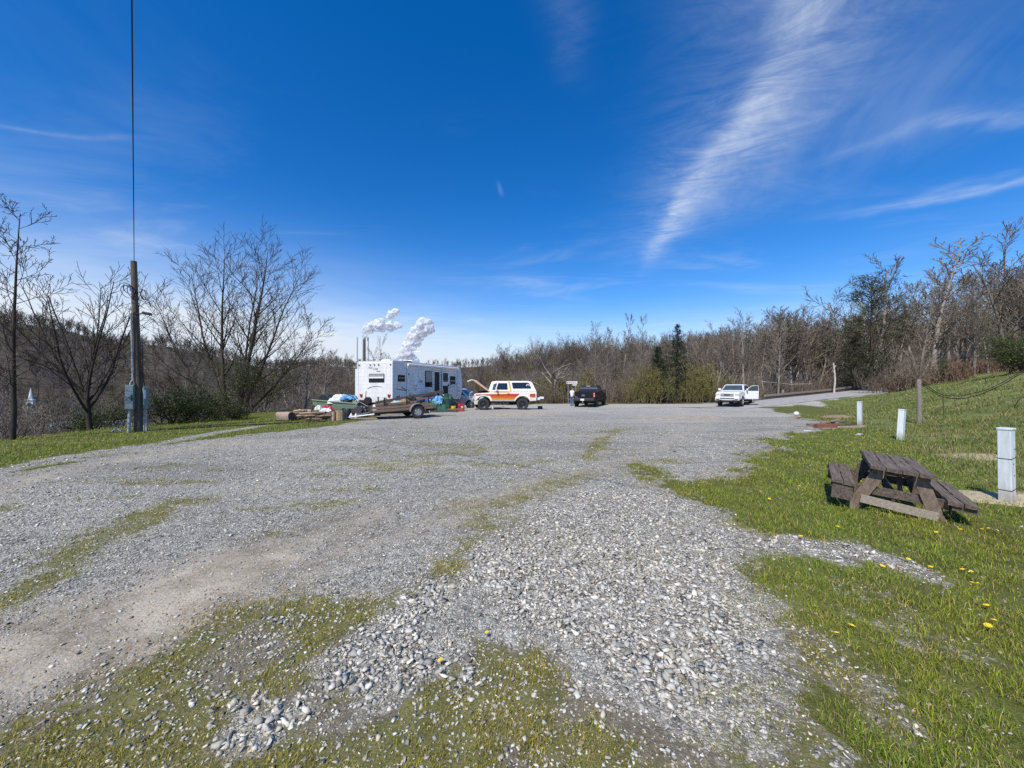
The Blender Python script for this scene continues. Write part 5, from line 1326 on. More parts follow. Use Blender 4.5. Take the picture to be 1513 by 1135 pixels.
# ------------------------------------------------------------------ low utility trailer
WOODR = mat('weathered red brown boards', (.22, .145, .105), .85, var=.35, scale=5, bump=.4, bscale=30, stretch=(.4, 3, 3), dark=(.12, .085, .065))
WOODG = mat('grey weathered wood', (.25, .215, .18), .9, var=.35, scale=6, bump=.5, bscale=40, stretch=(.4, 4, 4), dark=(.10, .085, .07))
WOODD = mat('dark old timber', (.085, .065, .052), .9, var=.35, scale=6, bump=.5, stretch=(.5, 4, 4))
FRESH = mat('split wood', (.33, .235, .145), .85, var=.25, scale=9, bump=.4, stretch=(1, 3, 3), dark=(.20, .14, .09))
BARKF = mat('rough log bark', (.21, .15, .105), .95, var=.35, scale=14, bump=.8, bscale=30, dark=(.08, .06, .045))
def build_utility():
    t = thing('utility_trailer', 'low wooden-sided utility trailer resting nose down on its tongue', 'trailer')
    L = 3.0
    MB().box((L/2, 0, .40), (L, 1.5, .06)).build('deck', WOODD, t)
    MB().box((L/2, -.72, .34), (L, .06, .08)).box((L/2, .72, .34), (L, .06, .08)).box((.03, 0, .34), (.06, 1.4, .08)).box((L-.03, 0, .34), (.06, 1.4, .08)).build('frame', UNDER, t)
    for s in (1, -1):
        for z in (.46, .61): MB().box((L/2-.15 if s < 0 else L/2, s*.775, z), (L-.1, .03, .115)).build('side_board', WOODR, t)
        for x in (.45, 1.5, 2.6): MB().box((x, s*.74, .70), (.06, .04, .76)).build('side_post', UNDER, t)
        f = MB(); n = 10
        pts = [(1.95-.36*math.cos(PI*k/n), .34+.36*math.sin(PI*k/n)) for k in range(n+1)]
        for a, b in zip(pts, pts[1:]): f.slab([(a[0], s*.80, a[1]), (b[0], s*.80, b[1]), (b[0], s*1.06, b[1]), (a[0], s*1.06, a[1])], (0, 0, .02))
        f.build('fender', STEEL, t); wheel(t, 1.95, s*.93, .29, .17, RIMLT, spokes=5)
    MB().tube([(0, -.6, .32), (-1.25, 0, .20)], .04, 8).tube([(0, .6, .32), (-1.25, 0, .20)], .04, 8).tube([(-1.2, 0, .2), (-1.55, 0, .18)], .05, 8).build('tongue', STEEL, t, smooth=True)
    t.location = (-6.75, 18.6, hz(-6.7, 18.6)-.06); t.rotation_euler = (0, R(-2.5), R(30))
    return t
UT = build_utility()
# ================================================================== utility pole and its wire
POLEW = mat('creosoted pole wood', (.125, .10, .075), .9, var=.35, scale=7, bump=.5, bscale=35, stretch=(4, 4, .35), dark=(.075, .06, .048))
BOXG = mat('grey green meter enamel', (.17, .235, .235), .5, var=.12, scale=6, dark=(.12, .16, .16))
PVC = mat('grey conduit', (.36, .39, .40), .5, var=.1); WHITEP = mat('weathered white plastic', (.70, .76, .78), .45, var=.06, scale=5, dark=(.52, .56, .56))
def post_mat():
    m, nt, b = new_mat('weathered post paint'); tc = nt.n('ShaderNodeTexCoord').outputs['Object']; sp = nt.n('ShaderNodeSeparateXYZ'); nt.l(tc, sp.inputs[0])
    mp = nt.n('ShaderNodeMapping'); mp.inputs['Scale'].default_value = (9, 9, 1.2); nt.l(tc, mp.inputs[0])
    n = nt.noise(mp.outputs[0], 2., 6, .7); c = nt.ramp(n, [(.35, (.56, .61, .62)), (.60, (.72, .77, .78))])
    low = nt.maprange(nt.math('ADD', sp.outputs[2], nt.math('MULTIPLY', nt.math('SUBTRACT', n, .5), .5)), .34, .02)
    c = nt.mix(nt.math('MULTIPLY', low, .7), c, (.30, .26, .18)); c = nt.mix(nt.maprange(nt.noise(tc, 30, 5, .7), .68, .74), c, (.25, .24, .22))
    nt.l(c, b.inputs['Base Color']); b.inputs['Roughness'].default_value = .55; return m
POSTM = post_mat()
CABLE = mat('black cable', (.014, .014, .015), .6)
px_, py_ = (205-756.5)/FPX*13.5, 13.5; pz = hz(px_, py_)
t = thing('utility_pole', 'short brown wooden utility pole with two grey meter boxes on the left grass', 'utility pole', (px_, py_, pz), R(44))
ph = 5.95-pz
MB().tube([(0, 0, -.3), (-.02, 0, 1.5), (-.09, .02, 4), (-.14, .02, ph)], [.125, .118, .095, .085], 14).build('pole', POLEW, t, smooth=True)
b = MB().box((-.21, -.13, 1.20), (.23, .18, .86), (0, 0, R(-14))).build('meter_box', BOXG, t, bevel=.015)
MB().box((-.235, -.228, 1.2), (.20, .02, .80), (0, 0, R(-14))).build('box_door', BOXG, b, bevel=.006)
MB().lathe([(.075, 0), (.08, .05), (.06, .10), (.02, .11)], 16, (-.26, -.34, 1.30), 'y').build('meter_dial', CLEARLENS, b, smooth=True)
MB().box((-.17, -.255, 1.15), (.03, .03, .09), (0, 0, R(-14))).build('latch', BLACKP, b)
b = MB().box((.17, -.10, 1.18), (.14, .16, .78), (0, 0, R(15))).build('breaker_box', BOXG, t, bevel=.015)
MB().box((.155, -.192, 1.30), (.05, .01, .30), (0, 0, R(15))).build('box_label', PLATE, b)
MB().tube([(-.22, -.13, .80), (-.23, -.13, .35), (-.25, -.15, -.05)], .045, 10).build('conduit', PVC, t, smooth=True)
MB().tube([(.19, -.10, .80), (.20, -.10, -.05)], .026, 8).tube([(.14, -.10, .80), (.14, -.10, -.05)], .016, 8).build('conduit', PVC, t, smooth=True)
MB().tube([(-.22, -.18, 1.60), (-.20, -.16, 1.74), (-.155, -.10, 1.80), (-.17, -.10, 2.8), (-.20, -.09, 4.1)], .024, 8).build('service_conduit', PVC, t, smooth=True)
MB().tube([(.10, -.14, 1.55), (.05, -.14, 2.2), (.02, -.13, 3.2), (-.02, -.12, 4.4)], .020, 6).tube([(.16, -.13, 1.55), (.10, -.14, 2.0), (.09, -.12, 3.2)], .016, 6).build('cable', CABLE, t, smooth=True)
lp = MB().tube([(-.06, -.12, 4.10), (.06, -.22, 4.12), (.14, -.26, 4.14)], .02, 8).box((.20, -.28, 4.12), (.24, .16, .07), (0, R(8), R(-15))).build('yard_light', BLACKP, t)
MB().box((.20, -.28, 4.165), (.20, .13, .03), (0, R(8), R(-15))).build('lamp_cover', STEEL, lp)
coil = MB(); rc = random.Random(2)
for k in range(4):
    w_, h_, dx_ = rc.uniform(.10, .17), rc.uniform(.10, .20), rc.uniform(-.02, .03)
    coil.tube([(-.10-w_+dx_+w_*math.cos(2*PI*i/18), -.09-.02*k+.05*math.sin(4*PI*i/18), 4.84+.03*k+h_*math.sin(2*PI*i/18)-.06*math.cos(2*PI*i/18)) for i in range(19)], .010, 6, caps=False)
for k in range(2):
    w_ = .07+.025*k
    coil.tube([(.04+w_-w_*math.cos(2*PI*i/16), -.09-.03*k, 4.80+.17*math.sin(2*PI*i/16)+.03*math.cos(2*PI*i/16)) for i in range(17)], .010, 6, caps=False)
coil.tube([(-.13, -.10, 4.86), (-.02, -.12, 4.84)], .011, 6).build('wire_coil', CABLE, t, smooth=True)
MB().box((-.21, -.11, 4.95), (.05, .05, .14)).box((-.23, -.10, 4.25), (.10, .03, .03)).build('bracket', STEEL, t)
A0 = Vector((px_-.10, py_-.08, pz+ph-.04)); A1 = Vector((-5.22, 5.26, 6.9)); dv = (A1-A0)
P = [A0+dv*(k/10*2.6)+Vector((0, 0, -.35*math.sin(k/10*PI))) for k in range(11)]
tag(MB().tube(P, .010, 6).build('overhead_wire', CABLE, smooth=True), 'dark overhead wire rising from the top of the utility pole', 'wire')
P = [Vector((px_+.4+i*.55, py_+.25+i*.42, 0)) for i in range(9)]
for i, p in enumerate(P): p.z = hz(p.x, p.y)+.03; p.x += .12*math.sin(i*1.7)
tag(MB().tube(P, .022, 6).build('ground_cable', CABLE, smooth=True), 'black cable lying in the grass to the right of the utility pole', 'cable')
HOSE = mat('blue hose', (.22, .34, .42), .5)
P = [Vector((px_-.30, py_-.30, .06)), Vector((px_-.5, py_-.25, .12)), Vector((px_-.75, py_-.2, .04)), Vector((px_-1.0, py_+.1, .03))]
for p in P: p.z += hz(p.x, p.y)
tag(MB().tube(P, .02, 6).build('hose', HOSE, smooth=True), 'pale blue hose end lying at the foot of the left meter box', 'hose')

# ================================================================== picnic table
TBL = mat('weathered picnic boards', (.150, .116, .090), .9, var=.55, scale=5, bump=.9, bscale=22, stretch=(.35, 5, 5), dark=(.035, .027, .022))
TBL2 = mat('pale bare and sunlit boards', (.34, .285, .225), .85, var=.25, scale=6, bump=.5, bscale=30, stretch=(.5, 5, 5), dark=(.20, .16, .12))
TBL3 = mat('red brown leg boards', (.20, .148, .112), .85, var=.35, scale=5, bump=.6, bscale=25, stretch=(1.5, 5, 1.5), dark=(.08, .055, .045))
def warped(mb, x0, x1, yc, w, z, th, seed, droop=0.):
    """one weathered board along x with a slightly uneven edge and sag"""
    rnd = random.Random(seed); n = 12; rings = []
    for i in range(n+1):
        f = i/n; x = x0+(x1-x0)*f; a = rnd.uniform(-.006, .006); b_ = rnd.uniform(-.006, .006); dz = droop*math.sin(f*PI)+rnd.uniform(-.003, .003)
        if i in (0, n): a += rnd.uniform(-.01, .01); x += rnd.uniform(-.012, .012)
        rings.append([(x, yc-w/2+a, z-th/2+dz), (x, yc+w/2+b_, z-th/2+dz+rnd.uniform(-.003, .003)), (x, yc+w/2+b_, z+th/2+dz+rnd.uniform(-.004, .004)), (x, yc+w/2*.3, z+th/2+dz+rnd.uniform(-.003, .002)), (x, yc-w/2*.3, z+th/2+dz-.002), (x, yc-w/2+a, z+th/2+dz+rnd.uniform(-.004, .004))])
    mb.loft(rings); return mb
L = 1.42
tx, ty = 5.05, 5.18
t = thing('picnic_table', 'small weathered brown wooden picnic table leaning to one side on the grass', 'picnic table', (tx, ty, hz(tx, ty)-.03), rot=(R(6.0), R(-1.5), math.atan2(.79, .61)))
for k, (y, w) in enumerate(((-.265, .165), (-.09, .17), (.09, .17), (.265, .16))): warped(MB(), -L/2, L/2+.02*(k % 2), y, w, .705+.004*(k % 2), .052, 40+k, -.008).build('table_board', TBL, t)
for s in (1, -1):
    for k, y in enumerate((.56, .71)): warped(MB(), -L/2-.02, L/2, s*y, .138, .405+.005*k, .052, 50+k+10*s, -.01).build('seat_board', TBL, t)
for xe in (-L/2+.16, L/2-.16):
    near = xe < 0
    for s in (1, -1):
        MB().beam((xe, s*.20, .68), (xe, s*.52, -.05), .045, .155, (1, 0, 0) if False else (0, s, .45)).build('leg', TBL3 if near else TBL, t)
    MB().box((xe+.045, 0, .655), (.045, .66, .10)).build('top_batten', TBL, t)
    MB().box((xe+.045, 0, .335), (.045, 1.52, .12)).build('seat_support', TBL, t)
    for s in (1, -1): MB().box((xe+.045-.16*(1 if near else -1), s*.66, .345), (.04, .24, .075)).build('seat_batten', TBL, t)
MB().beam((-L/2+.10, -.44, .16), (-L/2+.10, .40, .20), .035, .115).build('cross_brace', TBL2, t)  # pale tone paints the sun falling on this brace
MB().beam((-L/2+.24, -.05, .34), (-.05, -.05, .68), .04, .09).build('diagonal_brace', TBL, t); MB().beam((L/2-.24, .05, .34), (.05, .05, .68), .04, .09).build('diagonal_brace', TBL, t)
MB().box((0, .02, .30), (L-.4, .04, .13)).build('stretcher', TBL, t)
for s in (1, -1):
    for xe in ((-L/2+.02, L/2-.06) if s > 0 else ()): MB().box((xe, s*.635, .265), (.035, .25, .23)).build('seat_shade_board', TBL, t)  # boards added for the dark shade under the left bench ends
    MB().box((0, s*.505, .33), (L-.12, .03, .10)).build('seat_apron', TBL, t)
t.scale = (.84, .82, .86)

# ================================================================== hook-up posts, fence post, cables on the bank
def marker_post(px, py, D, h, w, label, rz, tilt):
    x = (px-756.5)/FPX*D
    t = thing('marker_post', label, 'post', (x, D, hz(x, D)-.04), rot=(tilt[0], tilt[1], rz), group='white square posts along the foot of the bank')
    b = MB().box((0, 0, h/2), (w, w, h)).build('post', POSTM, t, bevel=.008)
    MB().box((0, 0, h+.012), (w+.014, w+.014, .03)).build('cap', POSTM, t, bevel=.006)
    return t, b
t, b = marker_post(1487, 742, 5.28, 1.04, .125, 'nearest and tallest white square post at the right edge, wrapped with two thin wires', R(20), (0, R(-1)))
for z in (.23, .66):
    MB().tube([(.066*sx, .066*sy, z+.012*sx) for sx, sy in ((-1, -1), (1, -1), (1, 1), (-1, 1), (-1, -1))], .0035, 5, caps=False).build('wire', BLACKP, t)
for x_, z in ((.02, .42), (-.01, .58), (.03, .78)): MB().lathe([(.008, 0), (.008, .004)], 10, (x_, -.066, z), 'y').build('screw_hole', BLACKP, t)
marker_post(1329.5, 650, 11.3, .92, .135, 'middle white square post leaning to the right above the picnic table', R(25), (0, R(9)))
marker_post(1270, 628, 15.6, .96, .13, 'farthest and smallest white square post near the stack of old boards', R(25), (0, 0))
def fence_post(px, D, h, w, label, name='fence_post', m=WOODG):
    x = (px-756.5)/FPX*D
    o = MB().tube([(0, 0, -.2), (.01, 0, h*.5), (.0, .01, h*.96), (.0, 0, h)], [w*.55, w*.5, w*.5, w*.4], 9).build(name, m, smooth=True)
    o.location = (x, D, hz(x, D)); return tag(o, label, 'post')
fence_post(1358, 15.0, 1.72, .14, 'single tall grey wooden fence post standing on the grassy bank')
def sag(name, pts, D, label, r=.014):
    P = [at(px, py, D+.4*i/len(pts)) for i, (px, py) in enumerate(pts)]
    Q = []
    for i in range(len(P)-1):
        for k in range(4): Q.append(P[i].lerp(P[i+1], k/4))
    Q.append(P[-1]); return tag(MB().tube(Q, r, 6).build(name, CABLE, smooth=True), label, 'cable')
sag('sagging_cable', [(1360, 566), (1371, 571), (1384, 580), (1394, 584), (1418, 585.5), (1436, 582), (1455, 577), (1478, 567), (1497, 556), (1540, 530)], 15, 'upper black cable sagging from the fence post towards the shrub at the right edge')
sag('sagging_cable', [(1360, 568), (1374, 576), (1388, 585), (1405, 589), (1425, 589), (1446, 584), (1468, 575), (1488, 565), (1500, 557), (1545, 533)], 15.1, 'lower black cable hanging just under the other from the fence post')
sag('cable_loop', [(1545, 575), (1520, 583), (1506, 590), (1499, 600), (1501, 611), (1512, 620), (1540, 628)], 14, 'loop of black cable lying on the bank at the right edge')
x = (1393.5-756.5)/FPX*14.6
o = MB().tube([(0, 0, -.1), (.01, 0, .5), (0, 0, 1.02)], .014, 6).build('thin_stake', WOODD); o.location = (x, 14.6, hz(x, 14.6)); tag(o, 'thin dark stake holding up the sagging cables on the bank', 'stake')

# ================================================================== rail along the road
def rail_pt(s, t_=2.75, dz=0):
    tt = t_-.0035*max(s-8, 0)**2; x = RA[0]+RD[0]*s-RD[1]*tt; y = RA[1]+RD[1]*s+RD[0]*tt
    return Vector((x, y, hz(x, y)+dz))
t = thing('guard_rail', 'long low weathered timber rail along the far side of the rising road', 'rail', (0, 0, 0))
S = [12.6+2.*k for k in range(22)]
MB().loft([[rail_pt(s, 2.75, .30), rail_pt(s, 2.75, .54), rail_pt(s, 2.93, .54), rail_pt(s, 2.93, .30)] for s in S]).build('beam', WOODG, t)
MB().loft([[rail_pt(s, 2.80, .02), rail_pt(s, 2.80, .29), rail_pt(s, 2.90, .29), rail_pt(s, 2.90, .02)] for s in S]).build('rail_shadow_strip', WOODD, t)  # dark strip standing in for the shadow below the rail
for s in S[::2]:
    p = rail_pt(s, 3.0); MB().box((p.x, p.y, p.z+.28), (.16, .16, .56)).build('rail_post', WOODD, t)
p = rail_pt(17, 3.6); o = MB().tube([(0, 0, -.2), (0, 0, 1.0), (.02, 0, 1.08)], [.14, .13, .09], 8).build('rail_end_post', WOODG, smooth=True); o.location = p; tag(o, 'stubby pale grey post standing behind the road rail by the birch trunk', 'post')
o = MB().tube([at(1126, 564, 45), at(1150, 566, 45), at(1168, 568, 45.2), at(1200, 567, 45.4)], [.04, .035, .03, .015], 6).tube([at(1126, 562, 45), at(1128, 578, 45), at(1125, 590, 45)], [.03, .04, .05], 6).build('fallen_limb', BK_PALE, smooth=True)
tag(o, 'pale broken limb lying level in the brush just right of the open truck door', 'branch')

# ================================================================== old boards and odds on the right grass
REDW = mat('old red painted board', (.22, .085, .06), .85, var=.35, scale=6, stretch=(.5, 4, 4), dark=(.12, .06, .05))
def ground_z(x, y): return hz(x, y)
bx, by = (1228-756.5)/FPX*15.0, 15.0
rb = random.Random(9)
boards = [('red painted beam at the left front of the old board stack', REDW, -.45, -.28, .75, .16, .15, 0, -4), ('pale split board along the front of the old board stack', TBL2, .30, -.33, 1.35, .12, .07, 0, -6), ('dark board lying behind the red beam in the stack', TBL, .05, -.02, 1.5, .18, .06, 0, 3),
          ('brown board across the top of the old board stack', WOODR, .10, -.05, 1.2, .16, .05, .10, 14), ('short pale board on top of the old board stack', FRESH, -.05, .05, .55, .13, .05, .16, -16), ('dark broken board at the right end of the old board stack', WOODD, .55, .02, .75, .14, .06, .08, -10), ('crumbled pale board end poking out at the right of the stack', TBL2, .82, -.30, .35, .10, .05, .03, 8), ('thin grey board flat on the gravel left of the stack', WOODG, -1.05, .15, .6, .12, .03, 0, 10), ('warped tan board slanting over the middle of the old board stack', FRESH, .22, .10, 1.1, .14, .05, .17, 22), ('dark brown board end sticking up from the back of the stack', WOODD, .30, .22, .8, .13, .06, .14, -20), ('reddish split board along the back of the old board stack', WOODR, -.15, .25, 1.2, .15, .08, .05, 2), ('narrow pale batten lying highest on the old board stack', TBL2, .18, .0, .7, .07, .04, .235, 30)]
for lab, m, ox, oy, ln, w, th, z, rz in boards:
    o = warped(MB(), -ln/2, ln/2, 0, w, th/2, th, rb.randint(0, 999)).build('old_board', m)
    o.location = (bx+ox, by+oy, hz(bx+ox, by+oy)+z-.005); o.rotation_euler = (R(rb.uniform(-3, 3)), R(rb.uniform(-2, 2)), R(rz)); tag(o, lab, 'board', 'old boards stacked on the grass near the posts')
def rock(name, label, cat, x, y, r, m, seed, flat=.7, z=0):
    rnd = random.Random(seed); bm = bmesh.new()
    for _ in range(16):
        v = Vector((rnd.gauss(0, 1), rnd.gauss(0, 1), rnd.gauss(0, 1))).normalized(); bm.verts.new((v.x*r*rnd.uniform(.8, 1.15), v.y*r*.8*rnd.uniform(.8, 1.1), v.z*r*flat))
    q = bmesh.ops.convex_hull(bm, input=bm.verts); bmesh.ops.delete(bm, geom=[g for g in q['geom_interior'] if isinstance(g, bmesh.types.BMVert)], context='VERTS')
    me = bpy.data.meshes.new(name); bm.to_mesh(me); bm.free(); me.materials.append(m)
    o = link(bpy.data.objects.new(name, me)); o.location = (x, y, hz(x, y)+r*flat*.55+z); return tag(o, label, cat)
ROCK = mat('pale rock', (.48, .46, .42), .9, var=.2, scale=8, bump=.4)
g0 = gp(1268, 643); rock('rock', 'pale flat rock in the grass between the board stack and the leaning post', 'rock', g0[0], g0[1], .13, ROCK, 3, .4)
g0 = gp(1171.5, 617); rock('rock', 'small tan block lying on the grass beside the white ball', 'rock', g0[0], g0[1]-.4, .13, FRESH, 5, .7)
g0 = gp(1193, 638.5); rock('rock', 'bluish grey rock on the gravel edge left of the board stack', 'rock', g0[0], g0[1], .16, mat('blue grey rock', (.40, .43, .44), .9, var=.2), 6, .35)
g0 = gp(1176.6, 615); o = MB().ellipsoid((0, 0, .12), (.13, .13, .12), 16, 10).build('ball', WHITEP, smooth=True); o.location = (g0[0], g0[1], hz(*g0)); tag(o, 'white ball lying on the grass left of the board stack', 'ball')
EARTH = mat('bare brown earth', (.26, .18, .115), .95, var=.35, scale=6, bump=.8, bscale=15, dark=(.10, .075, .05))
def mound(label, px, py, D, rx, ry, h, m, seed, name='dirt_patch', cat='bare earth'):
    x = (px-756.5)/FPX*D; n = 18; k = 7; V = []; F = []; rnd = random.Random(seed); ph = [rnd.uniform(0, 6.28) for _ in range(3)]
    V.append((0, 0, h)); 
    for i in range(1, k+1):
        for j in range(n):
            a = 2*PI*j/n; f = i/k*(1+.16*math.sin(2*a+ph[0])+.13*math.sin(3*a+ph[1])+.1*math.sin(5*a+ph[2])); X_ = rx*f*math.cos(a); Y_ = ry*f*math.sin(a)
            V.append((X_, Y_, h*math.cos(i/k*PI/2)**1.3*(1+rnd.uniform(-.15, .15))+hz(x+X_, D+Y_)-hz(x, D)-(.03 if i == k else 0)))
    for j in range(n): F.append((0, 1+j, 1+(j+1) % n))
    for i in range(k-1):
        for j in range(n): a = 1+i*n; F.append((a+j, a+n+j, a+n+(j+1) % n, a+(j+1) % n))
    o = MB().add(V, F).build(name, m, smooth=True, ang=60); o.location = (x, D, hz(x, D)); return tag(o, label, cat)
mound('bare brown earth patch on the bank beside the road above the board stack', 1238, 598, 19.5, .8, .5, .12, EARTH, 4)
STRAW = mat('straw and dry soil', (.46, .375, .235), .95, var=.35, scale=12, bump=.9, bscale=35, stretch=(1, 2, 1), dark=(.22, .165, .10))
mound('pale straw and dry soil round the foot of the nearest white post', 1492, 738, 5.50, 1.1, .55, .05, STRAW, 7, 'straw_patch', 'straw')
mound('pale dry straw patch on the bank left of the nearest white post', 1432, 663, 8.6, .55, .7, .04, STRAW, 8, 'straw_patch', 'straw')

# ================================================================== logs and firewood
def log(name, label, cat, p0, p1, r, m=BARKF, endm=FRESH, group=None, seed=0):
    rnd = random.Random(seed); P0, P1 = Vector(p0), Vector(p1); n = 14; rings = []
    t_ = (P1-P0).normalized(); a = t_.orthogonal().normalized(); b_ = t_.cross(a); off = [rnd.uniform(.92, 1.06) for _ in range(n)]
    for f in (0, .05, .5, .95, 1):
        rr = r*(.97 if f in (0, 1) else 1)*(1+rnd.uniform(-.02, .02)); rings.append([P0.lerp(P1, f)+(a*math.cos(2*PI*k/n)+b_*math.sin(2*PI*k/n))*rr*off[k] for k in range(n)])
    mb = MB().loft(rings, caps=False); mb.cur = 1
    mb.add(rings[0], [tuple(range(n-1, -1, -1))]); mb.add(rings[-1], [tuple(range(n))])
    o = mb.build(name, [m, endm]); return tag(o, label, cat, group)
def gl(px, D, z=0): x = (px-756.5)/FPX*D; return Vector((x, D, hz(x, D)+z))
DKEND = mat('dark sawn end', (.10, .075, .055), .9, var=.3, scale=15); PINKB = mat('peeled log', (.36, .26, .21), .9, var=.25, scale=7, bump=.5, dark=(.18, .13, .10))
a = gl(412, 17.7, .20); b_ = gl(431, 17.5, .20); log('log', 'thick peeled log section lying on its side at the left end of the firewood', 'log', a, b_, .215, PINKB, DKEND, seed=3)
rf = random.Random(12); nl = 0
LF = 'split log in the low firewood stack on the left grass'
for row, (z, nn) in enumerate(((.075, 10), (.20, 9), (.325, 8), (.44, 4))):
    for k in range(nn):
        px = 436+(491-436)*(k+.5+.25*(row % 2)+rf.uniform(-.1, .1))/10; D = 17.8+rf.uniform(-.12, .12)
        c = gl(px, D, z+rf.uniform(-.02, .02)); an = R(rf.uniform(-28, 28)); ln = rf.uniform(.22, .30)
        dv = Vector((math.cos(an), math.sin(an), rf.uniform(-.12, .12)))*ln/1.7
        q = rf.uniform(.05, .08); mb = MB(); rings = []
        for f in (-1, 1):
            m_ = c+dv*f; rings.append([m_+Vector((0, math.cos(t_)*q*1.4, math.sin(t_)*q))*rf.uniform(.85, 1.15) for t_ in (.2, 1.6, 3.0, 4.0, 5.2)])
        o = MB().loft(rings).build('split_log', rf.choice((FRESH, BARKF, FRESH, PINKB, BARKF))); tag(o, LF, 'firewood', 'split firewood stacked beside the boat')
for k in range(6):                                                # second course behind, darker in the shade
    c = gl(488+rf.uniform(-6, 4), 18.1+.1*k, .08+.1*(k % 3)); o = MB().box(c, (.34, .14, .11), (0, R(rf.uniform(-8, 8)), R(rf.uniform(-30, 30)))).build('split_log', BARKF); tag(o, LF, 'firewood', 'split firewood stacked beside the boat')
log('stump', 'narrow upright log round standing at the right end of the firewood', 'log', gl(493, 17.5, -.02), gl(493, 17.55, .42), .085, PINKB, FRESH, seed=5)
log('stump', 'wide upright chopping block with pale sawn faces right of the firewood', 'log', gl(502, 17.7, -.02), gl(502, 17.75, .46), .20, FRESH, FRESH, seed=6)

# ================================================================== boat, junk and tarps in front of the trailer
SAGE = mat('sage green boat hull', (.20, .26, .19), .5, var=.12, scale=3, dark=(.20, .23, .18))
def build_boat():
    t = thing('jon_boat', 'long flat pale green boat heaped with junk behind the firewood', 'boat')
    L = 2.9; rings = []
    for x, w, zb in ((-L/2, .45, .16), (-L/2+.35, .55, .03), (0, .60, 0), (L/2-.2, .60, 0), (L/2, .58, .02)):
        rings.append([(x, -w, .42), (x, -w*.82, zb), (x, w*.82, zb), (x, w, .42), (x, w-.04, .42), (x, w*.78, zb+.05), (x, -w*.78, zb+.05), (x, -w+.04, .42)])
    MB().loft(rings).build('hull', SAGE, t)
    for s in (1, -1): MB().tube([(-L/2, s*.46, .43), (-L/2+.35, s*.56, .43), (0, s*.61, .43), (L/2, s*.59, .43)], .035, 6).build('gunwale', SAGE, t)
    for x in (-.7, .6): MB().box((x, 0, .30), (.28, 1.05, .04)).build('thwart', SAGE, t)
    MB().box((.1, -.35, -.22), (1.9, .06, .08)).box((.1, .35, -.22), (1.9, .06, .08)).box((.3, -.35, -.26), (.1, .1, .10)).box((.3, .35, -.26), (.1, .1, .10)).box((-.9, -.35, -.26), (.1, .1, .10)).box((-.9, .35, -.26), (.1, .1, .10)).box((.1, 0, -.1), (.1, .9, .2)).build('cradle', UNDER, t)
    x, D = (503-756.5)/FPX*21.3, 21.3
    t.location = (x, D, hz(x, D)+.30); t.rotation_euler = (0, R(3.5), R(-12)); return t
build_boat()
BLK = mat('black plastic tub', (.02, .025, .028), .45, var=.3); WHT = mat('white plastic sheet', (.74, .75, .75), .5, var=.08, scale=3)
def blob_tarp(name, label, cat, loc, dim, m, seed, rz=0, folds=.28):
    """crumpled sheet thrown over a heap: a dome with sharp folds and an uneven hem"""
    n, k = 40, 16; rnd = np.random.default_rng(seed); V = []; F = []
    ang = np.linspace(0, 2*PI, n, endpoint=False)
    for i in range(k+1):
        f = i/k; th = f*PI/2
        for a in ang:
            nx_ = np.array([math.cos(a)*math.sin(th)*2.2+seed, math.sin(a)*math.sin(th)*2.2+f*1.3]); q = 1-abs(2*float(fbm(nx_[:1]*1.3, nx_[1:]*1.3, seed, 3)[0])-1)*2
            q2 = 1-abs(2*float(fbm(nx_[:1]*3.1, nx_[1:]*3.1, seed+5, 2)[0])-1)*2
            r_ = 1+folds*(q-.5)+folds*.45*(q2-.5); hem = 1+.25*f*f*math.sin(3*a+seed)
            V.append((dim[0]/2*math.cos(a)*math.sin(th)**.8*r_*hem, dim[1]/2*math.sin(a)*math.sin(th)**.8*r_*hem, max(0.005, dim[2]*(math.cos(th)**.75)*(.85+.3*q))))
    for i in range(k):
        for j in range(n): F.append((i*n+j, (i+1)*n+j, (i+1)*n+(j+1) % n, i*n+(j+1) % n))
    o = MB().add(V, F).build(name, m, smooth=True, ang=28); o.location = loc; o.rotation_euler = (0, 0, rz); return tag(o, label, cat)
TG = mat('green tarpaulin', (.045, .135, .085), .38, var=.3, scale=5, spec=.6); TB = mat('blue tarpaulin', (.02, .085, .42), .35, var=.3, scale=5, spec=.6); TLB = mat('light blue tarpaulin', (.20, .42, .62), .35, var=.25, scale=5, spec=.6); TDG = mat('dark green tarpaulin', (.025, .075, .045), .38, var=.3, scale=5, spec=.6)
TSKY = mat('sky blue sheet', (.12, .36, .66), .4, var=.25); TEAL = mat('pale teal bag', (.46, .58, .53), .5, var=.2, scale=8)
# on the boat
c = gl(484, 21.2, .66)
o = MB().prism([(-.36, 0), (-.35, .22), (-.22, .40), (0, .46), (.22, .42), (.36, .24), (.38, 0)], .32).build('black_tub', BLK, bevel=.05); o.location = c+Vector((0, 0, .02)); o.rotation_euler = (0, 0, R(-14)); tag(o, 'dark rounded tub standing on the left end of the green boat', 'tub')
blob_tarp('white_sheet', 'crumpled white plastic sheet over the middle of the green boat', 'sheet', gl(504, 21.2, .62), (1.1, .9, .46), WHT, 3, .2, .2)
blob_tarp('blue_sheet', 'light blue plastic sheet on top of the white one on the boat', 'sheet', gl(517, 21.0, .84), (.80, .55, .24), TSKY, 5, .3, .3)
blob_tarp('black_bag', 'small black bag below the blue sheet on the boat', 'bag', gl(513, 20.8, .68), (.40, .32, .2), BLK, 6)
t = thing('garden_machine', 'dark greasy engine part leaning at the right end of the green boat', 'machine', gl(537, 20.6, .40))
MB().box((0, 0, .22), (.5, .45, .38), (.1, .1, .3)).lathe([(.05, -.1), (.2, -.1), (.2, .1), (.05, .1)], 14, (.28, -.1, .40), 'y').build('block', UNDER, t, bevel=.03)
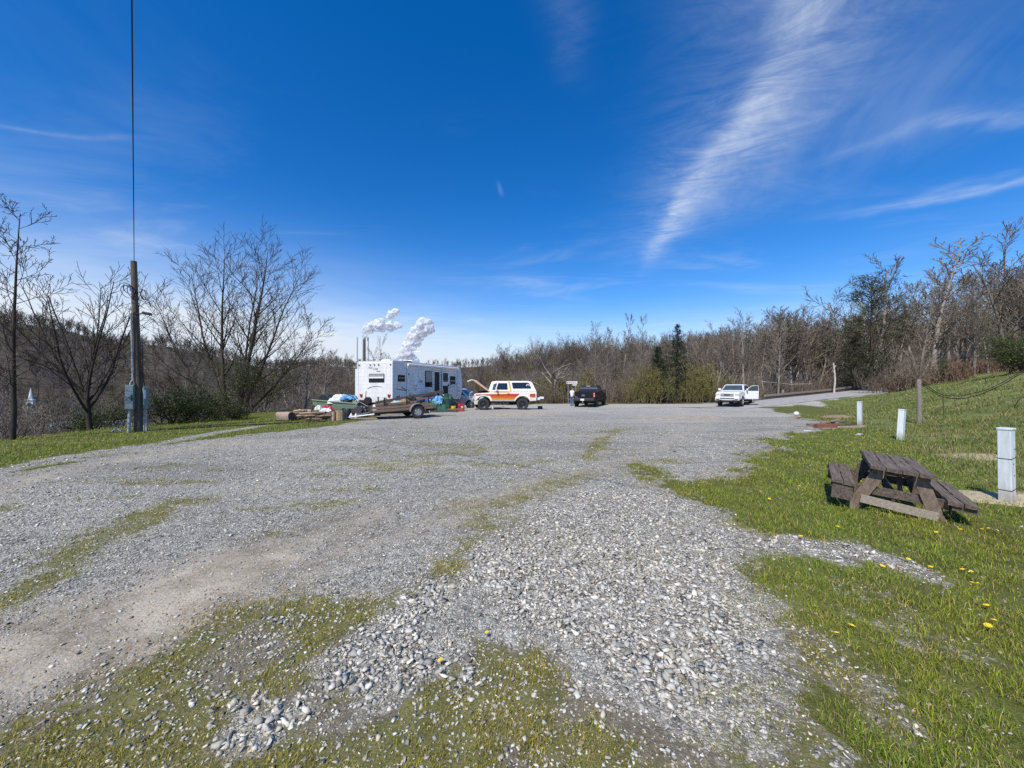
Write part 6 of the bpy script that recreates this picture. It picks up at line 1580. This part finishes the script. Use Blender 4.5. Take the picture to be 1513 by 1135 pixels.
MB().tube([(-.3, 0, .3), (-.5, -.1, .6), (-.8, -.1, .72)], .02, 6).tube([(.1, 0, .4), (.15, 0, .9)], .02, 6).build('handle', BLACKP, t); MB().tube([(-.45, -.3, .05), (-.1, -.3, .35), (.35, -.28, .1)], .018, 6).build('frame_tube', PVC, t)
RBAG = mat('red bag', (.42, .04, .05), .5, var=.3, scale=8)
blob_tarp('red_bag', 'red bag lying under the left end of the green boat', 'bag', gl(482, 20.0, .32), (.60, .4, .24), RBAG, 8); blob_tarp('white_bag', 'small white bag beside the red bag behind the firewood', 'bag', gl(471, 19.6, .36), (.32, .3, .22), WHT, 9); blob_tarp('white_bag', 'flat white bag below the red bag behind the firewood', 'bag', gl(482, 19.3, .30), (.5, .3, .16), WHT, 10)
for px, c_, lab in ((519, WHT, 'left of two white jugs on the grass right of the chopping block'), (526, WHT, 'right of two white jugs on the grass right of the chopping block')):
    o = MB().lathe([(.07, 0), (.08, .03), (.08, .18), (.035, .25), (.03, .29), (.01, .30)], 14).build('jug', c_, smooth=True); o.location = gl(px, 18.3, 0); tag(o, lab, 'jug')
o = MB().lathe([(.13, 0), (.15, .05), (.15, .45), (.13, .48), (.02, .48)], 16).build('black_drum', BLK, smooth=True); o.location = gl(514, 18.9, 0); tag(o, 'black drum standing in shade between chopping block and utility trailer', 'drum')
for px, D, rz, lab in ((536, 18.3, 8, 'pale plank lying on the grass under the tongue of the utility trailer'), (541, 18.9, -6, 'brown plank lying left of the utility trailer')):
    o = warped(MB(), -.7, .7, 0, .16, .03, .05, px).build('plank', TBL2 if rz > 0 else WOODR); o.location = gl(px, D, .12 if rz < 0 else .02); o.rotation_euler = (0, 0, R(rz)); tag(o, lab, 'plank')
DKC = mat('dark stained crate', (.055, .045, .038), .9, var=.4)
def crate(label, px, D, z, d, rz):
    t = thing('wooden_crate', label, 'crate', gl(px, D, z), R(rz))
    w, l, h = d
    MB().box((0, 0, .02), (l, w, .03)).build('base', DKC, t)
    for s_ in (1, -1):
        for zz in (.25, .75): MB().box((0, s_*w/2, h*zz), (l, .02, h*.36)).build('slat', DKC, t); MB().box((s_*l/2, 0, h*zz), (.02, w-.03, h*.36)).build('slat', DKC, t)
    return t
crate('dark slatted crate on the grass under the middle of the green boat', 500, 19.7, 0, (.4, .6, .36), 10)
crate('dark slatted crate behind the black drum by the utility trailer', 523, 19.9, 0, (.45, .5, .42), -20)
blob_tarp('black_bag', 'black rubbish bag slumped behind the chopping block', 'bag', gl(508, 19.2), (.6, .5, .42), BLK, 41)
blob_tarp('black_bag', 'black rubbish bag behind the tongue of the utility trailer', 'bag', gl(533, 20.0), (.7, .5, .5), BLK, 42)
blob_tarp('brown_tarp', 'dirty brown tarpaulin heaped between the boat and the utility trailer', 'tarpaulin', gl(545, 20.6), (1.0, .8, .62), UNDER, 43)
o = MB().lathe([(.17, -.09), (.27, -.09), (.30, -.05), (.30, .05), (.27, .09), (.17, .09)], 22, (0, 0, 0), 'y').build('spare_tyre', RUBBER, smooth=True); o.location = gl(529, 19.2, .28); o.rotation_euler = (R(-20), 0, R(-25)); tag(o, 'old tyre propped up left of the utility trailer', 'tyre')
for px, D, z, ln, rz, m_, lab in ((470, 18.7, .02, 1.0, 20, WOODG, 'grey board lying behind the low firewood stack'), (548, 18.9, .03, 1.3, -12, WOODD, 'dark board on the grass in front of the utility trailer deck'), (612, 21.6, .03, 1.1, 25, WOODG, 'grey board on the gravel behind the trailer wheel'),
        (575, 20.9, .02, 1.4, 4, TBL2, 'pale board lying behind the utility trailer below the camper'), (600, 22.4, .04, 1.2, -30, WOODR, 'red brown board under the side of the travel trailer')):
    o = warped(MB(), -ln/2, ln/2, 0, .15, .02, .045, int(px)).build('loose_board', m_); o.location = gl(px, D, z); o.rotation_euler = (0, 0, R(rz)); tag(o, lab, 'board')
blob_tarp('grey_tarp', 'dull grey tarpaulin heap behind the utility trailer wheel', 'tarpaulin', gl(617, 22.2), (1.0, .8, .55), UNDER, 45)
# load of the utility trailer
UM = UT.matrix_basis.copy() if False else (Matrix.Translation(UT.location) @ UT.rotation_euler.to_matrix().to_4x4())
def on_trailer(x, y, z): return UM @ Vector((x, y, z))
def beam_obj(name, label, p0, p1, w, h, m, cat):
    return tag(MB().beam(p0, p1, w, h).build(name, m, bevel=.006), label, cat)
beam_obj('timber', 'long dark timber lying aslant across the load of the utility trailer', on_trailer(.2, .1, .82), on_trailer(3.5, -.45, 1.22), .13, .13, WOODD, 'timber')
beam_obj('timber', 'brown timber resting along the top of the near side boards', on_trailer(.05, -.60, .74), on_trailer(2.0, -.60, .77), .14, .10, WOODR, 'timber')
beam_obj('timber', 'grey timber behind the others on the utility trailer', on_trailer(.3, .5, .76), on_trailer(3.2, .4, .92), .12, .12, WOODG, 'timber')
beam_obj('timber', 'short red brown timber over the wheel of the utility trailer', on_trailer(2.2, -.2, .86), on_trailer(3.1, -.3, 1.06), .14, .12, WOODR, 'timber')
blob_tarp('teal_bag', 'pale teal crumpled bag on the utility trailer between its posts', 'bag', on_trailer(1.05, -.45, .58), (.6, .3, .28), TEAL, 14, .5)
blob_tarp('black_bag', 'black bag slumped over the timber near the trailer wheel', 'bag', on_trailer(1.9, -.1, .80), (.42, .36, .34), BLK, 15)
log('log', 'round log end standing up among the trailer load', 'log', on_trailer(.55, .3, .72), on_trailer(.75, .2, .98), .10, PINKB, FRESH, seed=9)
blob_tarp('rope_heap', 'heap of tan rope beside the teal bag on the utility trailer', 'rope', on_trailer(1.5, -.3, .72), (.45, .3, .2), FRESH, 19, .2, .5)
o = MB().lathe([(.05, 0), (.13, 0), (.15, .04), (.15, .30), (.10, .33), (.02, .33)], 16).build('paint_bucket', WHT, smooth=True); o.location = on_trailer(.10, -.45, .43); tag(o, 'white bucket at the left front corner of the utility trailer', 'bucket')
# tarps by the trailer door
blob_tarp('green_tarp', 'crumpled green tarpaulin heap in front of the trailer steps', 'tarpaulin', gl(640, 23.6), (1.35, 1.0, .62), TG, 21, .3, .34)
blob_tarp('dark_green_tarp', 'dark green tarpaulin piled on the right of the blue one', 'tarpaulin', gl(659, 24.4, .22), (1.05, .9, .78), TDG, 22, 1.2, .34)
blob_tarp('blue_tarp', 'deep blue tarpaulin bundled on top of the green heap', 'tarpaulin', gl(638, 24.3, .42), (.80, .7, .66), TB, 23, .8, .4)
blob_tarp('light_blue_tarp', 'light blue tarpaulin draped between the dark blue and dark green ones', 'tarpaulin', gl(648, 23.9, .46), (.78, .6, .46), TLB, 24, 2, .4)
blob_tarp('white_bag', 'small white bag lying left of the green tarpaulin', 'bag', gl(629, 22.6), (.42, .32, .26), WHT, 25)
for px, lab, m, z in ((652, 'dark plank on the gravel in front of the tarpaulins', WOODD, .05), (660, 'second plank behind the dark one on the gravel below the tarpaulins', WOODR, .14)):
    o = warped(MB(), -1.0, 1.0, 0, .2, 0, .08, px).build('plank', m); o.location = gl(px, 23.2 if z < .1 else 23.7, z); o.rotation_euler = (0, 0, R(10)); tag(o, lab, 'plank')
YEL = mat('yellow plastic', (.72, .50, .05), .4, var=.08); REDP = mat('red plastic', (.38, .025, .02), .4, var=.2, dark=(.2, .02, .02)); ORP = mat('pale orange plastic', (.62, .27, .17), .5, var=.15)
t = thing('yellow_bucket', 'bright yellow bucket standing between the tarpaulins and the red fuel can', 'bucket', gl(670, 23.9))
MB().lathe([(.12, 0), (.13, .01), (.16, .30), (.17, .31), (.165, .33), (.15, .33), (.12, .04), (.01, .04)], 20).build('pail', YEL, t, smooth=True); MB().tube([(-.165*math.cos(PI*k/10), -.05-.12*math.sin(PI*k/10), .31-.06*math.sin(PI*k/10)) for k in range(11)], .006, 5).build('handle', STEEL, t)
blob_tarp('orange_bag', 'pale orange bag behind the yellow bucket', 'bag', gl(664, 24.4, .02), (.5, .4, .42), ORP, 27)
t = thing('fuel_can', 'dark red fuel can on the gravel by the front of the suv', 'fuel can', gl(681, 24.4), .3)
MB().prism([(-.2, 0), (-.2, .38), (-.08, .48), (.2, .46), (.22, 0)], .13).build('can', REDP, t, bevel=.03); MB().tube([(-.12, 0, .46), (-.1, 0, .56), (.12, 0, .55), (.15, 0, .44)], .02, 6).build('handle', REDP, t); MB().tube([(-.2, 0, .40), (-.36, 0, .56)], .022, 6).build('spout', BLACKP, t); MB().box((.05, -.135, .26), (.12, .01, .10)).build('label', PLATE, t)
o = MB().lathe([(.19, -.1), (.30, -.1), (.33, -.06), (.33, .06), (.30, .1), (.19, .1)], 24, (0, 0, 0), 'y').build('spare_tyre', RUBBER, smooth=True); o.location = gl(671, 25.0, .32); o.rotation_euler = (R(-14), 0, R(15)); tag(o, 'loose tyre leaning behind the yellow bucket', 'tyre')
o = MB().box((0, 0, .10), (.32, .28, .20)).build('black_box', BLK, bevel=.01); o.location = gl(798, 26.6); tag(o, 'small black box on the gravel behind the rear wheel of the suv', 'box')
t = thing('floor_jack', 'pale floor jack with a black body lying under the suv', 'jack', gl(733, 26.0), R(8))
MB().box((0, 0, .08), (.40, .2, .12)).build('body', BLACKP, t, bevel=.01); MB().prism([(-.35, .02), (-.30, .22), (-.18, .24), (-.12, .04)], .08).build('arm', WHT, t); MB().tube([(.2, 0, .12), (.55, 0, .22)], .016, 6).build('handle', STEEL, t)
blob_tarp('cardboard', 'flattened tan cardboard lying under the middle of the suv', 'cardboard', gl(744, 27.0), (.9, .5, .06), mat('cardboard', (.46, .37, .24), .9, var=.2), 31)

# ================================================================== person beside the black pickup
def skin_obj(name, V, E, Rr, m, parent, sub=1):
    me = bpy.data.meshes.new(name); me.from_pydata([tuple(v) for v in V], E, []); me.materials.append(m)
    o = link(bpy.data.objects.new(name, me), parent); o.modifiers.new('skin', 'SKIN')
    for i, r_ in enumerate(Rr): 
        d = me.skin_vertices[0].data[i]; d.radius = r_ if isinstance(r_, tuple) else (r_, r_); d.use_root = (i == 0)
    s = o.modifiers.new('sub', 'SUBSURF'); s.levels = sub; s.render_levels = sub
    o.modifiers['skin'].use_smooth_shade = True; return o
def build_person():
    SKIN = mat('skin', (.52, .31, .22), .55, var=.05); SHIRT = mat('white shirt', (.76, .74, .73), .8, var=.06, bump=.3, bscale=10); JEANS = mat('blue jeans', (.10, .15, .24), .85, var=.2, scale=10); HAIR = mat('brown hair', (.09, .06, .04), .8, var=.3); SHOE = mat('pale shoes', (.55, .54, .52), .7, var=.1)
    t = thing('person', 'person in a white shirt and blue jeans standing left of the black pickup', 'person')
    V = [(0, 0, .96), (0, 0, 1.15), (0, .0, 1.36), (0, .0, 1.48), (0, .02, 1.58), (0, .03, 1.67), (0, .02, 1.73)]; E = [(i, i+1) for i in range(6)]; Rr = [(.13, .095), (.125, .088), (.145, .095), (.055, .055), (.07, .085), (.075, .095), (.04, .05)]
    def chain(pts, rad, root):
        p = root
        for q, r_ in zip(pts, rad): V.append(q); Rr.append(r_); E.append((p, len(V)-1)); p = len(V)-1
        return p
    for s in (1, -1):
        k = chain([(s*.18, 0, 1.42), (s*.23, .02, 1.16), (s*.22, .14, .95), (s*.215, .17, .90)], [.058, .045, .033, (.036, .018)], 2)
        for f in range(4): chain([(s*(.235-.018*f), .19+.012*f, .855), (s*(.23-.018*f), .205+.012*f, .825-.006*(1-abs(f-1.5)))], [.0095, .008], k)
        chain([(s*.195, .20, .885), (s*.185, .225, .865)], [.011, .009], k)
        chain([(s*.09, 0, .88), (s*.11, .02, .50), (s*.12, -.02, .09), (s*.125, .10, .035)], [.085, .058, .042, .038], 0)
    skin_obj('body', V, E, Rr, SKIN, t)
    MB().ellipsoid((0, .105, 1.63), (.016, .022, .022), 8, 6).build('nose', SKIN, t, smooth=True)
    MB().ellipsoid((.03, .10, 1.66), (.011, .008, .008), 8, 6).ellipsoid((-.03, .10, 1.66), (.011, .008, .008), 8, 6).build('eyes', BLACKP, t, smooth=True)
    MB().ellipsoid((.085, .02, 1.645), (.012, .02, .032), 8, 6).ellipsoid((-.085, .02, 1.645), (.012, .02, .032), 8, 6).build('ears', SKIN, t, smooth=True)
    MB().ellipsoid((0, .108, 1.59), (.024, .006, .006), 8, 6).build('mouth', mat('lips', (.40, .17, .14), .5), t, smooth=True)
    MB().ellipsoid((0, -.005, 1.70), (.088, .105, .075), 14, 8, .05).ellipsoid((0, -.06, 1.64), (.078, .05, .08), 12, 8, .05).build('hair', HAIR, t, smooth=True)
    V2 = [(0, 0, .86), (0, 0, 1.10), (0, 0, 1.36), (0, 0, 1.45)]; R2 = [(.20, .15), (.175, .13), (.19, .13), (.085, .075)]; E2 = [(0, 1), (1, 2), (2, 3)]
    for s in (1, -1):
        b0 = len(V2); V2 += [(s*.185, 0, 1.415), (s*.22, .01, 1.24)]; R2 += [.078, .068]; E2 += [(2, b0), (b0, b0+1)]
    skin_obj('shirt', V2, E2, R2, SHIRT, t)
    V3 = [(0, 0, .99)]; R3 = [(.14, .11)]; E3 = []
    for s in (1, -1):
        b0 = len(V3); V3 += [(s*.10, 0, .84), (s*.115, .02, .50), (s*.12, -.02, .07)]; R3 += [.095, .075, .062]; E3 += [(0, b0), (b0, b0+1), (b0+1, b0+2)]
    skin_obj('trousers', V3, E3, R3, JEANS, t)
    for s in (1, -1): MB().ellipsoid((s*.122, .05, .045), (.052, .14, .05), 12, 8).build('shoe', SHOE, t, smooth=True)
    x, y = (845.2-756.5)/FPX*34.0, 34.0
    t.location = (x, y, hz(x, y)-.0); t.rotation_euler = (0, 0, R(-55)); t.scale = (1.0, 1.0, 1.0)
build_person()

# ================================================================== sign in the trees
t = thing('roadside_sign', 'small white sign with red marks half hidden in the trees left of the black pickup', 'sign', gl(845, 41.0), 0)
bz = HC+(570-565.3)/FPX*41-hz((845-756.5)/FPX*41, 41)
MB().box((0, 0, bz), (1.15, .03, .26)).build('board', PLATE, t); MB().box((.28, 0, bz-.26), (.45, .03, .12)).build('lower_board', PLATE, t)
for k, (x_, w, c_) in enumerate(((-.46, .14, REDP), (-.24, .10, BLACKP), (-.06, .08, REDP), (.14, .12, STEEL), (.34, .10, STEEL))): MB().box((x_, -.02, bz+.02*(k % 2)), (w, .01, .10)).build('mark', c_, t)
for s in (-.4, .4): MB().box((s, .03, bz/2), (.05, .05, bz)).build('sign_post', STEEL, t)

# ================================================================== dandelions
DYEL = mat('dandelion yellow', (.80, .58, .02), .7, var=.15, scale=30); DGRN = mat('stem green', (.12, .18, .05), .7)
def dandelion():
    mb = MB(); mb.tube([(0, 0, 0), (.006, .003, .05)], .0022, 5); mb.cur = 1
    for k in range(14):
        a = 2*PI*k/14; c0, s0 = math.cos(a), math.sin(a); mb.add([(.006, .003, .05), (.006+.022*c0-.006*s0, .003+.022*s0+.006*c0, .060), (.006+.026*c0, .003+.026*s0, .056), (.006+.022*c0+.006*s0, .003+.022*s0-.006*c0, .060)], [(0, 1, 2, 3)])
    mb.ellipsoid((.006, .003, .058), (.016, .016, .009), 10, 5); return mb.build('dandelion', [DGRN, DYEL])
d0 = dandelion(); rd = random.Random(4); first = True
def put_dand(x, y, s, lab, grp):
    global first
    o = d0 if first else d0.copy()
    if not first: COL.objects.link(o)
    first = False; o.location = (x, y, hz(x, y)+.005); o.rotation_euler = (rd.uniform(-.3, .3), rd.uniform(-.3, .3), rd.uniform(0, 6)); o.scale = (s, s, s); tag(o, lab, 'dandelion', grp)
for px, py in ((1423, 837), (1431, 838), (1184, 790), (1235, 934), (1257, 925), (1298, 745), (1356, 757), (1461, 778), (1450, 780), (1300, 832), (1375, 833), (1472, 780), (1435, 855), (1446, 858), (1459, 890), (1468, 912), (1460, 921), (1237, 776), (1214, 753), (1135, 736), (1122, 724), (1382, 782), (1420, 779), (1340, 821), (722, 930), (655, 970)):
    x, y = gp(px, py, .05); put_dand(x, y, rd.uniform(.55, .8), 'yellow dandelion flower open in the right-hand grass' if px > 1000 else 'lone yellow flower among the stones at the bottom centre', 'dandelions in the right-hand grass' if px > 1000 else 'yellow flowers among the stones')
for k in range(60):
    px, py = rd.uniform(1130, 1300), rd.uniform(645, 730)
    if rd.random() < .45: px, py = rd.gauss(1290, 16), rd.gauss(643, 5)
    if py < 632: py = 640
    x, y = gp(px, py); put_dand(x, y, rd.uniform(.42, .65), 'small yellow dandelion in the grass between the gravel and the picnic table' if py > 655 else 'small yellow dandelion in the patch below the farthest white post', 'small dandelions farther back on the right')
for k in range(16):
    px = rd.uniform(20, 190); py = 655-px*.09+rd.uniform(-6, 18); x, y = gp(px, py); put_dand(x, y, rd.uniform(.6, .9), 'small yellow dandelion on the grass strip at the left', 'dandelions on the left grass')

# ================================================================== the valley: church, houses, power station
def house(name, label, px, D, py_roof, w, d_, wall_m, roof_m, rz):
    x = (px-756.5)/FPX*D; zr = HC+(570-py_roof)/FPX*D; z0 = hz(x, D); h = zr-z0
    t = thing(name, label, 'house', (x, D, z0), rz)
    e = h*.62
    MB().box((0, 0, e/2-.3), (w, d_, e+.6)).build('wall', wall_m, t)
    MB().prism([(-w/2-.3, e-.1), (0, h), (w/2+.3, e-.1)], d_/2+.3).build('roof', roof_m, t)
    for k in (-1, 1):
        MB().box((k*w*.25, -d_/2-.02, e*.6), (w*.14, .06, e*.28)).build('window', GLASS, t)
    MB().box((0, -d_/2-.02, e*.3), (w*.12, .06, e*.6)).build('door', BLACKP, t); return t
WALLW = mat('white clapboard', (.70, .70, .68), .7, var=.08); WALLT = mat('teal siding', (.22, .38, .37), .7, var=.1); ROOFG = mat('grey shingles', (.34, .34, .35), .9, var=.2, scale=3); ROOFP = mat('pale metal roof', (.40, .41, .42), .6, var=.1)
house('white_house', 'white house with a pale roof down in the valley behind the vase-shaped tree', 85, 60, 624, 6, 5, WALLW, ROOFP, .4)
house('teal_house', 'small teal house low in the valley at the far left', 66, 48, 636, 5, 4, WALLT, ROOFG, .2)
house('grey_house', 'grey roofed house in the valley just left of the utility pole', 158, 62, 622, 7, 5, WALLW, ROOFG, -.3)
x, D = (48-756.5)/FPX*110, 110.; zt = HC+(570-574)/FPX*D; z0 = hz(x, D)
t = thing('church', 'distant church with a white steeple between the two leftmost trees', 'church', (x, D, z0), .5)
hh = zt-z0
MB().box((0, 6, 1.2), (7, 12, 4)).build('nave', WALLW, t); MB().prism([(-3.9, 3.1), (0, 5.4), (3.9, 3.1)], 12.2, -.1).build('roof', ROOFG, t)
hb_ = hh-3.4
MB().box((0, -.8, hb_/2), (1.4, 1.4, hb_)).build('tower', ROOFG, t); MB().box((0, -.8, hb_-.7), (1.46, 1.46, 1.3)).build('belfry', WALLW, t); MB().box((0, -.8, hb_+.1), (1.75, 1.75, .2)).build('cornice', WALLW, t); MB().lathe([(.62, hb_+.2), (.45, hb_+1.0), (.05, hh), (.01, hh+.05)], 8, (0, -.8, 0)).build('spire', WHITEP, t)
MB().box((0, -1.57, hb_-1), (.5, .06, .8)).build('louvre', BLACKP, t)
# smokestacks and steam, about 800 m off
CONC = mat('pale stack concrete', (.62, .63, .65), .8, var=.05, scale=.05); CDK = mat('dark stack brick', (.13, .12, .115), .9, var=.1, scale=.05)
Dk = 800.
for px, w, top, m, lab in ((527.2, 2.5, 498.5, CONC, 'leftmost white smokestack rising over the roof of the travel trailer'), (538.0, 4.4, 500, CDK, 'thick dark smokestack in the middle of the three, trailing steam'), (543.6, 2.4, 498.5, CONC, 'white smokestack just right of the dark one')):
    x = (px-756.5)/FPX*Dk; r_ = w/2/FPX*Dk; zt = HC+(570-top)/FPX*Dk; z0 = hz(x, Dk)
    t = thing('smokestack', lab, 'smokestack', (x, Dk, z0), group='smokestacks of the power station')
    n = 24; MB().lathe([(r_*1.12, -5), (r_, (zt-z0)*.5), (r_*.94, zt-z0-3)], n).build('shaft', m, t, smooth=True)
    MB().lathe([(r_*1.0, zt-z0-3), (r_*1.0, zt-z0), (r_*.8, zt-z0)], n).build('rim', CONC if m is CONC else mat('stack cap', (.30, .29, .28), .8), t, smooth=True)
def steam(name, label, balls, D, seed):
    """a steam plume: a lumpy closed outline filled with bright scattering vapour"""
    bm = bmesh.new(); rnd = random.Random(seed)
    for px, py, rp in balls:
        c = at(px, py, D+rnd.uniform(-1, 1)*rp/FPX*D*.6); r_ = rp/FPX*D
        bmesh.ops.create_icosphere(bm, subdivisions=3, radius=r_, matrix=Matrix.Translation(c))
        for k in range(7):
            v = Vector((rnd.gauss(0, 1), rnd.gauss(0, 1), rnd.gauss(0, 1))).normalized(); bmesh.ops.create_icosphere(bm, subdivisions=2, radius=r_*rnd.uniform(.35, .6), matrix=Matrix.Translation(c+v*r_*.75))
    me = bpy.data.meshes.new(name); bm.to_mesh(me); bm.free()
    o = link(bpy.data.objects.new(name, me)); rmd = o.modifiers.new('remesh', 'REMESH'); rmd.mode = 'VOXEL'; rmd.voxel_size = 1.3
    tx_ = bpy.data.textures.new(name, 'CLOUDS'); tx_.noise_scale = 10; tx_.noise_depth = 4
    dm = o.modifiers.new('billow', 'DISPLACE'); dm.texture = tx_; dm.strength = 9; dm.mid_level = .5; dm.texture_coords = 'GLOBAL'
    dg = bpy.context.evaluated_depsgraph_get(); me2 = bpy.data.meshes.new_from_object(o.evaluated_get(dg)); o.modifiers.clear(); o.data = me2; me2.materials.clear(); me2.materials.append(STEAM); me2.polygons.foreach_set('use_smooth', [True]*len(me2.polygons))
    return tag(o, label, 'steam')
STEAM = bpy.data.materials.new('steam'); STEAM.use_nodes = True; nt = NT(STEAM.node_tree); nt.t.nodes.remove(nt.t.nodes['Principled BSDF'])
dfu = nt.n('ShaderNodeBsdfDiffuse'); dfu.inputs[0].default_value = (.94, .945, .955, 1); tlu = nt.n('ShaderNodeBsdfTranslucent'); tlu.inputs[0].default_value = (.94, .945, .955, 1)
m1 = nt.n('ShaderNodeMixShader'); m1.inputs[0].default_value = .48; nt.l(dfu.outputs[0], m1.inputs[1]); nt.l(tlu.outputs[0], m1.inputs[2])
tpu = nt.n('ShaderNodeBsdfTransparent'); m2 = nt.n('ShaderNodeMixShader')
gp_ = nt.n('ShaderNodeNewGeometry').outputs['Position']
nt.l(nt.math('MULTIPLY', nt.maprange(nt.noise(gp_, .10, 5, .65), .42, .66), .85), m2.inputs[0]); nt.l(m1.outputs[0], m2.inputs[1]); nt.l(tpu.outputs[0], m2.inputs[2])
nt.l(m2.outputs[0], nt.t.nodes['Material Output'].inputs['Surface'])
steam('steam_plume', 'white steam drifting right from the dark smokestack', [(538, 496, 3.2), (540, 489, 5.2), (546, 485, 7.5), (553, 482, 8), (560, 481, 8.5), (568, 483, 7.5), (576, 483, 6.8), (584, 482, 5.2), (590, 481, 4)], Dk, 3)
steam('steam_puff', 'small white puff floating above the drifting steam', [(574, 468, 4), (579, 465.5, 5.4), (584, 462, 5.4), (588, 459.5, 3.4)], Dk, 4)
steam('steam_plume', 'tall thick white steam column leaning right behind the trailer roof', [(596, 533, 12), (606, 533, 11), (590, 531, 8), (600, 522, 10), (605, 512, 11), (610, 502, 11), (617, 494, 12), (624, 487, 12), (629, 480, 10), (624, 477, 8), (634, 486, 7)], Dk, 5)
